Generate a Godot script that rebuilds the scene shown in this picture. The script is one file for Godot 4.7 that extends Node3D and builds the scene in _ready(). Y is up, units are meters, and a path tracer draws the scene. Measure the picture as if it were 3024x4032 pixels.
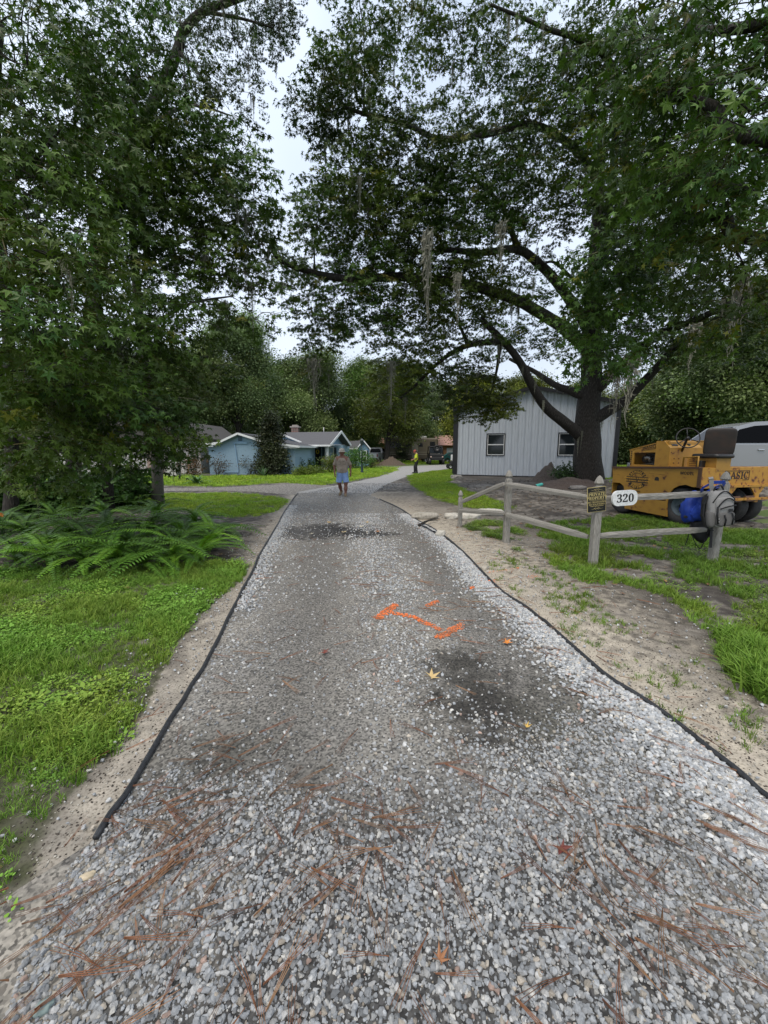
extends Node3D

# ---------------------------------------------------------------- helpers
var rng := RandomNumberGenerator.new()
var mats := {}
var taken := {}
const FLAT := 0xFFFFFFFF

class MB:
	var st := SurfaceTool.new()
	var col := Color.WHITE
	var empty := true
	func _init(flat := true) -> void:
		st.begin(Mesh.PRIMITIVE_TRIANGLES)
		st.set_smooth_group(0xFFFFFFFF if flat else 1)
	func smooth(on := true) -> MB:
		st.set_smooth_group(1 if on else 0xFFFFFFFF)
		return self
	func tri(a: Vector3, b: Vector3, c: Vector3) -> void:
		empty = false
		st.set_color(col); st.add_vertex(a)
		st.set_color(col); st.add_vertex(b)
		st.set_color(col); st.add_vertex(c)
	func quad(a: Vector3, b: Vector3, c: Vector3, d: Vector3) -> void:
		tri(a, b, c); tri(a, c, d)
	func box(c: Vector3, s: Vector3, b := Basis(), bev := 0.0) -> MB:
		var h := s / 2.0
		if bev <= 0.0:
			var v: Array[Vector3] = []
			for i in 8:
				v.append(c + b * Vector3(h.x if i & 1 else -h.x, h.y if i & 2 else -h.y, h.z if i & 4 else -h.z))
			quad(v[0], v[1], v[3], v[2]); quad(v[5], v[4], v[6], v[7])
			quad(v[4], v[0], v[2], v[6]); quad(v[1], v[5], v[7], v[3])
			quad(v[2], v[3], v[7], v[6]); quad(v[4], v[5], v[1], v[0])
			return self
		var e: float = minf(bev, minf(h.x, minf(h.y, h.z)) * 0.95)
		var p := func(sx: float, sy: float, sz: float, ax: int) -> Vector3:
			var q := Vector3(sx * h.x, sy * h.y, sz * h.z)
			for k in 3:
				if k != ax:
					q[k] -= signf(q[k]) * e
			return c + b * q
		for ax in 3:
			var u := (ax + 1) % 3
			var w := (ax + 2) % 3
			for sg in [-1.0, 1.0]:
				var qs: Array[Vector3] = []
				for k in [[-1, -1], [1, -1], [1, 1], [-1, 1]]:
					var d := Vector3.ZERO
					d[ax] = sg; d[u] = k[0]; d[w] = k[1]
					qs.append(p.call(d.x, d.y, d.z, ax))
				if sg > 0: quad(qs[3], qs[2], qs[1], qs[0])
				else: quad(qs[0], qs[1], qs[2], qs[3])
			# bevels along edges parallel to ax
			for su in [-1.0, 1.0]:
				for sw in [-1.0, 1.0]:
					var d1 := Vector3.ZERO
					d1[u] = su; d1[w] = sw
					var lo := d1; lo[ax] = -1.0
					var hi := d1; hi[ax] = 1.0
					var A: Vector3 = p.call(lo.x, lo.y, lo.z, u); var B: Vector3 = p.call(hi.x, hi.y, hi.z, u)
					var C: Vector3 = p.call(hi.x, hi.y, hi.z, w); var D: Vector3 = p.call(lo.x, lo.y, lo.z, w)
					if su * sw > 0: quad(A, B, C, D)
					else: quad(D, C, B, A)
		for i in 8:
			var sx := 1.0 if i & 1 else -1.0
			var sy := 1.0 if i & 2 else -1.0
			var sz := 1.0 if i & 4 else -1.0
			var A: Vector3 = p.call(sx, sy, sz, 0); var B: Vector3 = p.call(sx, sy, sz, 1); var C: Vector3 = p.call(sx, sy, sz, 2)
			if sx * sy * sz > 0: tri(A, C, B)
			else: tri(A, B, C)
		return self
	func bar(a: Vector3, b: Vector3, w: float, t: float, up := Vector3.UP, bev := 0.0) -> MB:
		# a box from a to b, w tall along up, t thick
		var x := (b - a).normalized()
		var z := x.cross(up).normalized()
		return box((a + b) / 2.0, Vector3((b - a).length(), w, t), Basis(x, z.cross(x), z), bev)
	func tube(pts: Array, rad: Array, sides := 8, caps := true, lump := 0.0) -> MB:
		var n := pts.size()
		var rings := []
		var ref := Vector3.UP
		var t0: Vector3 = (pts[1] - pts[0]).normalized()
		if absf(t0.dot(ref)) > 0.9: ref = Vector3.RIGHT
		var side := t0.cross(ref).normalized()
		for i in n:
			var t: Vector3 = (pts[mini(i + 1, n - 1)] - pts[maxi(i - 1, 0)]).normalized()
			side = (side - t * side.dot(t)).normalized()
			var o := t.cross(side)
			var ring := []
			for k in sides:
				var an := TAU * k / sides
				var r: float = rad[i] if rad.size() > 1 else rad[0]
				if lump > 0.0:
					r *= 1.0 + lump * (sin(an * 3.0 + i * 0.9) * 0.6 + sin(an * 5.0 - i * 1.7) * 0.4)
				ring.append(pts[i] + (side * cos(an) + o * sin(an)) * r)
			rings.append(ring)
		for i in n - 1:
			for k in sides:
				var k2 := (k + 1) % sides
				quad(rings[i][k], rings[i + 1][k], rings[i + 1][k2], rings[i][k2])
		if caps:
			for k in sides:
				var k2 := (k + 1) % sides
				tri(pts[0], rings[0][k], rings[0][k2])
				tri(pts[n - 1], rings[n - 1][k2], rings[n - 1][k])
		return self
	func prism(poly: Array, t: Transform3D, depth: float) -> MB:
		# polygon in the local xy plane, from z 0 to z -depth
		var pv := PackedVector2Array(poly)
		if Geometry2D.is_polygon_clockwise(pv): pv.reverse()
		var id := Geometry2D.triangulate_polygon(pv)
		var n := pv.size()
		var F := func(q: Vector2, z: float) -> Vector3: return t * Vector3(q.x, q.y, z)
		for i in range(0, id.size(), 3):
			var q0 := pv[id[i]]; var q1 := pv[id[i + 1]]; var q2 := pv[id[i + 2]]
			if (q1 - q0).cross(q2 - q0) < 0:
				var sw := q1; q1 = q2; q2 = sw
			tri(F.call(q0, 0.0), F.call(q2, 0.0), F.call(q1, 0.0))
			tri(F.call(q0, -depth), F.call(q1, -depth), F.call(q2, -depth))
		for i in n:
			var q0 := pv[i]; var q1 := pv[(i + 1) % n]
			quad(F.call(q0, 0.0), F.call(q1, 0.0), F.call(q1, -depth), F.call(q0, -depth))
		return self
	func lathe(prof: Array, t: Transform3D, sides := 16) -> MB:
		# profile of (r, y) turned about local y
		for i in prof.size() - 1:
			for k in sides:
				var a0 := TAU * k / sides; var a1 := TAU * (k + 1) / sides
				var p: Vector2 = prof[i]; var q: Vector2 = prof[i + 1]
				var A := t * Vector3(p.x * cos(a0), p.y, p.x * sin(a0)); var B := t * Vector3(p.x * cos(a1), p.y, p.x * sin(a1))
				var C := t * Vector3(q.x * cos(a1), q.y, q.x * sin(a1)); var D := t * Vector3(q.x * cos(a0), q.y, q.x * sin(a0))
				if q.x > 0.0001: tri(A, C, D)
				if p.x > 0.0001: tri(A, B, C)
		return self
	func pillow(t: Transform3D, e1 := 0.5, e2 := 0.5, nu := 14, nv := 10, wob := 0.0) -> MB:
		# superellipsoid of half size 1 under t
		var P := func(i: int, j: int) -> Vector3:
			var a := TAU * (i % nu) / nu; var b := PI * (float(j) / nv - 0.5)
			var cb := signf(cos(b)) * pow(absf(cos(b)), e1)
			var q := Vector3(signf(cos(a)) * pow(absf(cos(a)), e2) * cb, signf(sin(b)) * pow(absf(sin(b)), e1), signf(sin(a)) * pow(absf(sin(a)), e2) * cb)
			if wob > 0.0: q *= 1.0 + wob * (sin(q.x * 5.0 + q.y * 4.0) + sin(q.y * 7.0 - q.z * 5.0)) * 0.5
			return t * q
		for i in nu:
			for j in nv:
				var A: Vector3 = P.call(i, j); var B: Vector3 = P.call(i + 1, j); var C: Vector3 = P.call(i + 1, j + 1); var D: Vector3 = P.call(i, j + 1)
				if j > 0: tri(A, C, B)
				if j < nv - 1: tri(A, D, C)
		return self
	func done(m: Material) -> ArrayMesh:
		st.generate_normals()
		st.set_material(m)
		return st.commit()

func rnd(a: float, b: float) -> float: return rng.randf_range(a, b)
func srgb(r: float, g: float, b: float) -> Color: return Color(r, g, b).linear_to_srgb()
func mat(r: float, g: float, b: float, rough := 0.8, metal := 0.0) -> StandardMaterial3D:
	var key := "%f %f %f %f %f" % [r, g, b, rough, metal]
	if not mats.has(key):
		var m := StandardMaterial3D.new()
		m.albedo_color = srgb(r, g, b); m.roughness = rough; m.metallic = metal
		mats[key] = m
	return mats[key]
func noise_tex(sd: int, freq: float, colors: Array, size := 256, kind := FastNoiseLite.TYPE_SIMPLEX_SMOOTH, oct := 4) -> NoiseTexture2D:
	# colors: [offset, Color linear] pairs
	var n := FastNoiseLite.new()
	n.seed = sd; n.frequency = freq; n.noise_type = kind; n.fractal_octaves = oct
	if kind == FastNoiseLite.TYPE_CELLULAR:
		n.fractal_type = FastNoiseLite.FRACTAL_NONE
		n.cellular_return_type = FastNoiseLite.RETURN_CELL_VALUE
	var g := Gradient.new()
	var off := PackedFloat32Array(); var cs := PackedColorArray()
	for c in colors:
		off.append(c[0]); cs.append(c[1].linear_to_srgb())
	g.offsets = off; g.colors = cs
	var t := NoiseTexture2D.new()
	t.width = size; t.height = size; t.seamless = true; t.noise = n; t.color_ramp = g
	return t
func tex_mat(t: Texture2D, scale: Vector3, rough := 0.85, bump := 0.0, world := false, bt: Texture2D = null) -> StandardMaterial3D:
	var m := StandardMaterial3D.new()
	m.albedo_texture = t; m.uv1_triplanar = true; m.uv1_world_triplanar = world; m.uv1_scale = scale; m.roughness = rough
	if bump > 0.0:
		m.heightmap_enabled = true; m.heightmap_texture = bt if bt else t; m.heightmap_scale = bump
	return m
func numbered(n: String) -> String:
	if not taken.has(n):
		taken[n] = 0
		return n
	taken[n] += 1
	return "%s_%03d" % [n, taken[n]]
func tag(o: Node3D, label: String, category: String, group := "") -> Node3D:
	o.set_meta("label", label); o.set_meta("category", category)
	if group: o.set_meta("group", group)
	return o
func thing(n: String, label: String, category: String, at := Vector3.ZERO, turn := 0.0, group := "") -> Node3D:
	var o := Node3D.new()
	o.name = numbered(n); add_child(o); o.position = at; o.rotation.y = turn
	return tag(o, label, category, group)
func put(n: String, me: Mesh, parent: Node3D, at := Vector3.ZERO, b := Basis(), m: Material = null) -> MeshInstance3D:
	var o := MeshInstance3D.new()
	o.mesh = me; o.transform = Transform3D(b, at)
	if m: o.material_override = m
	if parent == null:
		o.name = numbered(n); add_child(o)
	else:
		if parent.has_node(n):
			var k := 1
			while parent.has_node("%s_%03d" % [n, k]): k += 1
			n = "%s_%03d" % [n, k]
		o.name = n
		parent.add_child(o, true)
	return o
func kind(o: Node, k: String) -> Node:
	o.set_meta("kind", k)
	return o
func multi(n: String, me: Mesh, xf: Array, cols: Array, parent: Node3D) -> MultiMeshInstance3D:
	var mm := MultiMesh.new()
	mm.transform_format = MultiMesh.TRANSFORM_3D
	mm.use_colors = cols.size() > 0
	mm.mesh = me; mm.instance_count = xf.size()
	for i in xf.size():
		mm.set_instance_transform(i, xf[i])
		if cols.size() > 0: mm.set_instance_color(i, cols[i])
	var o := MultiMeshInstance3D.new()
	o.multimesh = mm
	kind(o, "stuff")
	if parent == null:
		o.name = numbered(n); add_child(o)
	else:
		if parent.has_node(n):
			var k := 1
			while parent.has_node("%s_%03d" % [n, k]): k += 1
			n = "%s_%03d" % [n, k]
		o.name = n
		parent.add_child(o, true)
	return o
func rot(y: float, x := 0.0, z := 0.0) -> Basis: return Basis.from_euler(Vector3(x, y, z))
func inside(p: Vector2, poly: PackedVector2Array) -> bool: return Geometry2D.is_point_in_polygon(p, poly)
func bounds(poly: PackedVector2Array) -> Rect2:
	var r := Rect2(poly[0], Vector2.ZERO)
	for q in poly: r = r.expand(q)
	return r
func spline(pts: Array, per := 4) -> Array:
	var out := []
	for i in pts.size() - 1:
		for k in per:
			out.append(pts[i].cubic_interpolate(pts[i + 1], pts[maxi(i - 1, 0)], pts[mini(i + 2, pts.size() - 1)], float(k) / per))
	out.append(pts[-1])
	return out
func rr(n: int, r0: float, r1: float, pw := 1.0) -> Array:
	var out := []
	for i in n: out.append(lerpf(r0, r1, pow(float(i) / (n - 1), pw)))
	return out
func text(parent: Node3D, s: String, m: Material, size: float, at: Vector3, b := Basis(), font := "Droid Sans", depth := 0.004, wt := 400, italic := false) -> MeshInstance3D:
	var t := TextMesh.new()
	var f := SystemFont.new()
	f.font_names = PackedStringArray([font]); f.font_weight = wt; f.font_italic = italic
	t.font = f; t.text = s; t.font_size = 64; t.pixel_size = size / 46.0; t.depth = depth; t.curve_step = 2.0
	t.material = m
	return put("lettering", t, parent, at, b)

# a body as one skin: capsule distances joined smoothly, meshed as surface nets
func skin(bones: Array, cell: float, k: float, m: Material) -> ArrayMesh:
	var lo := Vector3(1e9, 1e9, 1e9); var hi := -lo
	for b in bones:
		var r: float = maxf(b[2], b[3]) + 3.0 * cell + 2.0 / k
		for q in [b[0], b[1]]:
			lo = lo.min(q - Vector3.ONE * r); hi = hi.max(q + Vector3.ONE * r)
	var n := Vector3i(((hi - lo) / cell).ceil()) + Vector3i.ONE
	var f := PackedFloat32Array(); f.resize(n.x * n.y * n.z)
	for b in bones:
		var A: Vector3 = b[0]; var B: Vector3 = b[1]; var ra: float = b[2]; var rb: float = b[3]
		var ab := B - A; var L2: float = maxf(ab.length_squared(), 1e-8); var ax := ab.normalized()
		var clip: int = b[4] if b.size() > 4 else 0
		var r: float = maxf(ra, rb) + 3.5 / k
		var i0 := Vector3i(((A.min(B) - Vector3.ONE * r - lo) / cell).floor()).clamp(Vector3i.ZERO, n - Vector3i.ONE)
		var i1 := Vector3i(((A.max(B) + Vector3.ONE * r - lo) / cell).ceil()).clamp(Vector3i.ZERO, n - Vector3i.ONE)
		for x in range(i0.x, i1.x + 1):
			for y in range(i0.y, i1.y + 1):
				for z in range(i0.z, i1.z + 1):
					var p := lo + Vector3(x, y, z) * cell
					var t := clampf((p - A).dot(ab) / L2, 0.0, 1.0)
					var d := (p - A - ab * t).length() - lerpf(ra, rb, t)
					if clip & 1: d = maxf(d, -(p - A).dot(ax))
					if clip & 2: d = maxf(d, (p - B).dot(ax))
					f[(x * n.y + y) * n.z + z] += exp(-k * d)
	var id := {}
	var pos := []
	var st := SurfaceTool.new(); st.begin(Mesh.PRIMITIVE_TRIANGLES); st.set_smooth_group(1)
	var at := func(x: int, y: int, z: int) -> float: return f[(x * n.y + y) * n.z + z] - 1.0
	for x in n.x - 1:
		for y in n.y - 1:
			var base := (x * n.y + y) * n.z
			for z in n.z - 1:
				var c0 := f[base + z] > 1.0
				var mixed := false
				for c in 8:
					var fx := x + (c & 1); var fy := y + ((c >> 1) & 1); var fz := z + (c >> 2)
					if (f[(fx * n.y + fy) * n.z + fz] > 1.0) != c0:
						mixed = true
						break
				if not mixed: continue
				var sum := Vector3.ZERO; var cnt := 0
				for e in [[0, 1], [2, 3], [4, 5], [6, 7], [0, 2], [1, 3], [4, 6], [5, 7], [0, 4], [1, 5], [2, 6], [3, 7]]:
					var u: int = e[0]; var w: int = e[1]
					var pu := Vector3i(x + (u & 1), y + ((u >> 1) & 1), z + (u >> 2)); var pw := Vector3i(x + (w & 1), y + ((w >> 1) & 1), z + (w >> 2))
					var fu := log(maxf(f[(pu.x * n.y + pu.y) * n.z + pu.z], 1e-9)); var fw := log(maxf(f[(pw.x * n.y + pw.y) * n.z + pw.z], 1e-9))
					if (fu > 0.0) != (fw > 0.0):
						sum += Vector3(pu).lerp(Vector3(pw), clampf(fu / (fu - fw), 0.02, 0.98)); cnt += 1
				id[base + z] = pos.size()
				pos.append(lo + sum / cnt * cell)
	for key in id:
		var z: int = key % n.z; var y: int = (key / n.z) % n.y; var x: int = key / (n.z * n.y)
		for ax in 3:
			var q := Vector3i(x, y, z); var o := [Vector3i(1, 0, 0), Vector3i(0, 1, 0), Vector3i(0, 0, 1)]
			var d1: Vector3i = o[(ax + 1) % 3]; var d2: Vector3i = o[(ax + 2) % 3]
			var e: Vector3i = q + o[ax]
			var s0: float = at.call(q.x, q.y, q.z); var s1: float = at.call(e.x, e.y, e.z)
			if (s0 > 0.0) == (s1 > 0.0): continue
			var ids := []
			for c in [q, q - d1, q - d1 - d2, q - d2]:
				var kk: int = (c.x * n.y + c.y) * n.z + c.z
				if id.has(kk): ids.append(id[kk])
			if ids.size() < 4: continue
			var order := [0, 1, 2, 0, 2, 3] if s0 < 0.0 else [0, 2, 1, 0, 3, 2]
			for w in order: st.add_vertex(pos[ids[w]])
	st.generate_normals(); st.set_material(m)
	return st.commit()


# ---------------------------------------------------------------- shared looks
var EL: Array = [Vector2(-1.246, -1.516), Vector2(-1.256, -1.813), Vector2(-1.324, -2.304), Vector2(-1.414, -3.102), Vector2(-1.577, -4.001), Vector2(-1.790, -5.341), Vector2(-1.997, -6.460), Vector2(-2.362, -8.901), Vector2(-2.600, -10.383), Vector2(-2.845, -12.125), Vector2(-3.072, -13.728), Vector2(-3.229, -15.152)]
var ER: Array = [Vector2(1.850, -1.590), Vector2(1.843, -1.718), Vector2(1.826, -1.965), Vector2(1.775, -2.371), Vector2(1.632, -2.827), Vector2(1.571, -3.619), Vector2(1.507, -4.062), Vector2(1.362, -4.781), Vector2(1.287, -6.460), Vector2(1.060, -8.281), Vector2(0.772, -9.492), Vector2(0.404, -11.546), Vector2(-0.147, -13.474), Vector2(-0.557, -14.997)]
var noise := FastNoiseLite.new()
var noise2 := FastNoiseLite.new()
var leaf_m: StandardMaterial3D
var grass_m: StandardMaterial3D
var bark: StandardMaterial3D
var bark_pale: StandardMaterial3D
var wood_v: StandardMaterial3D
var wood_h: StandardMaterial3D
var moss_m: StandardMaterial3D
var stone_m: StandardMaterial3D
var sprigs: Array = []
var near_sprigs: Array = []
var far_clump: Array = []
var bush_clump: Array = []
var moss_mesh: Mesh

func edge_x(poly: Array, z: float) -> float:
	for i in poly.size() - 1:
		var a: Vector2 = poly[i]; var b: Vector2 = poly[i + 1]
		if z <= a.y and z >= b.y: return lerpf(a.x, b.x, (a.y - z) / maxf(a.y - b.y, 0.001))
	return poly[0].x if z > poly[0].y else poly[-1].x
func hgt(x: float, z: float) -> float:
	var m := smoothstep(8.2, 10.5, x) * smoothstep(-8.0, -11.0, z) * (1.0 - smoothstep(-17.0, -21.0, z))
	return 0.5 * m
func leafmat(rough := 0.5, back := Color(0.55, 0.7, 0.2)) -> StandardMaterial3D:
	var m := StandardMaterial3D.new()
	m.albedo_color = Color.WHITE; m.vertex_color_use_as_albedo = true; m.roughness = rough
	m.metallic_specular = 0.32
	m.backlight_enabled = true; m.backlight = back
	return m

func star_leaf(mb: MB, o: Vector3, tip: Vector3, nrm: Vector3, size: float, curl := 0.22) -> void:
	var y := tip.normalized(); var x := y.cross(nrm).normalized(); var z := x.cross(y)
	var an := [-90.0, -30.0, 2.0, 32.0, 62.0, 90.0, 118.0, 148.0, 178.0, 210.0]
	var ra := [0.06, 0.72, 0.34, 0.98, 0.40, 1.05, 0.40, 0.98, 0.34, 0.72]
	var p := []
	for i in 10:
		var a := deg_to_rad(an[i])
		var r: float = ra[i]
		p.append(o + (x * cos(a) * r + y * sin(a) * r - z * curl * r * r) * size)
	for i in 10: mb.tri(o, p[(i + 1) % 10], p[i])

var sprig_leaves := {}
var sprig_twig := {}
var leaf_mesh: Mesh
var leaf_tints: Array = []

func make_sprig(n: int, size: float, length: float, sd: int) -> Mesh:
	rng.seed = sd
	var mb := MB.new()
	var tw := []
	for i in 5: tw.append(Vector3(rnd(-0.02, 0.02), -0.10 * length * pow(i / 4.0, 2.0), length * i / 4.0))
	mb.col = Color(0.9, 0.5, 0.6)
	mb.tube(tw, rr(5, 0.006, 0.002), 3, false)
	var tm := MB.new(false); tm.tube(tw, rr(5, 0.006, 0.002), 4, false)
	var own := []
	for i in n:
		var t: float = lerpf(0.2, 1.0, float(i) / (n - 1))
		var o: Vector3 = Vector3(0, -0.10 * length * t * t, length * t)
		var an: float = i * 2.4 + rnd(-0.5, 0.5)
		var d := Vector3(cos(an), rnd(-0.75, 0.1), sin(an) * 0.6 + 0.5).normalized()
		var q := o + d * rnd(0.04, 0.12)
		mb.col = Color.WHITE * rnd(0.7, 1.2)
		mb.tri(o, q + Vector3(0.002, 0, 0.002), q - Vector3(0.002, 0, 0.002))
		var nr := (Vector3.UP + Vector3(rnd(-0.8, 0.8), rnd(-0.3, 0.2), rnd(-0.8, 0.8))).normalized()
		var tip := (d + Vector3(0, rnd(-0.7, 0.0), 0)).normalized(); var sz := size * rnd(0.55, 1.2)
		star_leaf(mb, q + d * size * 0.2, tip, nr, sz, rnd(0.1, 0.4))
		tm.tube([o, q + d * size * 0.2], [0.0018, 0.0013], 3, false)
		var lx := tip.cross(nr).normalized()
		own.append(Transform3D(Basis(-lx, lx.cross(tip), tip).scaled_local(Vector3.ONE * sz), q + d * size * 0.2))
	var made := mb.done(leaf_m)
	sprig_leaves[made] = own; sprig_twig[made] = tm.done(bark)
	return made

func make_clump(n: int, size: float, rad: float, sd: int, flat := 0.7) -> Mesh:
	rng.seed = sd
	var mb := MB.new()
	for i in n:
		var p := Vector3(rng.randfn(), rng.randfn() * flat, rng.randfn()) * rad * 0.5
		var d := (p.normalized() + Vector3(rnd(-0.7, 0.7), rnd(-0.8, 0.3), rnd(-0.7, 0.7))).normalized()
		var nr := (Vector3.UP * 0.9 + Vector3(rnd(-1, 1), rnd(-0.4, 0.4), rnd(-1, 1))).normalized()
		var x := d.cross(nr).normalized(); var z := x.cross(d)
		var s := size * rnd(0.6, 1.3)
		mb.col = Color.WHITE * rnd(0.65, 1.3)
		var a := p + d * s; var b := p + d * s * 0.45 + x * s * 0.42 - z * s * 0.1; var c := p + d * s * 0.45 - x * s * 0.42 - z * s * 0.1
		mb.tri(p, b, a); mb.tri(p, a, c)
	return mb.done(leaf_m)

func make_moss(sd: int) -> Mesh:
	rng.seed = sd
	var mb := MB.new()
	for i in 24:
		var len: float = lerpf(0.15, 1.0, pow(rng.randf(), 1.8))
		var o := Vector3(rng.randfn(), 0, rng.randfn()) * 0.045
		var pts := []
		var ph := rnd(0, 6.0)
		for k in 9:
			var t := k / 8.0
			pts.append(o * (1.0 - t * 0.6) + Vector3(sin(t * 13.0 + ph) * 0.014, -t * len, cos(t * 11.0 + ph * 2.0) * 0.014))
		mb.col = Color.WHITE * rnd(0.7, 1.25)
		mb.tube(pts, rr(9, 0.007, 0.002), 3, false)
		for k in 7:
			var t := rnd(0.05, 0.95)
			var q := o * (1.0 - t * 0.6) + Vector3(0, -t * len, 0)
			var dv := Vector3(rnd(-1, 1), rnd(-1.2, 0.2), rnd(-1, 1)) * 0.07
			mb.tri(q, q + dv, q + dv * 0.6 + Vector3(0.012, -0.01, 0))
	return mb.done(moss_m)

# a tree: limbs are [points, r0, r1] (the first is the trunk), clumps are [centre, radii, count]
func tree(n: String, label: String, group: String, at: Vector3, limbs: Array, clumps: Array, meshes: Array, green: Color, vary := 0.35, yellow := 0.06, bm: Material = null, sc := Vector2(0.8, 1.25), twigs := 7, moss := 0, thick := 1.0, singles := 0) -> Node3D:
	var t := thing(n, label, "tree", at, 0.0, group)
	rng.seed = hash(n + label)
	var joints := []
	for i in limbs.size():
		var pts := []
		for q in limbs[i][0]: pts.append(q - at)
		pts = spline(pts, 5)
		var r := rr(pts.size(), limbs[i][1], limbs[i][2], 0.8)
		if i == 0:
			for k in mini(4, r.size()): r[k] *= 1.0 + 0.3 * pow(1.0 - k / 4.0, 2.0)
		var mb := MB.new(false)
		mb.tube(pts, r, 12 if r[0] > 0.1 else 7, true, 0.07)
		put("trunk" if i == 0 else "limb", mb.done(bm if bm else bark), t)
		for k in pts.size():
			if i > 0 or k > pts.size() / 3: joints.append([pts[k], r[k]])
	var tw := MB.new(false)
	var xf := [[], []]; var cs := [[], []]
	var any_tw := false
	for c in clumps:
		var ctr: Vector3 = c[0] - at; var rad: Vector3 = c[1]; var cnt: int = int(c[2] * thick)
		var tone: Color = (c[3] if c.size() > 3 else green) * rnd(0.6, 1.55)
		tone = tone.lerp(Color(tone.g * 0.85, tone.g, tone.b * 0.8), rnd(0.0, 0.55))
		for k in twigs:
			var e := ctr + Vector3(rnd(-0.8, 0.8), rnd(-0.7, 0.7), rnd(-0.8, 0.8)) * rad
			var best: Vector3 = joints[0][0]; var br: float = 0.03; var bd := 1e9
			var goal := ctr if k == 0 else e
			for j in joints:
				var dd: float = goal.distance_to(j[0])
				if dd < bd:
					bd = dd; best = j[0]; br = j[1]
			var mid := best.lerp(goal, 0.5) + Vector3(rnd(-0.1, 0.1), rnd(-0.02, 0.18), rnd(-0.1, 0.1)) * bd
			var pts := spline([best, mid, goal], 4)
			var r0 := clampf(minf(br * 0.6, 0.012 + bd * 0.012), 0.008, 0.09)
			tw.tube(pts, rr(pts.size(), r0, 0.005), 4, false)
			any_tw = true
			if k < 2:
				for q in range(2, pts.size(), 2): joints.append([pts[q], 0.02])
		for k in cnt:
			var u := Vector3(rng.randfn(), rng.randfn(), rng.randfn()).normalized() * pow(rng.randf(), 0.45)
			var p := ctr + u * rad
			var out := Vector3(u.x, 0, u.z).normalized() + Vector3(rnd(-0.8, 0.8), rnd(-0.45, 0.15), rnd(-0.8, 0.8))
			var b := Basis.looking_at(-out.normalized(), Vector3.UP) * Basis(Vector3.FORWARD, rnd(-0.6, 0.6))
			var w := rng.randi() % 2
			xf[w].append(Transform3D(b.scaled(Vector3.ONE * rnd(sc.x, sc.y)), p))
			var g := tone * rnd(1.0 - vary, 1.0 + vary)
			if rng.randf() < yellow: g = Color(g.g * 1.05, g.g * 1.1, g.b * 0.7)
			cs[w].append(g)
	if any_tw: kind(put("branches", tw.done(bm if bm else bark), t), "stuff")
	if singles > 0:
		# the sprays nearest the drive have each leaf and twig as a part
		var near := []
		for w in 2:
			for i in xf[w].size(): near.append([(xf[w][i].origin + at - Vector3(0, 2.0, -1.0)).length(), w, i])
		near.sort_custom(func(p, q): return p[0] < q[0])
		near = near.slice(0, singles)
		var drop := [{}, {}]
		for q in near:
			var w: int = q[1]; var sx: Transform3D = xf[w][q[2]]
			drop[w][q[2]] = true
			var me: Mesh = meshes[w % meshes.size()]
			var o := put("twig", sprig_twig[me], t); o.transform = sx
			for lx in sprig_leaves[me]:
				var lo := put("leaf", leaf_mesh, t, Vector3.ZERO, Basis(), leaf_tints[rng.randi() % leaf_tints.size()]); lo.transform = sx * lx
		for w in 2:
			var kx := []; var kc := []
			for i in xf[w].size():
				if not drop[w].has(i):
					kx.append(xf[w][i]); kc.append(cs[w][i])
			xf[w] = kx; cs[w] = kc
	for w in 2:
		if xf[w].size(): multi("crown", meshes[w % meshes.size()], xf[w], cs[w], t)
	if moss > 0:
		var mx := []; var mc := []
		for k in moss:
			var j = joints[rng.randi() % joints.size()]
			mx.append(Transform3D(Basis(Vector3.UP, rnd(0, TAU)).scaled(Vector3(rnd(0.5, 1.1), rnd(0.3, 1.3), rnd(0.5, 1.1))), j[0] + Vector3(rnd(-0.3, 0.3), 0, rnd(-0.3, 0.3))))
			mc.append(Color.WHITE * rnd(0.6, 1.2))
		multi("hanging_moss", moss_mesh, mx, mc, t)
	return t

# a tree of the background, its limbs and crown grown from its height and spread
func far_tree(n: String, label: String, at: Vector3, h: float, r: float, green: Color, sd: int, low := 0.25, dense := 1.0, moss := 30, yellow := 0.05, trunk_r := 0.32) -> void:
	rng.seed = sd
	var lean := Vector3(rnd(-0.08, 0.08), 0, rnd(-0.08, 0.08)) * h
	var top := at + Vector3(0, h * 0.75, 0) + lean
	var limbs := [[[at - Vector3(0, 0.2, 0), at + Vector3(0, h * 0.3, 0) + lean * 0.3, at + Vector3(0, h * 0.55, 0) + lean * 0.8, top], trunk_r, 0.08]]
	var clumps := []
	var k := int(13 * dense)
	for i in k:
		var hh: float = lerpf(low, 0.95, (i + 0.5) / k)
		var an: float = i * 2.4 + rnd(-0.4, 0.4)
		var wide: float = r * sin(PI * clampf(0.25 + 0.72 * (hh - low) / (1.0 - low), 0.0, 1.0)) * rnd(0.5, 0.85)
		var c := at + lean * hh + Vector3(cos(an) * wide, hh * h, sin(an) * wide)
		var root := at + lean * hh * 0.7 + Vector3(0, h * maxf(low * 0.7, hh - 0.22), 0)
		limbs.append([[root, root.lerp(c, 0.5) + Vector3(0, 0.05 * h, 0), c], trunk_r * 0.38, 0.03])
		clumps.append([c, Vector3(r * rnd(0.30, 0.44), h * rnd(0.06, 0.10), r * rnd(0.30, 0.44)), int(44 * r / 4.0 * rnd(0.8, 1.2))])
	clumps.append([top + Vector3(0, h * 0.12, 0), Vector3(r * 0.4, h * 0.12, r * 0.4), int(40 * r / 4.0)])
	tree(n, label, "trees behind the houses", at, limbs, clumps, far_clump, green, 0.4, yellow, null, Vector2(0.7, 1.5), 2, moss)

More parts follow.
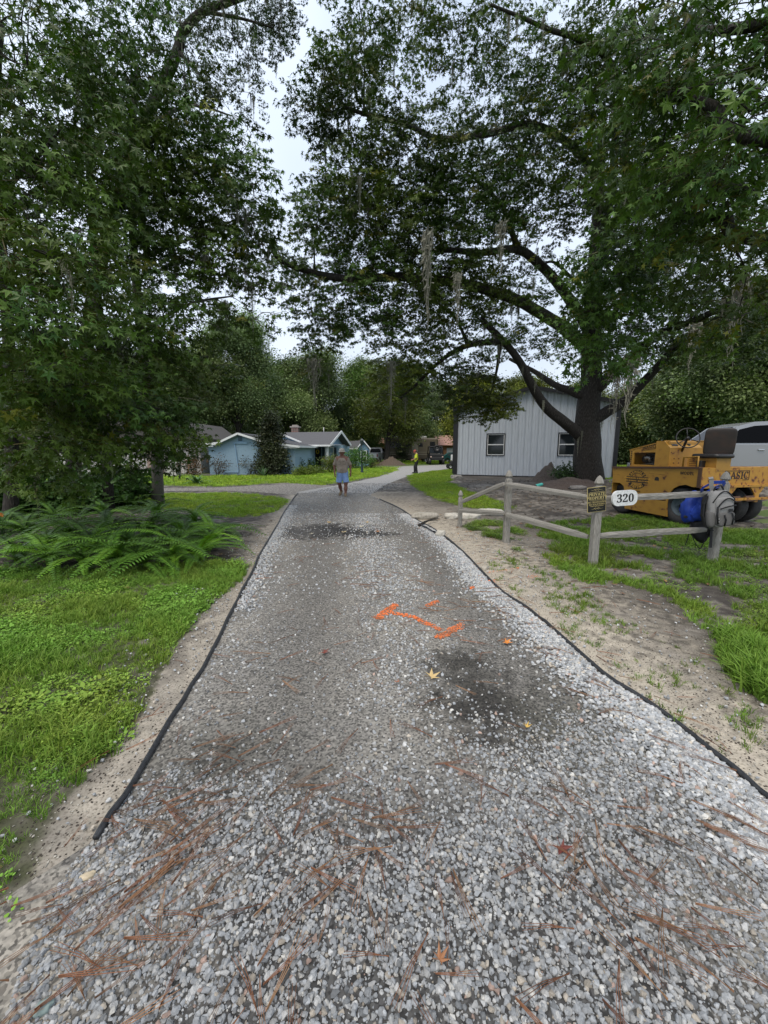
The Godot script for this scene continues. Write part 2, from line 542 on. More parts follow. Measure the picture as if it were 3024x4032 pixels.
func shrub(n: String, label: String, at: Vector3, size: Vector3, green: Color, cnt: int, sd: int, cat := "shrub", group := "", yellow := 0.0, clump: Array = []) -> Node3D:
	var t := thing(n, label, cat, at, 0.0, group)
	rng.seed = sd
	var st := MB.new(false)
	for k in 7:
		var e := Vector3(rnd(-0.7, 0.7) * size.x, size.y * rnd(0.5, 0.9), rnd(-0.7, 0.7) * size.z)
		st.tube([Vector3(e.x * 0.1, -0.03, e.z * 0.1), e * 0.5 + Vector3(0, size.y * 0.1, 0), e], [0.014, 0.01, 0.005], 4, false)
	put("stems", st.done(bark), t)
	var xf := []; var cs := []
	for k in cnt:
		var u := Vector3(rng.randfn(), rng.randfn(), rng.randfn()).normalized() * pow(rng.randf(), 0.4)
		var p := Vector3(u.x * size.x, size.y * (0.5 + 0.5 * u.y), u.z * size.z)
		xf.append(Transform3D(rot(rnd(0, TAU), rnd(-0.5, 0.5), rnd(-0.5, 0.5)).scaled(Vector3.ONE * rnd(0.7, 1.3)), p))
		var g := green * rnd(0.6, 1.4)
		if rng.randf() < yellow: g = Color(g.g * 1.2, g.g * 0.8, g.b)
		cs.append(g)
	multi("foliage", clump[0] if clump.size() else bush_clump[0], xf, cs, t)
	return t

# ---------------------------------------------------------------- ground
func sheet(n: String, poly: Array, y: float, m: Material, k := "structure", uvr := Rect2()) -> MeshInstance3D:
	var pv := PackedVector2Array(poly)
	var id := Geometry2D.triangulate_polygon(pv)
	var st := SurfaceTool.new(); st.begin(Mesh.PRIMITIVE_TRIANGLES); st.set_smooth_group(1)
	for i in range(0, id.size(), 3):
		var w := [id[i], id[i + 1], id[i + 2]]
		if (pv[w[1]] - pv[w[0]]).cross(pv[w[2]] - pv[w[0]]) < 0: w = [w[0], w[2], w[1]]
		for j in w:
			if uvr.size.x > 0: st.set_uv((pv[j] - uvr.position) / uvr.size)
			st.set_normal(Vector3.UP); st.add_vertex(Vector3(pv[j].x, y, pv[j].y))
	st.set_material(m)
	var o := put(n, st.commit(), null)
	kind(o, k)
	return o

func blotch(c: Color, d: Color, t: float) -> Color: return c.lerp(d, clampf(t, 0.0, 1.0))

func ground() -> void:
	noise.seed = 5; noise.frequency = 1.0; noise.fractal_octaves = 4
	noise2.seed = 9; noise2.frequency = 1.0; noise2.fractal_octaves = 3
	# base ground to the horizon
	var far_t := noise_tex(3, 0.02, [[0.0, Color(0.05, 0.075, 0.02)], [0.5, Color(0.085, 0.13, 0.03)], [1.0, Color(0.13, 0.16, 0.05)]], 256)
	var st := SurfaceTool.new(); st.begin(Mesh.PRIMITIVE_TRIANGLES); st.set_smooth_group(1)
	var xs := [-500.0, -120.0, -40.0, -14.0, 5.0]; var zs := [60.0, 4.0, -4.0]
	for i in 16: xs.append(7.0 + i * 0.5)
	xs.append_array([40.0, 120.0, 500.0])
	for i in 36: zs.append(-6.0 - i * 0.5)
	zs.append_array([-40.0, -90.0, -500.0])
	for i in xs.size() - 1:
		for j in zs.size() - 1:
			var v := []
			for q in [[0, 0], [1, 0], [1, 1], [0, 1]]: v.append(Vector3(xs[i + q[0]], hgt(xs[i + q[0]], zs[j + q[1]]), zs[j + q[1]]))
			for q in [0, 2, 1, 0, 3, 2]: st.add_vertex(v[q])
	st.generate_normals()
	st.set_material(tex_mat(far_t, Vector3.ONE * 0.12, 0.95, 0.0, true))
	kind(put("ground", st.commit(), null), "structure")
	# soil of the near yard
	var R := Rect2(-12, -30, 26, 30)
	var W := 860; var H := 990
	var im := Image.create(W, H, false, Image.FORMAT_RGB8)
	var isl := PackedVector2Array(ISLAND); var lawnL := PackedVector2Array(LAWN_LEFT); var lawnR := PackedVector2Array(LAWN_RIGHT); var lawnH := PackedVector2Array(LAWN_HOUSE)
	for j in H:
		var z: float = R.position.y + R.size.y * (j + 0.5) / H
		var exl := edge_x(EL, z); var exr := edge_x(ER, z)
		for i in W:
			var x: float = R.position.x + R.size.x * (i + 0.5) / W
			var n := noise.get_noise_2d(x * 0.7, z * 0.7); var m := noise2.get_noise_2d(x * 4.0, z * 4.0); var f := noise2.get_noise_2d(x * 15.0 + 40.0, z * 15.0)
			var c := Color(0.10, 0.085, 0.066)
			var wet := blotch(Color(0.26, 0.235, 0.20), Color(0.055, 0.046, 0.038), 0.62 + n * 1.1 + m * 1.2)
			c = wet
			var dr := x - exr; var dl := exl - x
			var sand := Color(0.52, 0.465, 0.375)
			var spot := smoothstep(0.12, 0.42, noise2.get_noise_2d(x * 7.0 + 11.0, z * 7.0) + n * 0.45)
			if dr > -0.3 and z > -16.0: c = blotch(c, sand, (1.15 + m * 0.5 + n * 0.35 - dr * lerpf(0.95, 0.55, clampf((-z - 2.0) / 4.0, 0.0, 1.0))) * (1.0 - smoothstep(-8.0, -13.0, z) * 0.5))
			if dl > -0.3: c = blotch(c, Color(0.42, 0.38, 0.315), 1.1 + m * 0.9 + n * 0.4 - dl * 2.6)
			if dr > 0.1: c = blotch(c, Color(0.085, 0.075, 0.06), spot * 0.75 * clampf(dr * 1.5, 0.0, 1.0))
			var v := Vector2(x, z)
			var gr := Color(0.075, 0.09, 0.03)
			if inside(v, isl) or inside(v, lawnR) or inside(v, lawnH): c = blotch(c, gr, 0.85 + m * 0.5)
			if inside(v, lawnL): c = blotch(c, Color(0.06, 0.065, 0.028), 0.8 + m)
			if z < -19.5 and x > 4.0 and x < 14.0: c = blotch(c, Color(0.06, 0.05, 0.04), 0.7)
			c *= 1.0 + f * 0.35
			im.set_pixel(i, j, c.clamp().linear_to_srgb())
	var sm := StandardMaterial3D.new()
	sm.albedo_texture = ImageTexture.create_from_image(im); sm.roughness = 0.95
	var grit := noise_tex(21, 0.09, [[0.0, Color(0.1, 0.1, 0.1)], [1.0, Color(0.9, 0.9, 0.9)]], 256)
	sm.heightmap_enabled = true; sm.heightmap_texture = sm.albedo_texture; sm.heightmap_scale = 2.0
	sm.detail_enabled = true; sm.detail_blend_mode = BaseMaterial3D.BLEND_MODE_MUL
	sm.detail_albedo = noise_tex(22, 0.11, [[0.0, Color(0.30, 0.28, 0.26)], [0.4, Color(0.8, 0.79, 0.78)], [1.0, Color(1, 1, 1)]], 512)
	sm.detail_uv_layer = BaseMaterial3D.DETAIL_UV_2; sm.uv2_triplanar = true; sm.uv2_world_triplanar = true; sm.uv2_scale = Vector3.ONE * 0.9
	st = SurfaceTool.new(); st.begin(Mesh.PRIMITIVE_TRIANGLES); st.set_smooth_group(1)
	for i in 52:
		for j in 60:
			var v := []
			for q in [[0, 0], [1, 0], [1, 1], [0, 1]]:
				var x: float = R.position.x + R.size.x * (i + q[0]) / 52.0; var z: float = R.position.y + R.size.y * (j + q[1]) / 60.0
				v.append(Vector3(x, hgt(x, z) + 0.004, z))
			for q in [0, 1, 2, 0, 2, 3]:
				st.set_uv((Vector2(v[q].x, v[q].z) - R.position) / R.size); st.add_vertex(v[q])
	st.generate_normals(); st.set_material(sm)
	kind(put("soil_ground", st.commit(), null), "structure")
	# paths
	var pale := noise_tex(31, 0.05, [[0.0, Color(0.06, 0.052, 0.042)], [0.45, Color(0.16, 0.145, 0.125)], [0.7, Color(0.30, 0.28, 0.25)], [1.0, Color(0.42, 0.40, 0.37)]], 512)
	sheet("side_path", SIDE_PATH, 0.008, tex_mat(pale, Vector3.ONE * 0.35, 0.95, 1.5, true))
	var paler := noise_tex(32, 0.06, [[0.0, Color(0.15, 0.145, 0.135)], [0.5, Color(0.30, 0.29, 0.275)], [1.0, Color(0.46, 0.455, 0.44)]], 512)
	sheet("gravel_road", FAR_ROAD, 0.012, tex_mat(paler, Vector3.ONE * 0.4, 0.95, 1.5, true))
	# the driveway and its grit
	R = Rect2(-5, -16.5, 10, 18.5)
	W = 640; H = 1184
	im = Image.create(W, H, false, Image.FORMAT_RGB8)
	for j in H:
		var z: float = R.position.y + R.size.y * (j + 0.5) / H
		var exl := edge_x(EL, z); var exr := edge_x(ER, z)
		for i in W:
			var x: float = R.position.x + R.size.x * (i + 0.5) / W
			var n := noise.get_noise_2d(x * 1.3 + 9.0, z * 0.8); var m := noise2.get_noise_2d(x * 5.0, z * 5.0)
			var f := noise2.get_noise_2d(x * 38.0, z * 38.0)
			var c0: float = lerpf(0.35, -0.55, clampf((-z - 2.0) / 8.0, 0.0, 1.0))
			var rut := exp(-pow((x - c0 - 0.85) / 0.38, 2.0)) + exp(-pow((x - c0 + 0.9) / 0.42, 2.0))
			var c := blotch(Color(0.25, 0.238, 0.215), Color(0.36, 0.335, 0.29), 0.35 + n * 1.2 + m * 0.3)
			c = blotch(c, Color(0.175, 0.165, 0.148), rut * 0.75 + n * 0.3)
			if z > -3.3: c = blotch(c, Color(0.075, 0.074, 0.072), smoothstep(-2.1, -1.3, z) * 0.95)
			for s in STAINS:
				var q: Vector2 = (Vector2(x, z) - s[0]).rotated(s[2]) / s[1]
				c = blotch(c, s[3], (1.25 - q.length() + m * 0.6 + n * 0.5) * 1.1 * s[4])
			c *= 1.0 + f * 0.45
			im.set_pixel(i, j, c.clamp().linear_to_srgb())
	var dm := StandardMaterial3D.new()
	dm.albedo_texture = ImageTexture.create_from_image(im); dm.roughness = 0.9
	dm.detail_enabled = true; dm.detail_blend_mode = BaseMaterial3D.BLEND_MODE_MUL
	dm.detail_albedo = noise_tex(41, 0.16, [[0.0, Color(0.25, 0.25, 0.25)], [0.45, Color(0.7, 0.7, 0.7)], [0.8, Color(1, 1, 1)]], 512, FastNoiseLite.TYPE_CELLULAR)
	dm.detail_uv_layer = BaseMaterial3D.DETAIL_UV_2; dm.uv2_scale = Vector3.ONE * 1.1
	var ds := SurfaceTool.new(); ds.begin(Mesh.PRIMITIVE_TRIANGLES)
	for i in 72:
		for j in 6:
			for q in [[0, 0], [1, 1], [1, 0], [0, 0], [0, 1], [1, 1]]:
				var z: float = lerpf(1.9, -15.6, (i + q[1]) / 72.0)
				var el := edge_x(EL, z); var er := edge_x(ER, z)
				if z > EL[0].y: el = lerpf(EL[0].x, -2.1, clampf((z - EL[0].y) / 1.1, 0.0, 1.0))
				if z > ER[0].y: er = lerpf(ER[0].x, 4.0, clampf((z - ER[0].y) / 1.5, 0.0, 1.0))
				var x: float = lerpf(el, er, (j + q[0]) / 6.0)
				ds.set_normal(Vector3.UP); ds.set_uv((Vector2(x, z) - R.position) / R.size); ds.set_uv2(Vector2(x, z)); ds.add_vertex(Vector3(x, 0.016, z))
	ds.set_material(dm)
	kind(put("driveway", ds.commit(), null), "structure")

var ISLAND: Array = [Vector2(-10.789, -14.997), Vector2(-8.032, -15.473), Vector2(-6.242, -15.638), Vector2(-4.926, -15.152), Vector2(-3.386, -13.991), Vector2(-3.062, -12.878), Vector2(-2.929, -11.102), Vector2(-3.134, -10.092), Vector2(-3.730, -9.816), Vector2(-4.844, -10.535), Vector2(-5.935, -11.364), Vector2(-7.685, -11.546)]
var LAWN_LEFT: Array = [Vector2(-10.882, -5.341), Vector2(-5.526, -5.670), Vector2(-3.715, -5.447), Vector2(-2.701, -5.912), Vector2(-2.172, -5.989), Vector2(-1.951, -5.741), Vector2(-1.845, -5.047), Vector2(-1.877, -4.323), Vector2(-1.860, -3.884), Vector2(-1.798, -3.342), Vector2(-1.698, -2.892), Vector2(-1.543, -2.394), Vector2(-1.502, -2.068), Vector2(-1.557, -1.841), Vector2(-1.535, -1.680), Vector2(-1.469, -1.520), Vector2(-1.403, -1.385), Vector2(-1.362, -1.238), Vector2(-1.374, -1.056), Vector2(-2.854, -1.209)]
var LAWN_RIGHT: Array = [Vector2(1.417, -25.747), Vector2(3.545, -31.143), Vector2(5.866, -33.985), Vector2(4.364, -24.883), Vector2(3.356, -20.703), Vector2(3.363, -17.298), Vector2(3.690, -13.991), Vector2(3.767, -11.364), Vector2(3.252, -10.852), Vector2(2.297, -11.733), Vector2(1.705, -13.474), Vector2(1.283, -18.612)]
var LAWN_HOUSE: Array = [Vector2(-28.141, -24.074), Vector2(-12.335, -25.307), Vector2(-6.338, -26.672), Vector2(-4.921, -31.143), Vector2(-1.671, -37.394), Vector2(1.290, -37.394), Vector2(1.005, -31.143), Vector2(-0.410, -24.883), Vector2(-1.963, -20.417), Vector2(-2.995, -18.850), Vector2(-4.866, -20.417), Vector2(-7.229, -18.153), Vector2(-10.589, -18.612), Vector2(-22.383, -19.095)]
var SIDE_PATH: Array = [Vector2(-23.362, -18.153), Vector2(-12.711, -17.715), Vector2(-8.970, -17.504), Vector2(-7.142, -17.931), Vector2(-5.785, -18.850), Vector2(-4.284, -19.867), Vector2(-2.351, -18.850), Vector2(-2.388, -16.156), Vector2(-3.215, -14.845), Vector2(-4.014, -15.311), Vector2(-5.338, -16.156), Vector2(-6.776, -16.520), Vector2(-9.764, -16.156), Vector2(-19.756, -15.311)]
var FAR_ROAD: Array = [Vector2(-3.420, -15.807), Vector2(-2.784, -17.504), Vector2(-1.885, -19.603), Vector2(-0.403, -24.472), Vector2(0.694, -29.892), Vector2(0.596, -33.985), Vector2(-1.217, -36.479), Vector2(2.308, -40.431), Vector2(7.964, -45.334), Vector2(9.245, -45.334), Vector2(7.635, -37.394), Vector2(5.020, -33.985), Vector2(1.650, -26.201), Vector2(0.054, -19.095), Vector2(-0.501, -14.845), Vector2(-1.787, -14.265)]
var DRIVE: Array = [Vector2(-1.4, 2.0), Vector2(-1.122, -0.958), Vector2(-1.237, -1.209), Vector2(-1.269, -1.403), Vector2(-1.246, -1.516), Vector2(-1.256, -1.813), Vector2(-1.324, -2.304), Vector2(-1.414, -3.102), Vector2(-1.577, -4.001), Vector2(-1.790, -5.341), Vector2(-1.997, -6.460), Vector2(-2.362, -8.901), Vector2(-2.600, -10.383), Vector2(-2.845, -12.125), Vector2(-3.072, -13.728), Vector2(-3.229, -15.152), Vector2(-3.126, -16.156), Vector2(-2.064, -16.520), Vector2(-0.761, -16.900), Vector2(-0.557, -14.997), Vector2(-0.147, -13.474), Vector2(0.404, -11.546), Vector2(0.772, -9.492), Vector2(1.060, -8.281), Vector2(1.287, -6.460), Vector2(1.362, -4.781), Vector2(1.507, -4.062), Vector2(1.571, -3.619), Vector2(1.632, -2.827), Vector2(1.775, -2.371), Vector2(1.826, -1.965), Vector2(1.843, -1.718), Vector2(1.850, -1.590), Vector2(3.6, -1.0), Vector2(4.4, 2.0)]
# [centre, half size, turn, colour, strength]
var STAINS: Array = [
	[Vector2(0.669, -2.441), Vector2(0.40, 0.62), 0.2, Color(0.05, 0.046, 0.039), 1.0],
	[Vector2(0.616, -2.959), Vector2(0.35, 0.3), 0.0, Color(0.07, 0.065, 0.055), 0.9],
	[Vector2(-1.045, -8.233), Vector2(1.0, 0.75), 0.0, Color(0.025, 0.023, 0.021), 1.4],
	[Vector2(-0.271, -7.912), Vector2(0.6, 0.3), 0.0, Color(0.05, 0.048, 0.045), 0.9],
	[Vector2(-1.788, -8.139), Vector2(0.6, 0.6), 0.0, Color(0.09, 0.085, 0.08), 0.8],
	[Vector2(-0.861, -1.871), Vector2(0.45, 0.5), 0.3, Color(0.12, 0.115, 0.10), 0.8],
	[Vector2(1.269, -2.141), Vector2(0.5, 0.5), 0.0, Color(0.115, 0.11, 0.09), 0.8],
	[Vector2(1.419, -4.781), Vector2(0.5, 0.7), 0.0, Color(0.40, 0.37, 0.30), 0.7],
	[Vector2(-1.822, -11.364), Vector2(1.2, 1.6), 0.0, Color(0.15, 0.145, 0.135), 0.7],
	[Vector2(-1.178, -1.103), Vector2(0.5, 0.45), 0.4, Color(0.36, 0.33, 0.28), 1.0],
	[Vector2(1.293, -1.128), Vector2(0.35, 0.3), 0.4, Color(0.30, 0.28, 0.24), 0.7]]

func stone_mesh(sd: int) -> Mesh:
	rng.seed = sd
	var s := SphereMesh.new()
	s.radial_segments = 8; s.rings = 5; s.radius = 1.0; s.height = 2.0
	var arr := s.get_mesh_arrays()
	var v: PackedVector3Array = arr[Mesh.ARRAY_VERTEX]; var id: PackedInt32Array = arr[Mesh.ARRAY_INDEX]
	var n := FastNoiseLite.new(); n.seed = sd; n.frequency = 0.8
	var mb := MB.new(true)
	var cuts := []
	for i in 9: cuts.append([Vector3(rng.randfn(), rng.randfn(), rng.randfn()).normalized(), rnd(0.42, 0.75)])
	var F := func(p: Vector3) -> Vector3:
		var q := p * (1.05 + 0.5 * n.get_noise_3dv(p * 1.5))
		for c in cuts:
			var d: float = q.dot(c[0]) - c[1]
			if d > 0.0: q -= c[0] * d
		return q * Vector3(1.25, 0.9, 1.05)
	for i in range(0, id.size(), 3): mb.tri(F.call(v[id[i]]), F.call(v[id[i + 1]]), F.call(v[id[i + 2]]))
	return mb.done(stone_m)

func gravel() -> void:
	stone_m = StandardMaterial3D.new()
	stone_m.vertex_color_use_as_albedo = true; stone_m.roughness = 0.85
	stone_m.albedo_texture = noise_tex(51, 0.03, [[0.0, Color(0.55, 0.56, 0.58)], [0.5, Color(0.85, 0.85, 0.85)], [1.0, Color(1, 1, 1)]], 128)
	stone_m.uv1_triplanar = true; stone_m.uv1_scale = Vector3.ONE * 0.35
	var ms := []
	for i in 7: ms.append(stone_mesh(60 + i))
	rng.seed = 77
	var xf := [[], [], [], [], [], [], []]; var cs := [[], [], [], [], [], [], []]
	var dp := PackedVector2Array(DRIVE)
	var paint := [[], []]
	var add := func(x: float, z: float, s: float, up: float, light: float) -> void:
		var k := rng.randi() % 7
		var b := rot(rnd(0, TAU), rnd(-0.5, 0.5), rnd(-0.5, 0.5)).scaled(Vector3.ONE * s)
		var t := Transform3D(b, Vector3(x, 0.016 + s * up, z))
		if painted(Vector2(x, z)):
			if rng.randf() < (0.95 if x < 0.75 else 0.5):
				paint[0].append(t); paint[1].append(k)
				return
		xf[k].append(t)
		var h := rng.randf()
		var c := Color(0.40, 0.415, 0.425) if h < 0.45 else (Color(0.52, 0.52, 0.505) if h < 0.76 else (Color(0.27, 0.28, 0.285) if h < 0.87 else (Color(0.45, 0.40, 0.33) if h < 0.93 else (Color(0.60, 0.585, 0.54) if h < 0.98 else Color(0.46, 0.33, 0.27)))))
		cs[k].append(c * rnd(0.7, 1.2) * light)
	# apron in front: nearly all stones
	for i in 150000:
		var z := -0.55 - 3.05 * rng.randf(); var x := rnd(-1.9, 2.9)
		if not inside(Vector2(x, z), dp): continue
		var n := noise.get_noise_2d(x * 1.5, z * 1.5)
		var full := smoothstep(-2.05, -1.4, z + n * 0.4 + clampf(x - 0.3, 0.0, 0.5))
		if rng.randf() > full * 0.97 + 0.02: continue
		var big := pow(rng.randf(), 2.2)
		add.call(x, z, lerpf(0.0030, 0.0128, big), rnd(0.0, 0.5), rnd(0.72, 0.95))
	# wheel tracks: stones pressed into grit
	for i in 62000:
		var z := rnd(-10.5, -1.8); var x := rnd(-2.8, 1.9)
		if not inside(Vector2(x, z), dp): continue
		var n := noise.get_noise_2d(x * 1.2 + 30.0, z * 0.9)
		var c0: float = lerpf(0.35, -0.55, clampf((-z - 2.0) / 8.0, 0.0, 1.0))
		var mid := exp(-pow((x - c0) / 0.42, 2.0))
		var rut := exp(-pow((x - c0 - 0.85) / 0.38, 2.0)) + exp(-pow((x - c0 + 0.9) / 0.42, 2.0))
		var want := 0.20 + n * 0.4 + mid * 0.5 - rut * 0.26
		for s in STAINS.slice(0, 6): want -= 0.35 * clampf(1.3 - ((Vector2(x, z) - s[0]).rotated(s[2]) / s[1]).length(), 0.0, 1.0)
		if rng.randf() > maxf(want, 0.07): continue
		add.call(x, z, lerpf(0.0045, 0.0135, pow(rng.randf(), 1.8)) * (1.0 if z > -4.5 else 1.35), 0.05 + mid * 0.3, 1.1)
	# loose pale stones along the right edging
	for i in 13000:
		var z := -1.4 - 9.0 * pow(rng.randf(), 1.3)
		var w: float = lerpf(0.34, 0.22, (-z - 1.5) / 8.0)
		var x: float = edge_x(ER, z) - 0.02 - absf(rng.randfn()) * w * 0.55
		if not inside(Vector2(x, z), dp): continue
		add.call(x, z, rnd(0.009, 0.0165), 0.6, 1.15)
	for i in 2500:
		var z := -4.0 - 8.0 * rng.randf()
		var x: float = edge_x(EL, z) + 0.02 + absf(rng.randfn()) * 0.12
		add.call(x, z, rnd(0.010, 0.017), 0.5, 1.1)
	for i in 5000:
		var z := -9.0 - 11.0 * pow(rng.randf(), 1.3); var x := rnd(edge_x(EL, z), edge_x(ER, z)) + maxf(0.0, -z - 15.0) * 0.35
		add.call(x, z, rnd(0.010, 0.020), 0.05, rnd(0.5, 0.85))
	# strays on the bare soil
	for i in 1500:
		var z := rnd(-8.0, -1.5)
		var x: float = edge_x(ER, z) + absf(rng.randfn()) * 1.2 if i % 3 else edge_x(EL, z) - absf(rng.randfn()) * 0.4
		add.call(x, z, rnd(0.004, 0.012), 0.2, 1.2)
	# crumbs of soil, shell and twig on the bare strips
	for i in 16000:
		var z := -1.2 - 9.0 * pow(rng.randf(), 1.4)
		var x: float = edge_x(ER, z) + 0.05 + absf(rng.randfn()) * lerpf(0.5, 1.6, clampf(-z / 7.0, 0.0, 1.0)) if i % 4 else edge_x(EL, z) - 0.03 - absf(rng.randfn()) * 0.3
		var k := rng.randi() % 5
		xf[k].append(Transform3D(rot(rnd(0, TAU), rnd(-0.5, 0.5)).scaled(Vector3(1.0, 0.6, rnd(0.5, 1.6)) * rnd(0.002, 0.006)), Vector3(x, hgt(x, z) + 0.006, z)))
		cs[k].append((Color(0.07, 0.055, 0.042) if rng.randf() < 0.62 else Color(0.42, 0.39, 0.33)) * rnd(0.6, 1.2))
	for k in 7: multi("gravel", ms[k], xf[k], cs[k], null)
	# the sprayed mark: the same stones under orange paint, and the grit between them
	var pm := mat(0.82, 0.215, 0.06, 0.6)
	var st := SurfaceTool.new(); st.begin(Mesh.PRIMITIVE_TRIANGLES)
	for i in paint[0].size():
		var t: Transform3D = paint[0][i]
		t.origin.y += 0.003; t.basis = t.basis.scaled(Vector3.ONE * 1.06)
		st.append_from(ms[paint[1][i]], 0, t)
	var grit := MB.new()
	for i in 150000:
		var p := Vector2(rnd(-0.25, 2.9), rnd(-6.8, -2.9))
		if painted(p) and rng.randf() < (0.85 if p.x < 0.75 else 0.14):
			var r := rnd(0.004, 0.010); var a := rnd(0, TAU)
			var o := Vector3(p.x, 0.0185 + rnd(0, 0.006), p.y)
			grit.tri(o + Vector3(cos(a), 0.1, sin(a)) * r, o + Vector3(cos(a + 2.1), 0, sin(a + 2.1)) * r, o + Vector3(cos(a + 4.2), 0.1, sin(a + 4.2)) * r)
	st.append_from(grit.done(pm), 0, Transform3D())
	st.set_material(pm)
	tag(put("paint_mark", st.commit(), null), "orange sprayed bar with short cross strokes at its ends and dashes on gravel", "paint mark")

var MARKS: Array = [[Vector2(-0.058, -3.850), Vector2(0.112, -4.163), 0.046], [Vector2(0.041, -3.989), Vector2(0.281, -3.873), 0.032], [Vector2(0.281, -3.873), Vector2(0.520, -3.579), 0.032], [Vector2(0.499, -3.429), Vector2(0.746, -3.679), 0.042], [Vector2(0.474, -4.163), Vector2(0.574, -4.282), 0.034], [Vector2(0.971, -4.666), Vector2(1.072, -4.748), 0.034], [Vector2(1.362, -4.955), Vector2(1.435, -5.010), 0.04], [Vector2(1.419, -5.341), Vector2(1.898, -5.556), 0.028], [Vector2(1.914, -5.141), Vector2(2.027, -5.200), 0.04]]
func painted(p: Vector2) -> bool:
	for s in MARKS:
		if Geometry2D.get_closest_point_to_segment(p, s[0], s[1]).distance_to(p) < s[2] * (1.0 + 0.6 * noise2.get_noise_2d(p.x * 18.0, p.y * 18.0)): return true
	return false

# ---------------------------------------------------------------- grass and litter
func tuft(sd: int, blades: int, h: float, rad: float, w := 0.0035) -> Mesh:
	rng.seed = sd
	var mb := MB.new(false)
	for i in blades:
		var a := rnd(0, TAU); var o := Vector3(cos(a), 0, sin(a)) * rad * sqrt(rng.randf())
		var d := Vector3(rng.randfn(), 0, rng.randfn()) * 0.5
		var hh := h * rnd(0.5, 1.2); var s := Vector3(-sin(a), 0, cos(a)) * w * rnd(0.7, 1.4)
		var m := o + d * hh * 0.35 + Vector3(0, hh * 0.6, 0); var e := o + d * hh * 1.1 + Vector3(0, hh * rnd(0.7, 1.0), 0)
		mb.col = Color.WHITE * rnd(0.65, 1.3)
		mb.quad(o - s, m - s * 0.8, m + s * 0.8, o + s)
		mb.tri(m - s * 0.8, e, m + s * 0.8)
	return mb.done(grass_m)
func weed(sd: int, leaves: int, h: float, rad: float, size: float) -> Mesh:
	rng.seed = sd
	var mb := MB.new(false)
	for i in leaves:
		var a := rnd(0, TAU); var r := rad * sqrt(rng.randf())
		var p := Vector3(cos(a) * r, h * rnd(0.3, 1.0) * (1.1 - 0.5 * r / rad), sin(a) * r)
		mb.col = Color.WHITE * 0.6
		mb.tri(Vector3(p.x * 0.7, 0, p.z * 0.7), p, Vector3(p.x * 0.7 + 0.004, 0, p.z * 0.7))
		mb.col = Color.WHITE * rnd(0.75, 1.3)
		var d := Vector3(cos(a + rnd(-1, 1)), rnd(-0.3, 0.5), sin(a + rnd(-1, 1))).normalized(); var x := d.cross(Vector3(rnd(-0.4, 0.4), 1, rnd(-0.4, 0.4))).normalized()
		var s := size * rnd(0.6, 1.3)
		mb.quad(p, p + d * s * 0.35 + x * s * 0.36, p + d * s * 0.8 + x * s * 0.22, p + d * s)
		mb.quad(p, p + d * s, p + d * s * 0.8 - x * s * 0.22, p + d * s * 0.35 - x * s * 0.36)
	return mb.done(grass_m)

func scatter(n: String, me: Mesh, poly: Array, count: int, green: Color, sc: Vector2, thr := -1.0, freq := 1.0, sd := 1, feather := 0.25) -> void:
	rng.seed = sd
	var pv := PackedVector2Array(poly); var b := bounds(pv)
	var xf := []; var cs := []
	var closed := Array(pv); closed.append(pv[0])
	for i in count:
		var p := Vector2(rnd(b.position.x, b.end.x), rnd(b.position.y, b.end.y))
		if not inside(p, pv): continue
		var m := noise.get_noise_2d(p.x * freq + 3.0, p.y * freq + 7.0)
		if m < thr: continue
		if feather > 0.0:
			var dmin := 1e9
			for k in closed.size() - 1: dmin = minf(dmin, Geometry2D.get_closest_point_to_segment(p, closed[k], closed[k + 1]).distance_to(p))
			if rng.randf() > dmin / feather + 0.12 + m * 0.5: continue
		var s := rnd(sc.x, sc.y) * clampf(0.8 + m * 0.8, 0.5, 1.4)
		xf.append(Transform3D(rot(rnd(0, TAU), rnd(-0.15, 0.15), rnd(-0.15, 0.15)).scaled(Vector3(s, s * rnd(0.8, 1.3), s)), Vector3(p.x, hgt(p.x, p.y), p.y)))
		cs.append(green.lerp(Color(green.g * 0.95, green.g * 0.95, green.b), clampf(0.12 + 0.4 * noise2.get_noise_2d(p.x * 0.6, p.y * 0.6) + rnd(-0.15, 0.15), 0.0, 0.7)) * rnd(0.75, 1.25))
	multi(n, me, xf, cs, null)

var VERGE: Array = [Vector2(2.399, -7.493), Vector2(2.713, -6.940), Vector2(2.703, -5.601), Vector2(2.983, -5.047), Vector2(3.188, -4.466), Vector2(3.088, -3.721), Vector2(2.699, -3.029), Vector2(2.663, -2.594), Vector2(3.656, -1.813), Vector2(10.742, -5.141), Vector2(11.043, -8.139), Vector2(7.826, -8.139), Vector2(6.457, -9.816), Vector2(4.606, -9.492), Vector2(2.702, -8.632)]
var TUFTS_SHOULDER: Array = [Vector2(2.515, -6.314), Vector2(3.023, -6.460), Vector2(3.089, -5.912), Vector2(3.342, -4.955), Vector2(3.451, -4.189), Vector2(3.614, -3.619), Vector2(3.432, -2.594), Vector2(2.999, -2.491), Vector2(2.635, -2.568), Vector2(2.586, -2.892), Vector2(2.945, -3.429), Vector2(3.101, -4.189), Vector2(2.844, -4.699), Vector2(2.507, -5.047), Vector2(2.368, -5.670)]
var ROLLER_GRASS: Array = [Vector2(5.144, -9.684), Vector2(6.190, -10.535), Vector2(6.774, -9.952), Vector2(6.654, -8.846), Vector2(7.434, -8.329), Vector2(9.156, -8.139), Vector2(8.452, -7.493), Vector2(6.232, -6.940), Vector2(5.184, -7.300), Vector2(4.722, -8.139)]
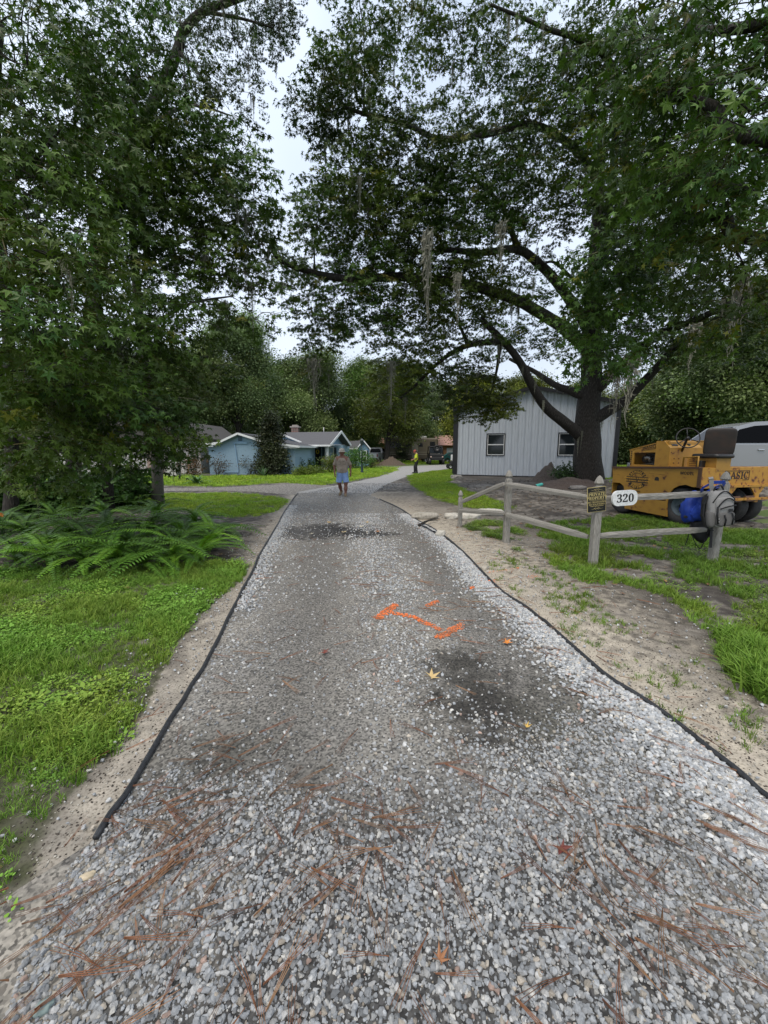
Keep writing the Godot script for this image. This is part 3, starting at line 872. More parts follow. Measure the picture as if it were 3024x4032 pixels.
var FERN_BED: Array = [Vector2(-15.048, -9.816), Vector2(-10.059, -10.535), Vector2(-9.290, -12.878), Vector2(-7.372, -12.878), Vector2(-4.966, -10.535), Vector2(-3.392, -8.139), Vector2(-2.638, -6.460), Vector2(-2.625, -5.447), Vector2(-3.102, -4.955), Vector2(-3.913, -4.867), Vector2(-4.859, -4.955), Vector2(-8.066, -5.141)]
func lawns() -> void:
	var t1 := tuft(101, 16, 0.075, 0.05); var t2 := tuft(102, 26, 0.05, 0.14, 0.004); var t3 := tuft(103, 60, 0.07, 0.35, 0.009)
	var w1 := weed(104, 20, 0.06, 0.07, 0.021); var w2 := weed(105, 22, 0.16, 0.16, 0.06)
	var g := Color(0.185, 0.325, 0.048); var gb := Color(0.265, 0.42, 0.045)
	scatter("lawn_grass", t1, LAWN_LEFT, 26000, g, Vector2(0.55, 1.15), -1.0, 0.8, 1, 0.12)
	scatter("lawn_grass", w1, LAWN_LEFT, 15000, Color(0.19, 0.37, 0.055), Vector2(0.6, 1.3), -0.25, 0.7, 2, 0.15)
	scatter("lawn_grass", t2, ISLAND, 6000, gb, Vector2(0.9, 1.4), -1.0, 1.0, 3, 0.2)
	scatter("lawn_grass", t2, LAWN_RIGHT, 15000, gb * 0.85, Vector2(0.9, 1.4), -1.0, 1.0, 4, 0.3)
	scatter("lawn_grass", t3, LAWN_HOUSE, 9000, gb * 1.1, Vector2(0.9, 1.4), -1.0, 1.0, 5, 0.4)
	scatter("patchy_grass", t1, VERGE, 15000, g * 0.8, Vector2(0.7, 1.4), 0.0, 0.9, 6, 0.3)
	scatter("patchy_grass", w1, VERGE, 9000, g * 0.9, Vector2(0.6, 1.2), -0.05, 0.8, 7, 0.3)
	scatter("patchy_grass", t1, TUFTS_SHOULDER, 3000, g, Vector2(0.6, 1.2), 0.0, 1.2, 8, 0.35)
	scatter("patchy_grass", t1, [Vector2(3.039, -3.522), Vector2(3.278, -3.258), Vector2(3.234, -2.706), Vector2(2.704, -2.220), Vector2(2.563, -2.491), Vector2(2.551, -2.766), Vector2(2.721, -3.102)], 1500, g, Vector2(1.0, 2.0), -1.0, 1.2, 18, 0.1)
	scatter("patchy_grass", t1, ROLLER_GRASS, 5000, g * 0.9, Vector2(0.5, 1.0), -0.3, 1.0, 9)
	scatter("bed_weeds", w2, FERN_BED, 1300, Color(0.07, 0.16, 0.025), Vector2(0.5, 1.1), -0.5, 1.0, 10, 0.1)
	scatter("lawn_grass", t3, [Vector2(0.025, -44.001), Vector2(8.202, -48.258), Vector2(9.721, -55.394), Vector2(-1.844, -55.394), Vector2(-3.264, -41.555)], 5000, gb, Vector2(1.2, 2.2), -1.0, 1.0, 11, 0.0)
	scatter("lawn_grass", t3, [Vector2(8.5, -14.5), Vector2(16, -14), Vector2(40, -40), Vector2(10, -40), Vector2(13.4, -24)], 9000, gb, Vector2(1.2, 2.0), -1.0, 1.0, 12, 0.0)
	scatter("bed_weeds", w1, [Vector2(2.113, -10.163), Vector2(2.854, -9.492), Vector2(2.807, -7.300), Vector2(2.193, -6.460), Vector2(2.127, -7.300), Vector2(1.654, -8.378)], 1500, g * 0.8, Vector2(0.8, 1.4), -0.1, 1.0, 13, 0.1)
	# sprinkles of small weeds on the sand
	scatter("patchy_grass", t1, [Vector2(2.107, -6.940), Vector2(2.422, -4.323), Vector2(2.532, -3.102), Vector2(2.348, -2.141), Vector2(1.921, -1.705), Vector2(1.853, -1.998), Vector2(1.701, -2.959), Vector2(1.542, -4.466), Vector2(1.375, -5.556)], 900, g * 0.8, Vector2(0.35, 0.8), -0.12, 1.4, 14, 0.0)
	# fallen pine needles in loose bundles
	rng.seed = 202
	var nd := MB.new(false)
	for k in 3:
		var a := (k - 1) * 0.06
		nd.tube([Vector3(0, 0.003 * k, 0), Vector3(sin(a) * 0.09, 0.006, 0.09), Vector3(sin(a) * 0.2 + 0.01, 0.002, 0.19)], [0.0013, 0.0012, 0.0008], 3, false)
	var nm := StandardMaterial3D.new(); nm.vertex_color_use_as_albedo = true; nm.roughness = 0.7
	var nmesh := nd.done(nm)
	var xf := []; var cs := []
	var heaps := [[Vector2(-1.004, -1.585), 0.16, 40, 1.2], [Vector2(-0.936, -1.284), 0.30, 60, 2.4], [Vector2(-1.095, -1.154), 0.25, 40, 2.4], [Vector2(-0.786, -1.141), 0.3, 50, 2.5], [Vector2(-0.020, -1.585), 0.12, 30, 1.5], [Vector2(-0.250, -1.459), 0.2, 26, 1.2], [Vector2(-0.521, -1.459), 0.3, 40, 2.2], [Vector2(0.862, -1.655), 0.1, 16, 0.5], [Vector2(0.909, -1.459), 0.15, 20, 0.3], [Vector2(0.825, -1.268), 0.2, 26, 2.7], [Vector2(1.163, -1.284), 0.35, 46, 0.7], [Vector2(1.658, -1.655), 0.15, 40, 0.9], [Vector2(1.055, -1.141), 0.3, 40, 0.6], [Vector2(-0.907, -1.022), 0.12, 20, 1.0], [Vector2(-0.889, -2.141), 0.3, 26, 1.6], [Vector2(-0.582, -1.998), 0.2, 20, 2.5], [Vector2(0.174, -1.933), 0.15, 12, 0.4], [Vector2(1.283, -4.124), 0.3, 60, 0.8], [Vector2(-0.186, -5.341), 0.4, 50, 1.5], [Vector2(0.693, -4.466), 0.4, 40, 1.5], [Vector2(-0.791, -3.102), 0.5, 36, 2.3], [Vector2(-1.069, -3.029), 0.3, 20, 1.0], [Vector2(1.638, -2.542), 0.25, 30, 0.9], [Vector2(1.629, -2.959), 0.3, 24, 0.9], [Vector2(0.087, -1.268), 0.3, 26, 0.1], [Vector2(-0.108, -1.128), 0.3, 26, 2.9], [Vector2(0.482, -1.079), 0.4, 30, 0.5], [Vector2(-0.896, -1.841), 0.25, 36, 2.3], [Vector2(-0.820, -1.440), 0.2, 40, 2.5], [Vector2(0.558, -2.491), 0.2, 8, 1.5], [Vector2(0.807, -3.721), 0.5, 30, 1.2], [Vector2(-0.301, -1.813), 0.4, 24, 1.9]]
	for hp in heaps:
		for k in int(hp[2] * 0.3):
			var p: Vector2 = hp[0] + Vector2(rng.randfn(), rng.randfn()) * hp[1] * 0.85
			xf.append(Transform3D(rot(hp[3] + rng.randfn() * 0.35 + (PI if rng.randf() < 0.5 else 0.0), rnd(-0.05, 0.02)).scaled(Vector3.ONE * rnd(0.7, 1.25)), Vector3(p.x, 0.032 + rnd(0, 0.012), p.y)))
			cs.append(Color(0.20, 0.075, 0.033).lerp(Color(0.30, 0.165, 0.08), rng.randf()) * rnd(0.5, 1.2))
	for k in 220:
		var z := -0.7 - 7.0 * pow(rng.randf(), 1.4); var x := rnd(-1.8, 2.0 if z > -3.0 else 3.0)
		xf.append(Transform3D(rot(rnd(0, TAU)).scaled(Vector3.ONE * rnd(0.6, 1.2)), Vector3(x, 0.03, z)))
		cs.append(Color(0.24, 0.10, 0.045) * rnd(0.6, 1.3))
	multi("pine_needles", nmesh, xf, cs, null)
	# leaf litter on the soil
	xf = []; cs = []
	var lm := MB.new(); star_leaf(lm, Vector3.ZERO, Vector3(0, 0, 1), Vector3.UP, 0.05, -0.25)
	for k in 260:
		var z := rnd(-12.0, -4.5)
		var x: float = edge_x(ER, z) + 0.3 + absf(rng.randfn()) * 3.0 if k % 3 else edge_x(EL, z) - 0.2 - absf(rng.randfn()) * 1.2
		xf.append(Transform3D(rot(rnd(0, TAU), rnd(-0.3, 0.3), rnd(-0.3, 0.3)).scaled(Vector3.ONE * rnd(0.6, 1.2)), Vector3(x, hgt(x, z) + 0.02, z)))
		cs.append(Color(0.16, 0.075, 0.04).lerp(Color(0.3, 0.18, 0.07), rng.randf()) * rnd(0.5, 1.2))
	for k in 1500:
		var x := rnd(3.6, 12.5); var z := rnd(-22.5, -8.5)
		if inside(Vector2(x, z), PackedVector2Array(LAWN_RIGHT)): continue
		xf.append(Transform3D(rot(rnd(0, TAU), rnd(-0.5, 0.5), rnd(-0.5, 0.5)).scaled(Vector3.ONE * rnd(0.6, 1.6)), Vector3(x, hgt(x, z) + 0.02, z)))
		cs.append(Color(0.05, 0.035, 0.025).lerp(Color(0.22, 0.16, 0.10), pow(rng.randf(), 2.0)) * rnd(0.5, 1.2))
	multi("leaf_litter", lm.done(nm), xf, cs, null)


# ---------------------------------------------------------------- the metal shed
func facet(mb: MB, pts: Array, thick: Vector3) -> void:
	# a flat slab through pts, given thickness along a vector
	var n := pts.size()
	for i in range(1, n - 1):
		mb.tri(pts[0], pts[i], pts[i + 1]); mb.tri(pts[0] + thick, pts[i + 1] + thick, pts[i] + thick)
	for i in n:
		var j := (i + 1) % n
		mb.quad(pts[i], pts[i] + thick, pts[j] + thick, pts[j])

func window_unit(parent: Node3D, n: String, t: Transform3D, w: float, h: float, frame_m: Material, trim_m: Material, rail := true, cols := 1) -> void:
	# a window whose face looks along local +z; origin at its lower left corner
	var mb := MB.new()
	var fw := 0.05
	for q in [[w / 2, -fw / 2, w + fw * 2, fw], [w / 2, h + fw / 2, w + fw * 2, fw], [-fw / 2, h / 2, fw, h], [w + fw / 2, h / 2, fw, h]]:
		mb.box(t * Vector3(q[0], q[1], 0.02), Vector3(q[2], q[3], 0.06), t.basis)
	var win := put(n, mb.done(trim_m), parent)
	var fm := MB.new()
	for q in [[w / 2, 0.02, w - 0.004, 0.04], [w / 2, h - 0.02, w - 0.004, 0.04], [0.02, h / 2, 0.04, h - 0.084], [w - 0.02, h / 2, 0.04, h - 0.084]]:
		fm.box(t * Vector3(q[0], q[1], 0.0), Vector3(q[2], q[3], 0.05), t.basis)
	if rail: fm.box(t * Vector3(w / 2, h / 2, 0.0), Vector3(w - 0.084, 0.06, 0.045), t.basis)
	for c in range(1, cols): fm.box(t * Vector3(w * c / cols, h / 2, 0.002), Vector3(0.035, h - 0.084, 0.04), t.basis)
	put("frame", fm.done(frame_m), win)
	var ph := [[0.04, h / 2 - 0.03], [h / 2 + 0.03, h - 0.04]] if rail else [[0.04, h - 0.04]]
	for q in ph:
		var pm := MB.new()
		pm.box(t * Vector3(w / 2, (q[0] + q[1]) / 2, -0.03), Vector3(w - 0.082, q[1] - q[0], 0.012), t.basis)
		put("pane", pm.done(mat(0.012, 0.016, 0.018, 0.06)), win)

func shed() -> void:
	var A := Vector3(4.622, 0.000, -26.201); var B := Vector3(12.869, 0.000, -22.954)
	var x := (B - A).normalized(); var w := (B - A).length()
	var b := Basis(x, Vector3.UP, x.cross(Vector3.UP))
	var t := thing("metal_shed", "pale grey ribbed metal shed with black trim behind the big tree", "shed", A)
	t.basis = b
	# local: x along the front, y up, z towards the viewer (front at 0), body to z -12
	var eave := 4.15; var ridge := 5.15; var mid := w * 0.5; var dep := 12.0
	var top := func(px: float) -> float: return lerpf(eave, ridge, 1.0 - absf(px - mid) / mid)
	var wall := tex_mat(noise_tex(299, 0.02, [[0.0, Color(0.40, 0.43, 0.465)], [0.6, Color(0.45, 0.485, 0.525)], [1.0, Color(0.47, 0.51, 0.55)]], 256), Vector3(1.4, 0.25, 1.4), 0.32)
	var black := mat(0.012, 0.012, 0.014, 0.4)
	var rec := MB.new()
	rec.prism([Vector2(0.06, 0.02), Vector2(w - 0.06, 0.02), Vector2(w - 0.06, eave - 0.06), Vector2(mid, ridge - 0.06), Vector2(0.06, eave - 0.06)], Transform3D(Basis(), Vector3(0, 0, -dep + 0.1)), 0.08)
	rec.box(Vector3(0.05, eave / 2, -dep / 2), Vector3(0.08, eave - 0.1, dep - 0.2)); rec.box(Vector3(w - 0.05, eave / 2, -dep / 2), Vector3(0.08, eave - 0.1, dep - 0.2))
	put("wall", rec.done(wall), t)
	var fl := MB.new(); fl.box(Vector3(w / 2, 0.03, -dep / 2), Vector3(w - 0.2, 0.06, dep - 0.2)); put("floor_slab", fl.done(mat(0.3, 0.29, 0.27)), t)
	# windows as openings between panels
	var wins := [[Vector3(6.554, 0.000, -26.201), 1.13, 1.27], [Vector3(10.321, 0.000, -24.472), 1.13, 1.27]]
	var wx := []
	var n := 24
	var pw := w / n
	for q in wins: wx.append(roundf((q[0] - A).dot(x) / pw) * pw + 0.02)
	for i in n:
		var x0 := pw * i; var x1 := pw * (i + 1)
		# split round the windows
		var spans := [[0.06, -1.0]]
		for k in 2:
			if x1 > wx[k] + 0.03 and x0 < wx[k] + pw * 3.0 - 0.07: spans = [[0.06, 1.28], [2.62, -1.0]]
		for s in spans:
			var mb := MB.new()
			for seg in [[x0, x0 + pw * 0.34, 0.0, 0.0], [x0 + pw * 0.34, x0 + pw * 0.42, 0.0, 0.016], [x0 + pw * 0.42, x0 + pw * 0.46, 0.016, 0.016], [x0 + pw * 0.46, x0 + pw * 0.5, 0.016, 0.0], [x0 + pw * 0.5, x0 + pw * 0.84, 0.0, 0.0], [x0 + pw * 0.84, x0 + pw * 0.89, 0.0, 0.055], [x0 + pw * 0.89, x0 + pw * 0.94, 0.055, 0.055], [x0 + pw * 0.94, x1, 0.055, 0.0]]:
				var ya: float = top.call(seg[0]) - 0.02 if s[1] < 0 else s[1]; var yb: float = top.call(seg[1]) - 0.02 if s[1] < 0 else s[1]
				mb.quad(Vector3(seg[0], s[0], seg[2]), Vector3(seg[0], ya, seg[2]), Vector3(seg[1], yb, seg[3]), Vector3(seg[1], s[0], seg[3]))
				mb.quad(Vector3(seg[0], s[0], -0.01), Vector3(seg[1], s[0], -0.01), Vector3(seg[1], yb, -0.01), Vector3(seg[0], ya, -0.01))
			put("panel", mb.done(wall), t)
	for k in 2:
		window_unit(t, "window", Transform3D(Basis(), Vector3(wx[k] + 0.03, 1.31, 0.0)), pw * 3.0 - 0.10, 1.26, mat(0.62, 0.63, 0.62, 0.5), black)
	# trim, roof
	var tr := MB.new()
	tr.box(Vector3(-0.05, eave / 2, -0.02), Vector3(0.22, eave, 0.16))
	put("corner_trim", tr.done(black), t)
	put("corner_trim", MB.new().box(Vector3(w + 0.04, eave / 2, -0.02), Vector3(0.22, eave, 0.16)).done(black), t)
	var bt := MB.new(); bt.box(Vector3(w / 2, 0.045, 0.03), Vector3(w - 0.2, 0.05, 0.05)); put("base_trim", bt.done(black), t)
	for sgn in [-1.0, 1.0]:
		var e := Vector3(mid + sgn * (mid + 0.25), eave - 0.05, 0.35); var r := Vector3(mid, ridge + 0.0, 0.35)
		var rf := MB.new()
		facet(rf, [e + Vector3(0, 0.12, 0), r + Vector3(0, 0.12, 0), r + Vector3(0, 0.12, -dep - 0.5), e + Vector3(0, 0.12, -dep - 0.5)], Vector3(0, -0.05, 0))
		put("roof", rf.done(mat(0.03, 0.03, 0.033, 0.45)), t)
		var rk := MB.new(); facet(rk, [e + Vector3(0, -0.06, 0.003), e + Vector3(0, 0.14, 0.003), r + Vector3(0, 0.14, 0.003), r + Vector3(0, -0.06, 0.003)], Vector3(0, 0, -0.04))
		put("rake_trim", rk.done(black), t)
	var gt := MB.new(); gt.box(Vector3(-0.22, eave - 0.02, -dep / 2), Vector3(0.14, 0.14, dep)); gt.box(Vector3(w + 0.2, eave - 0.02, -dep / 2), Vector3(0.14, 0.14, dep)); put("gutter", gt.done(black), t)
	var ds := MB.new(); ds.box(Vector3(-0.22, 2.1, -0.12), Vector3(0.09, 4.0, 0.09)); put("downspout", ds.done(black), t)

# ---------------------------------------------------------------- the blue house
func house() -> void:
	var t := thing("blue_house", "light blue stucco house with grey shingle roofs and white trim", "house", Vector3(-6, 0, -31))
	var o := -t.position
	var blue := tex_mat(noise_tex(301, 0.08, [[0.0, Color(0.22, 0.335, 0.425)], [1.0, Color(0.29, 0.41, 0.50)]], 256), Vector3.ONE * 0.5, 0.85)
	var lblue := mat(0.22, 0.36, 0.50, 0.8)
	var white := mat(0.72, 0.74, 0.74, 0.6)
	var shin := tex_mat(noise_tex(302, 0.06, [[0.0, Color(0.07, 0.07, 0.075)], [1.0, Color(0.17, 0.17, 0.178)]], 256), Vector3(1.2, 4.0, 1.2), 0.95)
	var dark := mat(0.01, 0.011, 0.013, 0.3)
	var wing_z := -27.0
	var k := wing_z / -27.0
	# left wing: gable wall towards the viewer
	var wl := MB.new()
	var xL := -11.5; var xR := -5.86; var ax := -9.42; var ah := 2.66
	wl.prism([Vector2(xL, 0), Vector2(xR, 0), Vector2(xR, 1.83), Vector2(-7.7, 2.08), Vector2(ax, ah), Vector2(-10.85, 2.03), Vector2(xL, 1.98)], Transform3D(Basis(), Vector3(0, 0, wing_z) + o), 0.2)
	wl.box(Vector3(xL + 0.1, 0.99, wing_z - 4.6) + o, Vector3(0.2, 1.98, 8.8)); wl.box(Vector3(xR - 0.1, 0.91, wing_z - 4.1) + o, Vector3(0.2, 1.82, 7.8))
	put("wall", wl.done(blue), t)
	var ov := 0.35
	var roof := func(a: Vector3, b: Vector3, c: Vector3, d: Vector3) -> void:
		# rows of shingles from eave (a, b) up to ridge (d, c)
		var mb := MB.new()
		var rows := 12
		for i in rows:
			var f0 := float(i) / rows; var f1 := float(i + 1) / rows
			var p0 := a.lerp(d, f0) + Vector3(0, 0.03, 0); var p1 := b.lerp(c, f0) + Vector3(0, 0.03, 0); var p2 := b.lerp(c, f1) + Vector3(0, 0.012, 0); var p3 := a.lerp(d, f1) + Vector3(0, 0.012, 0)
			mb.quad(p0, p1, p2, p3); mb.quad(p0, p0 - Vector3(0, 0.02, 0), p1 - Vector3(0, 0.02, 0), p1)
		facet(mb, [a, b, c, d], Vector3(0, -0.06, 0))
		put("roof", mb.done(shin), t)
	var R0 := Vector3(ax, ah + 0.05, wing_z + ov) + o; var R1 := Vector3(ax, ah + 0.05, wing_z - 9.0) + o
	roof.call(Vector3(-10.95, 2.03, wing_z + ov) + o, Vector3(-10.95, 2.03, wing_z - 9.0) + o, R1, R0)
	roof.call(Vector3(-5.55, 1.86, wing_z + ov) + o, Vector3(-5.55, 1.86, wing_z - 9.0) + o, R1, R0)
	var fr := MB.new(); fr.box(Vector3(-11.35, 2.06, wing_z - 4.3) + o, Vector3(1.0, 0.1, 9.2)); put("flat_roof", fr.done(shin), t)
	var fa := MB.new()
	fa.box(Vector3(-11.35, 2.02, wing_z + 0.33) + o, Vector3(1.02, 0.16, 0.04)); fa.box(Vector3(-11.45, 1.88, wing_z + 0.2) + o, Vector3(0.75, 0.12, 0.2))
	put("fascia", fa.done(white), t)
	for q in [[Vector3(-10.95, 1.97, wing_z + 0.36), Vector3(ax, ah, wing_z + 0.36)], [Vector3(ax, ah, wing_z + 0.36), Vector3(-7.7, 2.12, wing_z + 0.36)], [Vector3(-7.7, 2.12, wing_z + 0.36), Vector3(-5.55, 1.83, wing_z + 0.36)]]:
		var mb := MB.new(); mb.bar(q[0] + o, q[1] + o, 0.13, 0.03); put("rake_board", mb.done(white), t)
	var ef := MB.new(); ef.box(Vector3(-5.52, 1.83, wing_z - 3.4) + o, Vector3(0.12, 0.13, 7.5)); put("gutter", ef.done(white), t)
	var ef2 := MB.new(); ef2.box(Vector3(-6.3, 1.80, wing_z + 0.26) + o, Vector3(1.5, 0.14, 0.12)); put("fascia", ef2.done(white), t)
	# vent and pipe on the gable
	var ve := MB.new(); ve.box(Vector3(-9.38, 2.34, wing_z + 0.02) + o, Vector3(0.36, 0.4, 0.03)); 
	var vo := put("gable_vent", ve.done(lblue), t)
	for i in 5:
		var mb := MB.new(); mb.box(Vector3(-9.38, 2.21 + i * 0.065, wing_z + 0.05) + o, Vector3(0.26, 0.035, 0.03), rot(0, 0.5)); put("slat", mb.done(mat(0.06, 0.09, 0.11)), vo)
	var pp := MB.new(false)
	pp.tube([Vector3(-9.78, 2.03, wing_z + 0.08) + o, Vector3(-9.70, 1.6, wing_z + 0.06) + o, Vector3(-9.58, 0.25, wing_z + 0.06) + o, Vector3(-9.62, 0.17, wing_z + 0.06) + o, Vector3(-10.6, 0.15, wing_z + 0.06) + o], [0.03], 6)
	pp.smooth(false).box(Vector3(-9.38, 2.06, wing_z + 0.05) + o, Vector3(0.95, 0.07, 0.08))
	put("drain_pipe", pp.done(lblue), t)
	# main block, turned 17 degrees
	var u := Vector3(0.957, 0, 0.29); var v := Vector3(0.29, 0, -0.957)
	var F := Vector3(-4.45, 0, -33.4)
	var at := func(l: float, d: float, h: float) -> Vector3: return F - u * l + v * d + Vector3(0, h, 0) + o
	var mbs := Basis(u, Vector3.UP, u.cross(Vector3.UP))
	# projecting gable wall left of the porch
	var gw := MB.new()
	gw.prism([Vector2(-7.75, 0), Vector2(-6.75, 0), Vector2(-6.72, 2.1), Vector2(-8.5, 2.86), Vector2(-8.5, 0)], Transform3D(Basis(), Vector3(0, 0, -34.6) + o), 0.2)
	put("wall", gw.done(lblue), t)
	var gr := MB.new(); gr.bar(Vector3(-8.6, 2.93, -34.5) + o, Vector3(-6.62, 2.10, -34.5) + o, 0.13, 0.25); put("rake_board", gr.done(white), t)
	var bw := MB.new()
	bw.box(at.call(1.6, 1.7, 1.0), Vector3(4.2, 2.0, 0.2), mbs)
	bw.box(at.call(0.2, 3.2, 1.0), Vector3(0.2, 2.0, 3.0), mbs)
	put("wall", bw.done(blue), t)
	var porch := MB.new(); porch.box(at.call(1.2, 0.9, 0.07), Vector3(3.2, 0.14, 1.9), mbs, 0.01); put("porch_floor", porch.done(mat(0.35, 0.34, 0.32)), t)
	roof.call(at.call(2.5, -0.25, 1.98), at.call(-0.25, -0.25, 1.98), at.call(-0.25, 2.0, 3.12), at.call(5.2, 2.0, 3.12))
	roof.call(at.call(-0.25, 4.2, 1.98), at.call(5.2, 4.2, 1.98), at.call(5.2, 2.0, 3.12), at.call(-0.25, 2.0, 3.12))
	var gab := MB.new()
	facet(gab, [at.call(0.35, 0.35, 2.08), at.call(0.35, 2.0, 2.92), at.call(0.35, 3.7, 2.08)], -u * 0.1)
	put("gable", gab.done(lblue), t)
	var sof := MB.new()
	for q in [[at.call(-0.27, -0.27, 1.98), at.call(-0.27, 2.0, 3.13)], [at.call(-0.27, 2.0, 3.13), at.call(-0.27, 4.22, 1.98)]]: sof.bar(q[0], q[1], 0.2, 0.04)
	sof.bar(at.call(0.25, -0.1, 2.02), at.call(0.25, 3.9, 2.02), 0.12, 0.1)
	put("rake_board", sof.done(white), t)
	var gu := MB.new(); gu.bar(at.call(2.6, -0.3, 1.95), at.call(-0.27, -0.3, 1.95), 0.13, 0.1); put("gutter", gu.done(white), t)
	for q in [[2.1, 0.12], [0.2, 0.12], [0.1, 2.3]]:
		var mb := MB.new(); mb.box(at.call(q[0], q[1], 1.03), Vector3(0.16, 1.8, 0.16), mbs, 0.01); put("porch_post", mb.done(white), t)
	# door and windows on the porch wall
	var ft := func(l: float, h: float) -> Transform3D: return Transform3D(mbs, at.call(l, 1.58, h))
	var dt: Transform3D = ft.call(2.05, 0.0)
	var dm := MB.new(); dm.box(dt * Vector3(0.28, 0.95, 0.03), Vector3(0.62, 1.72, 0.05), mbs)
	var door := put("door", dm.done(dark), t)
	var wr := MB.new(false)
	var ring := []
	for i in 13: ring.append(dt * (Vector3(0.28, 1.45, 0.08) + Vector3(cos(TAU * i / 12), sin(TAU * i / 12) * 1.3, 0) * 0.12))
	wr.tube(ring, [0.045], 5); put("wreath", wr.done(mat(0.5, 0.38, 0.04)), door)
	window_unit(t, "window", ft.call(1.05, 0.85), 0.75, 0.95, white, white, true, 2)
	for q in [1.32, 0.26]:
		var mb := MB.new(); mb.box(ft.call(q, 1.32) * Vector3(0.1, 0, 0.03), Vector3(0.24, 0.98, 0.04), mbs); put("shutter", mb.done(mat(0.015, 0.03, 0.04, 0.5)), t)
	var wb := MB.new(); wb.box(ft.call(0.65, 0.72) * Vector3(0, 0, 0.1), Vector3(0.8, 0.14, 0.16), mbs, 0.01); put("window_box", wb.done(lblue), t)
	# chimney of brick courses, pipe
	var ch := put("chimney", MB.new().box(Vector3(-8.0, 3.05, -37.5) + o, Vector3(0.62, 1.0, 0.6)).done(mat(0.16, 0.12, 0.105)), t)
	for i in 9:
		var mb := MB.new()
		for j in 3: mb.box(Vector3(-8.21 + j * 0.21, 2.72 + i * 0.1, -37.18) + o, Vector3(0.19, 0.08, 0.06))
		put("brick_course", mb.done(mat(0.22 + 0.03 * (i % 3), 0.17, 0.15)), ch)
	put("chimney_cap", MB.new().box(Vector3(-8.0, 3.62, -37.5) + o, Vector3(0.85, 0.12, 0.8), Basis(), 0.02).box(Vector3(-8.0, 3.75, -37.5) + o, Vector3(0.5, 0.12, 0.5), Basis(), 0.02).done(mat(0.3, 0.27, 0.25)), ch)
	put("vent_pipe", MB.new(false).tube([Vector3(-5.3, 3.0, -36.5) + o, Vector3(-5.3, 3.55, -36.5) + o], [0.04], 6).done(mat(0.6, 0.6, 0.58)), t)
	# right wing with its own gable
	var z2 := -41.0
	var g2 := Vector3(-2.03, 2.5, z2); var l2 := Vector3(-2.62, 1.72, z2); var r2 := Vector3(-1.42, 1.72, z2)
	var rb := Vector3(-2.2, 0, -4.6)
	var rw := MB.new()
	rw.prism([Vector2(-2.56, 0), Vector2(-1.48, 0), Vector2(-1.48, 1.7), Vector2(-2.03, 2.45), Vector2(-2.56, 1.7)], Transform3D(Basis(), Vector3(0, 0, z2) + o), 0.2)
	put("wall", rw.done(lblue), t)
	var lw := MB.new(); facet(lw, [Vector3(-2.57, 0, z2 - 0.1) + o, Vector3(-2.57, 1.72, z2 - 0.1) + o, Vector3(-2.57, 1.72, z2 - 0.1) + rb + o, Vector3(-2.57, 0, z2 - 0.1) + rb + o], Vector3(0.1, 0, 0)); put("wall", lw.done(blue), t)
	roof.call(l2 + Vector3(-0.06, 0, 0.3) + o, l2 + rb + Vector3(-0.06, 0, 0) + o, g2 + rb + o, g2 + Vector3(0, 0, 0.3) + o)
	roof.call(r2 + Vector3(0.06, 0, 0.3) + o, r2 + rb + Vector3(0.06, 0, 0) + o, g2 + rb + o, g2 + Vector3(0, 0, 0.3) + o)
	var rk := MB.new(); rk.bar(l2 + Vector3(-0.1, -0.06, 0.32) + o, g2 + Vector3(0, 0.02, 0.32) + o, 0.1, 0.04).bar(g2 + Vector3(0, 0.02, 0.32) + o, r2 + Vector3(0.1, -0.06, 0.32) + o, 0.1, 0.04); put("rake_board", rk.done(white), t)
	var g3 := MB.new(); g3.bar(l2 + Vector3(-0.1, -0.02, 0.3) + o, l2 + rb + Vector3(-0.1, -0.02, 0) + o, 0.1, 0.08).tube([l2 + Vector3(-0.1, -0.05, 0.3) + o, l2 + Vector3(0.04, -0.35, 0.06) + o, l2 + Vector3(0.04, -1.6, 0.06) + o], [0.045], 6); put("downspout", g3.done(white), t)
	window_unit(t, "window", Transform3D(Basis(), Vector3(-2.3, 0.45, z2 + 0.03) + o), 0.55, 1.05, white, white, true, 2)
	for q in [-2.45, -1.62]:
		put("shutter", MB.new().box(Vector3(q, 0.98, z2 + 0.04) + o, Vector3(0.14, 1.1, 0.04)).done(mat(0.012, 0.02, 0.04, 0.5)), t)

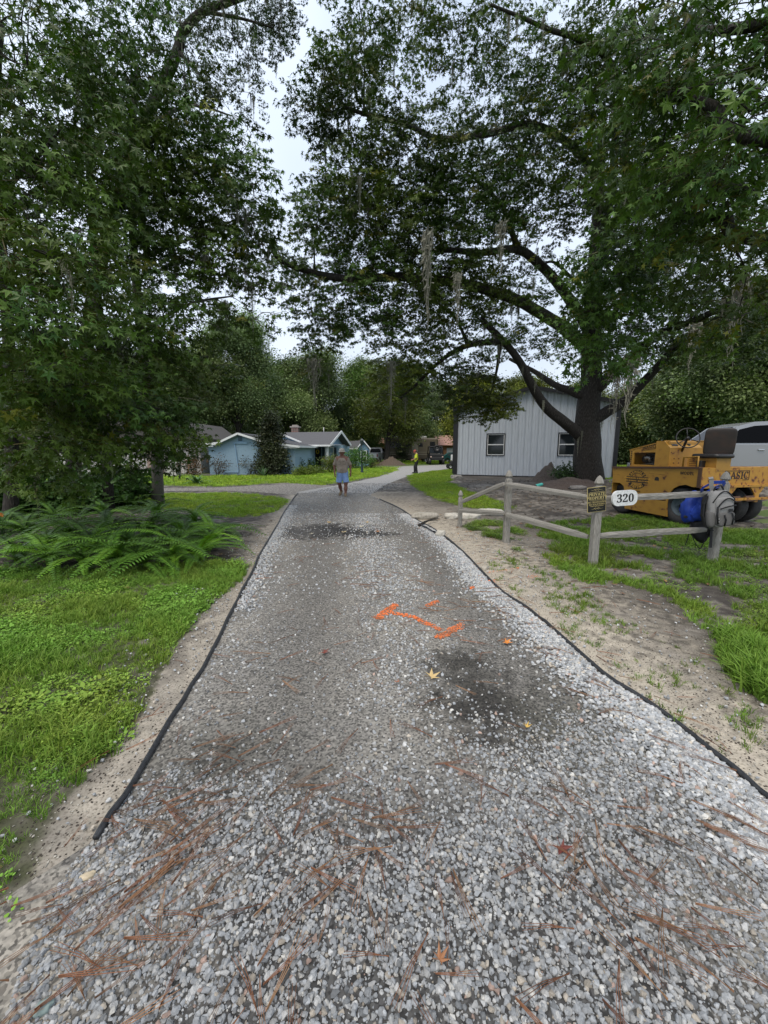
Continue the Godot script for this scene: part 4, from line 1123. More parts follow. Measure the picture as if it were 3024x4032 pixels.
# ---------------------------------------------------------------- fence, signs, bags
func fence() -> void:
	var P := [Vector3(1.653, 0.000, -8.738), Vector3(2.215, 0.000, -7.225), Vector3(3.037, 0.000, -5.741), Vector3(4.866, 0.000, -5.862)]
	var tops := [0.80, 1.31, 1.31, 1.36]
	var t := thing("split_rail_fence", "weathered grey split rail fence with four gothic topped posts", "fence", P[0])
	var w := 0.105
	for i in 4:
		var p: Vector3 = P[i] - P[0]; var h: float = tops[i]
		var k := 1.0 if i > 0 else 0.85
		var ww := w * k
		var b := rot(0.25 if i == 3 else 0.08 * i)
		if i == 3: b = Basis(Vector3.FORWARD, 0.035) * b
		var mb := MB.new()
		mb.box(p + b * Vector3(0, (h - 0.17) / 2 - 0.15, 0), Vector3(ww, h - 0.17 + 0.3, ww), b, 0.012)
		var post := put("post", mb.done(wood_v), t)
		var f := MB.new()
		var sq := func(hs: Array) -> void:
			for j in hs.size() - 1:
				for s in 8:
					var c0 := func(r: float, y: float, q: int) -> Vector3:
						var a := TAU * (q + 0.5) / 8.0
						var v := Vector2(cos(a), sin(a)); v /= maxf(absf(v.x), absf(v.y))
						v = v.lerp(Vector2(cos(a), sin(a)) * 1.08, 0.35)
						return p + b * Vector3(v.x * r, y, v.y * r)
					f.quad(c0.call(hs[j][0], hs[j][1], s), c0.call(hs[j + 1][0], hs[j + 1][1], s), c0.call(hs[j + 1][0], hs[j + 1][1], s + 1), c0.call(hs[j][0], hs[j][1], s + 1))
		var y := h - 0.17
		sq.call([[ww * 0.5, y], [ww * 0.44, y + 0.018], [ww * 0.33, y + 0.032], [ww * 0.33, y + 0.045], [ww * 0.56, y + 0.062], [ww * 0.56, y + 0.072], [ww * 0.47, y + 0.105], [ww * 0.30, y + 0.145], [ww * 0.05, y + 0.172], [0.001, y + 0.173]])
		put("finial", f.done(wood_v), post)
	var R := [[0, Vector3(1.641, 0.558, -8.600), Vector3(2.106, 1.077, -7.130)], [0, Vector3(1.620, 0.376, -8.620), Vector3(2.129, 0.551, -7.130)], [1, Vector3(2.144, 1.070, -7.120), Vector3(2.923, 0.990, -5.800)], [1, Vector3(2.168, 0.536, -7.120), Vector3(2.967, 0.414, -5.800)], [2, Vector3(3.031, 0.970, -5.750), Vector3(4.747, 1.045, -5.850)], [2, Vector3(3.060, 0.439, -5.750), Vector3(4.711, 0.514, -5.850)]]
	rng.seed = 31
	for q in R:
		var a: Vector3 = q[1] - P[0]; var c: Vector3 = q[2] - P[0]
		var mb := MB.new()
		# a split rail: an irregular six-sided bar that thins at its ends
		var n := 9; var x := (c - a).normalized(); var z := x.cross(Vector3.UP).normalized(); var yv := z.cross(x)
		var prev := []
		for i in n:
			var f := float(i) / (n - 1)
			var s: float = 1.0 - 0.28 * pow(absf(f * 2.0 - 1.0), 6.0)
			var ring := []
			for v in [[-0.028, -0.036], [0.026, -0.04], [0.034, 0.01], [0.022, 0.042], [-0.02, 0.046], [-0.034, 0.004]]:
				ring.append(a.lerp(c, f) + (z * v[0] + yv * v[1]) * s * rnd(0.88, 1.12))
			if prev.size():
				for k in 6: mb.quad(prev[k], ring[k], ring[(k + 1) % 6], prev[(k + 1) % 6])
			if i == 0 or i == n - 1:
				for k in range(1, 5):
					if i == 0: mb.tri(ring[0], ring[k], ring[k + 1])
					else: mb.tri(ring[0], ring[k + 1], ring[k])
			prev = ring
		var o := put("rail", mb.done(wood_h), t)
	# signs
	var ctr := Vector3(2.977, 0.981, -5.660)
	var sb := Basis(Vector3(0.985, 0.0, -0.17).normalized(), Vector3.UP, Vector3(0.17, 0, 0.985)) * Basis(Vector3.BACK, deg_to_rad(5.0))
	var s := thing("private_property_sign", "black sign with gold PRIVATE PROPERTY lettering on the middle fence post", "sign", ctr)
	s.basis = sb
	var gold := mat(0.55, 0.45, 0.20, 0.4, 0.2)
	var bg := MB.new(); bg.prism(rounded(0.288, 0.352, 0.012), Transform3D(), 0.006); put("border", bg.done(gold), s)
	var pl := MB.new(); pl.prism(rounded(0.274, 0.338, 0.008), Transform3D(Basis(), Vector3(0, 0, 0.003)), 0.004); put("plate", pl.done(mat(0.008, 0.008, 0.008, 0.45)), s)
	text(s, "PRIVATE", gold, 0.042, Vector3(0, 0.075, 0.004), Basis(), "Droid Serif", 0.003, 700)
	text(s, "PROPERTY", gold, 0.042, Vector3(0, 0.024, 0.004), Basis(), "Droid Serif", 0.003, 700)
	text(s, "NO TRESPASSING", gold, 0.0235, Vector3(0, -0.035, 0.004), Basis(), "Droid Serif", 0.003, 400)
	text(s, "NO SOLICITING", gold, 0.0235, Vector3(0, -0.068, 0.004), Basis(), "Droid Serif", 0.003, 400)
	text(s, "Violators will be prosecuted", gold, 0.011, Vector3(0, -0.092, 0.004), Basis(), "Droid Serif", 0.003, 400)
	for y in [0.108, -0.008]: put("rule", MB.new().box(Vector3(0, y, 0.0045), Vector3(0.225, 0.0035, 0.003)).done(gold), s)
	for y in [0.138, -0.128]:
		var fl := MB.new(false)
		for sg in [-1.0, 1.0]:
			var c := []
			for i in 15:
				var q := i / 14.0
				c.append(Vector3(sg * (0.005 + q * 0.085), y + sin(q * 6.5) * 0.010 * (1.2 - q), 0.0045))
			fl.tube(c, rr(15, 0.0022, 0.0008), 5)
			var d := []
			for i in 11: d.append(Vector3(sg * (0.022 + cos(TAU * i / 10.0) * 0.013), y + sin(TAU * i / 10.0) * 0.010, 0.005))
			fl.tube(d, [0.0018], 4)
		put("flourish", fl.done(gold), s)
	for q in [[0.0, 0.155], [0.0, -0.155]]:
		put("screw", MB.new().lathe([Vector2(0.004, 0), Vector2(0.003, 0.002), Vector2(0, 0.0025)], Transform3D(Basis(Vector3.RIGHT, PI / 2), Vector3(q[0], q[1], 0.003)), 8).done(mat(0.4, 0.4, 0.4, 0.4, 0.8)), s)
	var pc := Vector3(3.373, 1.001, -5.680)
	var pq := thing("house_number_plaque", "white rounded plaque with black number 320 on the top rail", "plaque", pc)
	pq.basis = Basis(Vector3(0.99, 0, -0.14).normalized(), Vector3.UP, Vector3(0.14, 0, 0.99)) * Basis(Vector3.BACK, deg_to_rad(3.0))
	var poly := []
	for i in 8:
		for q in 2:
			pass
	for cnr in [[1, 1], [-1, 1], [-1, -1], [1, -1]]:
		for i in 6:
			var a: float = deg_to_rad(i * 18.0) + {"1,1": 0.0, "-1,1": PI / 2, "-1,-1": PI, "1,-1": PI * 1.5}["%d,%d" % [cnr[0], cnr[1]]]
			poly.append(Vector2(cnr[0] * 0.105 + cos(a) * 0.085, cnr[1] * 0.022 + sin(a) * 0.085))
	put("board", MB.new().prism(poly, Transform3D(Basis(), Vector3(0, 0, 0.02)), 0.035).done(tex_mat(noise_tex(333, 0.05, [[0.0, Color(0.58, 0.60, 0.58)], [0.6, Color(0.78, 0.79, 0.78)], [1.0, Color(0.82, 0.82, 0.82)]], 128), Vector3.ONE * 4.0, 0.5)), pq)
	text(pq, "320", mat(0.006, 0.006, 0.006, 0.4), 0.115, Vector3(0, 0, 0.021), Basis(), "Droid Serif", 0.004, 700, true)

func rounded(w: float, h: float, r: float) -> Array:
	var out := []
	var k := 0
	for c in [[1, 1], [-1, 1], [-1, -1], [1, -1]]:
		for i in 4:
			var a: float = k * PI / 2 + i * PI / 6
			out.append(Vector2(c[0] * (w / 2 - r) + cos(a) * r, c[1] * (h / 2 - r) + sin(a) * r))
		k += 1
	return out

func strap(mb: MB, pts: Array, w: float, side: Vector3, th := 0.004) -> void:
	for i in pts.size() - 1:
		var a: Vector3 = pts[i]; var b: Vector3 = pts[i + 1]
		var n := (b - a).cross(side).normalized() * th
		var s := side * w / 2
		mb.quad(a - s + n, b - s + n, b + s + n, a + s + n); mb.quad(a - s - n, a + s - n, b + s - n, b - s - n)
		mb.quad(a - s - n, b - s - n, b - s + n, a - s + n); mb.quad(a + s - n, a + s + n, b + s + n, b + s - n)

func bags() -> void:
	var grey_t := noise_tex(401, 0.12, [[0.0, Color(0.20, 0.195, 0.19)], [1.0, Color(0.42, 0.41, 0.40)]], 128)
	var grey := tex_mat(grey_t, Vector3.ONE * 6.0, 0.9, 0.3)
	var grey2 := tex_mat(noise_tex(402, 0.12, [[0.0, Color(0.10, 0.095, 0.09)], [1.0, Color(0.19, 0.185, 0.18)]], 128), Vector3.ONE * 6.0, 0.9)
	var blk := mat(0.012, 0.012, 0.014, 0.7)
	var c := Vector3(4.671, 0.856, -5.620)
	var t := thing("grey_backpack", "light grey backpack with black zips hanging on the right fence post", "backpack", c)
	t.basis = (Basis(Vector3(1, 0, 0.02).normalized(), Vector3.UP, Vector3(-0.02, 0, 1).normalized()) * Basis(Vector3.UP, -0.12) * Basis(Vector3.BACK, 0.12)).scaled_local(Vector3(0.86, 1.0, 0.85))
	# local: x right, y up, z towards viewer; about 0.32 wide, 0.5 tall
	put("body", MB.new(false).pillow(Transform3D(Basis().scaled(Vector3(0.165, 0.255, 0.09)), Vector3.ZERO), 0.5, 0.55, 28, 18, 0.06).done(grey), t)
	put("back_panel", MB.new(false).pillow(Transform3D(Basis().scaled(Vector3(0.175, 0.24, 0.04)), Vector3(-0.03, -0.03, -0.10)), 0.6, 0.6, 24, 14, 0.03).done(blk), t)
	put("front_pocket", MB.new(false).pillow(Transform3D(Basis().scaled(Vector3(0.13, 0.115, 0.045)), Vector3(0.03, 0.055, 0.075)), 0.45, 0.5, 20, 12, 0.05).done(grey), t)
	put("lower_pocket", MB.new(false).pillow(Transform3D(Basis().scaled(Vector3(0.135, 0.10, 0.055)), Vector3(0.03, -0.135, 0.075)), 0.45, 0.5, 20, 12, 0.05).done(grey2), t)
	put("side_pocket", MB.new(false).pillow(Transform3D(Basis().scaled(Vector3(0.06, 0.12, 0.07)), Vector3(-0.15, -0.13, 0.03)), 0.6, 0.6, 14, 10, 0.05).done(grey2), t)
	var arc := func(x0: float, x1: float, y0: float, y1: float, hh: float, z: float) -> Array:
		var p := []
		for i in 11:
			var q := i / 10.0
			p.append(Vector3(lerpf(x0, x1, q), lerpf(y0, y1, q) + sin(q * PI) * hh, z + 0.018 * sin(q * PI)))
		return p
	for q in [[-0.13, 0.19, 0.10, 0.12, 0.14, 0.07], [-0.085, 0.17, 0.04, 0.09, 0.09, 0.125], [-0.06, 0.165, 0.015, 0.05, 0.012, 0.137]]:
		var mb := MB.new(false); mb.tube(arc.call(q[0], q[1], q[2], q[3], q[4], q[5]), [0.0095], 6); put("zip", mb.done(blk), t)
	var v1 := MB.new(false); v1.tube([Vector3(-0.085, 0.05, 0.125), Vector3(-0.10, -0.06, 0.13), Vector3(-0.085, -0.19, 0.12)], [0.013], 6); put("zip", v1.done(blk), t)
	for q in [[0.0, -0.14], [0.11, -0.12]]:
		var mb := MB.new(false); mb.tube([Vector3(q[0], q[1] + 0.07, 0.14), Vector3(q[0] + 0.012, q[1], 0.152), Vector3(q[0], q[1] - 0.09, 0.13)], [0.011], 6); put("trim", mb.done(blk), t)
	put("label", MB.new().box(Vector3(0.085, -0.012, 0.145), Vector3(0.062, 0.04, 0.006)).done(mat(0.02, 0.02, 0.022, 0.6)), t)
	var hd := MB.new(); strap(hd, [Vector3(-0.09, 0.24, 0.0), Vector3(-0.05, 0.31, 0.01), Vector3(0.03, 0.325, 0.01), Vector3(0.07, 0.26, 0.0)], 0.035, Vector3(0, 0, 1)); put("handle", hd.done(blk), t)
	var sp := MB.new(); strap(sp, [Vector3(-0.05, 0.22, -0.06), Vector3(-0.09, 0.33, -0.03), Vector3(-0.10, 0.42, -0.01), Vector3(-0.07, 0.44, -0.08)], 0.06, Vector3(0.9, 0.1, 0.3).normalized(), 0.008); put("shoulder_strap", sp.done(grey), t)
	var cv := MB.new()
	strap(cv, [Vector3(-0.13, 0.2, -0.05), Vector3(-0.22, 0.08, -0.02), Vector3(-0.25, -0.08, 0.0), Vector3(-0.2, -0.24, 0.0), Vector3(-0.1, -0.3, 0.0)], 0.07, Vector3(0, 0, 1), 0.008); put("shoulder_strap", cv.done(blk), t)
	for q in [[-0.083, -0.16], [-0.083, -0.12], [0.0, 0.02]]:
		put("zip_pull", MB.new().box(Vector3(q[0], q[1], 0.142), Vector3(0.012, 0.014, 0.006), Basis(), 0.002).done(mat(0.6, 0.6, 0.6, 0.3, 0.9)), t)
	# the blue bag behind the rails
	var bc := Vector3(4.605, 0.821, -6.000)
	var blue := tex_mat(noise_tex(403, 0.03, [[0.0, Color(0.012, 0.04, 0.28)], [1.0, Color(0.025, 0.075, 0.46)]], 128), Vector3.ONE * 3.0, 0.55)
	var bt := thing("blue_bag", "bright blue nylon bag hanging behind the fence rails left of backpack", "bag", bc)
	bt.basis = Basis(Vector3.BACK, -0.28)
	put("body", MB.new(false).pillow(Transform3D(Basis().scaled(Vector3(0.17, 0.22, 0.10)), Vector3(0.02, 0.0, 0)), 0.7, 0.65, 20, 14, 0.16).done(blue), bt)
	put("pocket", MB.new(false).pillow(Transform3D(Basis().scaled(Vector3(0.12, 0.11, 0.07)), Vector3(0.03, -0.06, 0.06)), 0.65, 0.6, 16, 10, 0.12).done(blue), bt)
	var ws := MB.new(); strap(ws, [Vector3(-0.03, 0.19, 0.06), Vector3(-0.04, 0.08, 0.115), Vector3(-0.08, -0.12, 0.12)], 0.045, Vector3(0.97, -0.1, 0.1).normalized()); put("webbing", ws.done(blue), bt)
	var us := MB.new(); strap(us, [Vector3(0.03, 0.16, 0.0), Vector3(0.07, 0.31, 0.10), Vector3(0.175, 0.42, 0.13)], 0.04, Vector3(0.6, -0.4, 0.5).normalized()); put("strap", us.done(blue), bt)
	# strap that goes over the post
	var post := Vector3(4.866, 0.000, -5.862)
	var st := MB.new()
	strap(st, [bc + Vector3(0.02, 0.18, 0.05) - bc, Vector3(4.419, 1.089, -5.750) - bc, Vector3(4.528, 1.208, -5.740) - bc, Vector3(4.673, 1.253, -5.740) - bc, Vector3(4.814, 1.218, -5.860) - bc], 0.05, Vector3(0.15, 0.9, 0.2).normalized(), 0.005)
	put("shoulder_strap", st.done(blue), bt)
	put("buckle", MB.new().box(Vector3(-0.12, -0.17, 0.08), Vector3(0.05, 0.04, 0.03), Basis(), 0.008).done(blk), bt)
	# black drawstring bag beneath
	var kc := Vector3(4.688, 0.460, -5.980)
	var kt := thing("black_bag", "limp black drawstring bag hanging under the lower fence rail", "bag", kc)
	put("body", MB.new(false).pillow(Transform3D(Basis(Vector3.BACK, 0.5).scaled_local(Vector3(0.13, 0.19, 0.06)), Vector3(0.05, 0.02, 0)), 0.8, 0.8, 16, 12, 0.2).done(blk), kt)
	var cd := MB.new(false)
	for q in [[Vector3(4.533, 0.582, -5.930), Vector3(4.526, 0.400, -5.930), Vector3(4.494, 0.259, -5.930)], [Vector3(4.541, 0.568, -5.930), Vector3(4.608, 0.350, -5.930), Vector3(4.721, 0.209, -5.930), Vector3(4.780, 0.350, -5.930)], [Vector3(4.749, 0.259, -5.930), Vector3(4.796, 0.386, -5.930), Vector3(4.807, 0.526, -5.930)]]:
		var w := []
		for p in q: w.append(p - kc)
		cd.tube(spline(w, 4), [0.006], 5)
	put("cord", cd.done(blk), kt)
	var ks := MB.new(); strap(ks, [Vector3(4.679, 0.600, -5.720) - kc, Vector3(4.676, 0.436, -5.700) - kc, Vector3(4.689, 0.280, -5.700) - kc], 0.035, Vector3(1, 0, 0)); put("strap", ks.done(blk), kt)

# ---------------------------------------------------------------- the roller
func tyre(parent: Node3D, at: Vector3, r: float, w: float, b: Basis, rub: Material, rim_m: Material) -> void:
	# axle along local z of b
	var tr := Transform3D(b * Basis(Vector3.RIGHT, PI / 2), at)
	var rim := r * 0.52
	var wh := put("wheel", MB.new(false).lathe([Vector2(rim * 0.98, -w * 0.36), Vector2(rim * 0.96, -w * 0.44), Vector2(r * 0.82, -w * 0.5), Vector2(r * 0.93, -w * 0.47), Vector2(r * 0.985, -w * 0.36), Vector2(r, -w * 0.1), Vector2(r, w * 0.1), Vector2(r * 0.985, w * 0.36), Vector2(r * 0.93, w * 0.47), Vector2(r * 0.82, w * 0.5), Vector2(rim * 0.96, w * 0.44), Vector2(rim * 0.98, w * 0.36)], tr, 28).done(rub), parent)
	put("rim", MB.new(false).lathe([Vector2(0.0, -w * 0.16), Vector2(rim * 0.3, -w * 0.18), Vector2(rim * 0.34, -w * 0.1), Vector2(rim * 0.8, -w * 0.06), Vector2(rim * 0.9, -w * 0.38), Vector2(rim, -w * 0.40), Vector2(rim, w * 0.40), Vector2(rim * 0.9, w * 0.38), Vector2(rim * 0.8, w * 0.14), Vector2(rim * 0.34, w * 0.16), Vector2(rim * 0.3, w * 0.24), Vector2(0.0, w * 0.22)], tr, 20).done(rim_m), wh)
	var nuts := MB.new()
	for i in 6: nuts.box(tr * Vector3(cos(i * TAU / 6) * rim * 0.55, w * 0.16, sin(i * TAU / 6) * rim * 0.55), Vector3(0.03, 0.03, 0.03), tr.basis)
	put("wheel_nuts", nuts.done(rim_m), wh)

func roller() -> void:
	var t := thing("paving_roller", "rusty yellow rubber tyred paving roller parked behind the fence", "roller", Vector3(6.642, 0, -8.571), deg_to_rad(-75))
	var rust_t := noise_tex(501, 0.012, [[0.0, Color(0.40, 0.215, 0.03)], [0.60, Color(0.36, 0.19, 0.027)], [0.80, Color(0.30, 0.15, 0.025)], [0.88, Color(0.10, 0.035, 0.015)], [1.0, Color(0.05, 0.02, 0.012)]], 512, FastNoiseLite.TYPE_SIMPLEX_SMOOTH, 5)
	var yel := tex_mat(rust_t, Vector3(0.5, 0.7, 0.5), 0.5)
	var rust2 := noise_tex(502, 0.014, [[0.0, Color(0.48, 0.26, 0.035)], [0.62, Color(0.42, 0.21, 0.03)], [0.74, Color(0.26, 0.10, 0.025)], [0.84, Color(0.10, 0.038, 0.018)], [1.0, Color(0.06, 0.025, 0.015)]], 512, FastNoiseLite.TYPE_SIMPLEX_SMOOTH, 5)
	var yel2 := tex_mat(rust2, Vector3(0.8, 0.8, 0.8), 0.6)
	var blk := mat(0.012, 0.012, 0.013, 0.5); var rub := tex_mat(noise_tex(503, 0.05, [[0.0, Color(0.013, 0.013, 0.014)], [1.0, Color(0.035, 0.034, 0.033)]], 128), Vector3.ONE * 2.0, 0.75); var print_m := mat(0.02, 0.012, 0.01, 0.6)
	var iron := mat(0.10, 0.055, 0.035, 0.7, 0.3)
	# side skirt as one plate with its cut-outs for the wheels
	var side := [Vector2(-2.329, 1.206), Vector2(-0.054, 1.293), Vector2(-0.006, 0.881), Vector2(-0.144, 0.874), Vector2(-0.292, 0.911), Vector2(-0.437, 0.879), Vector2(-0.560, 0.806), Vector2(-0.637, 0.704), Vector2(-0.679, 0.572), Vector2(-0.685, 0.422), Vector2(-0.653, 0.148), Vector2(-1.829, 0.176), Vector2(-1.876, 0.600), Vector2(-1.920, 0.739), Vector2(-2.045, 0.812), Vector2(-2.271, 0.807)]
	put("side_plate", MB.new().prism(side, Transform3D(), 0.03).done(yel), t)
	put("side_plate", MB.new().prism(side, Transform3D(Basis(), Vector3(0, 0, -2.0)), 0.03).done(yel), t)
	var dk := MB.new(); dk.box(Vector3(-1.17, 1.19, -1.02), Vector3(2.28, 0.03, 1.96)); put("deck", dk.done(yel2), t)
	put("front_plate", MB.new().box(Vector3(-2.31, 0.85, -1.02), Vector3(0.03, 0.68, 1.97)).done(yel), t)
	put("side_rail", MB.new().box(Vector3(-1.17, 1.245, -0.02), Vector3(2.3, 0.045, 0.1), rot(0, 0, 0.037)).done(iron), t)
	put("inner_tank", MB.new().box(Vector3(-1.2, 0.85, -1.02), Vector3(1.0, 0.6, 1.7)).done(blk), t)
	# rear plate
	var rear := put("rear_plate", MB.new().box(Vector3(0.02, 1.08, -1.15), Vector3(0.04, 0.41, 2.3)).box(Vector3(-0.09, 1.27, -1.15), Vector3(0.24, 0.035, 2.32)).box(Vector3(0.05, 0.885, -1.15), Vector3(0.06, 0.05, 2.3)).done(yel2), t)
	var rb := Basis(Vector3.UP, PI / 2)
	put("corner_post", MB.new().box(Vector3(0.0, 1.08, 0.0), Vector3(0.07, 0.42, 0.05)).done(iron), t)
	text(t, "BASIC", print_m, 0.155, Vector3(0.042, 1.115, -0.98), rb, "Droid Serif", 0.004, 700)
	var bf := MB.new()
	for q in [[1.215, -0.98, 0.012, 0.72], [1.02, -0.72, 0.012, 0.16], [1.02, -1.24, 0.012, 0.16]]: bf.box(Vector3(0.043, q[0], q[1]), Vector3(0.006, q[2], q[3]))
	bf.box(Vector3(0.043, 1.12, -0.63), Vector3(0.006, 0.2, 0.012)); bf.box(Vector3(0.043, 1.12, -1.335), Vector3(0.006, 0.2, 0.012))
	put("badge_frame", bf.done(print_m), t)
	text(t, "MODEL", print_m, 0.066, v3(Vector2(-0.285, 1.158), 0.002), Basis(), "Droid Sans", 0.004, 700)
	# round emblem
	var ec := v3(Vector2(-1.537, 0.933), 0.002); var er := 0.5 * (Vector2(-1.564, 1.170).y - Vector2(-1.512, 0.706).y)
	var disc := MB.new()
	for seg in [[28, 152], [208, 332]]:
		for i in 16:
			var a0 := deg_to_rad(lerpf(seg[0], seg[1], i / 16.0)); var a1 := deg_to_rad(lerpf(seg[0], seg[1], (i + 1) / 16.0))
			var f := func(a: float, r: float) -> Vector3: return ec + Vector3(cos(a) * 1.22, sin(a), 0.0) * r
			disc.quad(f.call(a0, er * 0.64), f.call(a0, er), f.call(a1, er), f.call(a1, er * 0.64))
	disc.box(ec + Vector3(0, 0.0, 0), Vector3(er * 2.7, er * 0.62, 0.004))
	put("emblem", disc.done(print_m), t)
	var ym := mat(0.55, 0.30, 0.04, 0.5)
	for q in [["ASPHALT", 140.0, -16.5, 0.82], ["PAVING", 232.0, 15.5, 0.80]]:
		for i in q[0].length():
			var a := deg_to_rad(q[1] + q[2] * i)
			var up: float = a - PI / 2 if q[2] < 0 else a + PI / 2
			text(t, q[0][i], ym, er * 0.27, ec + Vector3(cos(a) * 1.22, sin(a), 0) * er * q[3] + Vector3(0, 0, 0.003), Basis(Vector3.BACK, up), "Droid Serif", 0.003, 700)
	text(t, "COMMERCIAL & RESIDENTIAL", ym, er * 0.165, ec + Vector3(0, er * 0.14, 0.003), Basis(), "Droid Sans", 0.003, 700)
	text(t, "FREE ESTIMATES - QUALITY WORK", ym, er * 0.135, ec + Vector3(0, -er * 0.14, 0.003), Basis(), "Droid Sans", 0.003, 700)
	text(t, "TOLL FREE", print_m, 0.035, v3(Vector2(-1.532, 0.646), 0.002), Basis(), "Droid Sans", 0.003, 700)
	for q in [Vector2(-0.997, 0.993), Vector2(-0.777, 0.625)]:
		var hp := []
		for i in 10: hp.append(q + Vector2(cos(PI * i / 9.0), sin(PI * i / 9.0) * 0.8) * 0.055)
		hp.append(q + Vector2(-0.055, -0.045)); hp.append(q + Vector2(0.055, -0.045))
		put("access_hole", MB.new().prism(hp, Transform3D(Basis(), Vector3(0, 0, 0.003)), 0.01).done(blk), t)
	# scraped, rusted streaks on the skirt
	for q in [[Vector2(-1.280, 0.514), Vector2(-0.718, 0.514), 0.035], [Vector2(-1.220, 1.110), Vector2(-0.808, 1.091), 0.008], [Vector2(-0.960, 0.132), Vector2(-0.792, 0.137), 0.012], [Vector2(-2.293, 1.013), Vector2(-2.052, 1.015), 0.006]]:
		var p := []; var lo := []
		rng.seed = 12
		for i in 9:
			p.append(q[0].lerp(q[1], i / 8.0) + Vector2(0, q[2] * rnd(0.1, 0.6))); lo.push_front(q[0].lerp(q[1], i / 8.0) - Vector2(0, q[2] * rnd(0.1, 0.6)))
		put("rust_streak", MB.new().prism(p + lo, Transform3D(Basis(), Vector3(0, 0, 0.0025)), 0.004).done(mat(0.055, 0.022, 0.012, 0.9)), t)
	# engine hood: side frame round an opening, set in from the skirt
	var zo := -0.16
	var hd := MB.new()
	var hood_l := [Vector2(-1.976, 1.643), Vector2(-1.217, 1.786), Vector2(-1.008, 1.837), Vector2(-0.996, 1.731), Vector2(-1.197, 1.613), Vector2(-1.201, 1.645), Vector2(-1.930, 1.608), Vector2(-1.889, 1.235), Vector2(-1.931, 1.233)]
	var b0 := Vector2(-1.930, 1.221); var b1 := Vector2(-0.919, 1.264); var h0 := Vector2(-1.976, 1.643); var h1 := Vector2(-1.010, 1.858); var oL := Vector2(-1.844, 1.585); var oR := Vector2(-1.125, 1.613); var oB := Vector2(-1.812, 1.296)
	var base_y := 1.23
	hd.prism([Vector2(b0.x, base_y), Vector2(oL.x, base_y), Vector2(oL.x, lerpf(h0.y, h1.y, (oL.x - h0.x) / (h1.x - h0.x)) - 0.001), Vector2(h0.x, h0.y)], Transform3D(Basis(), Vector3(0, 0, zo)), 0.03)
	var yo := oL.y
	hd.prism([Vector2(oL.x, yo), Vector2(oR.x, yo + 0.02), Vector2(oR.x, lerpf(h0.y, h1.y, (oR.x - h0.x) / (h1.x - h0.x))), Vector2(oL.x, lerpf(h0.y, h1.y, (oL.x - h0.x) / (h1.x - h0.x)))], Transform3D(Basis(), Vector3(0, 0, zo)), 0.03)
	hd.prism([Vector2(oR.x, base_y), Vector2(b1.x, base_y), Vector2(b1.x, h1.y), Vector2(oR.x, lerpf(h0.y, h1.y, (oR.x - h0.x) / (h1.x - h0.x)))], Transform3D(Basis(), Vector3(0, 0, zo)), 0.03)
	hd.prism([Vector2(oL.x, base_y), Vector2(oR.x, base_y), Vector2(oR.x, oB.y), Vector2(oL.x, oB.y)], Transform3D(Basis(), Vector3(0, 0, zo)), 0.03)
	var hood := put("hood", hd.done(yel), t)
	var ht := MB.new(); facet(ht, [Vector3(h0.x - 0.02, h0.y, zo + 0.01), Vector3(h1.x, h1.y, zo + 0.01), Vector3(h1.x, h1.y, zo - 1.3), Vector3(h0.x - 0.02, h0.y, zo - 1.3)], Vector3(0, 0.02, 0)); put("hood_top", ht.done(yel), hood)
	var hf := MB.new(); hf.box(Vector3(h0.x + 0.01, (h0.y + base_y) / 2, zo - 0.66), Vector3(0.03, h0.y - base_y - 0.02, 1.24)); hf.box(Vector3(b1.x - 0.02, (h1.y + base_y) / 2, zo - 0.66), Vector3(0.03, h1.y - base_y - 0.04, 1.24)); put("hood_end", hf.done(yel), hood)
	var hb := MB.new(); hb.box(Vector3((h0.x + h1.x) / 2, (h0.y + base_y) / 2, zo - 1.0), Vector3(absf(h1.x - h0.x) - 0.1, h0.y - base_y - 0.06, 0.04)); put("bulkhead", hb.done(blk), hood)
	var mx := (oL.x + oR.x) / 2
	var en := MB.new(false)
	en.smooth(false).box(Vector3(mx, base_y + 0.12, zo - 0.4), Vector3(0.5, 0.22, 0.3), Basis(), 0.03)
	en.smooth().tube([Vector3(mx - 0.18, base_y + 0.2, zo - 0.16), Vector3(mx - 0.18, base_y + 0.2, zo - 0.3)], [0.09, 0.1], 12)
	en.tube([Vector3(mx + 0.2, base_y + 0.26, zo - 0.1), Vector3(mx + 0.2, base_y + 0.26, zo - 0.2)], [0.1], 14)
	en.tube([Vector3(mx - 0.2, base_y + 0.3, zo - 0.24), Vector3(mx + 0.1, base_y + 0.31, zo - 0.22), Vector3(mx + 0.28, base_y + 0.3, zo - 0.3)], [0.035], 8)
	en.tube([Vector3(mx - 0.3, base_y + 0.05, zo - 0.18), Vector3(mx, base_y + 0.09, zo - 0.14), Vector3(mx + 0.25, base_y + 0.05, zo - 0.2)], [0.025], 6)
	put("engine", en.done(mat(0.07, 0.068, 0.065, 0.5, 0.4)), hood)
	var ep := MB.new(false); ep.tube([Vector3(mx - 0.12, base_y + 0.22, zo - 0.1), Vector3(mx - 0.05, base_y + 0.24, zo - 0.14), Vector3(mx - 0.02, base_y + 0.14, zo - 0.16)], [0.05, 0.045, 0.03], 8); put("carburettor", ep.done(mat(0.3, 0.3, 0.29, 0.4, 0.6)), hood)
	var gl := MB.new()
	for i in 7: gl.box(Vector3(h0.x + 0.06, base_y + 0.08 + i * 0.05, zo + 0.005), Vector3(0.03, 0.022, 0.012))
	put("louvre", gl.done(blk), hood)
	var bm := Vector2(-1.429, 1.728)
	text(t, "BASIC", print_m, 0.075, Vector3(bm.x, bm.y, zo + 0.003), Basis(Vector3.BACK, 0.13), "Droid Serif", 0.004, 700)
	var bx := MB.new(); var bb := Basis(Vector3.BACK, 0.13)
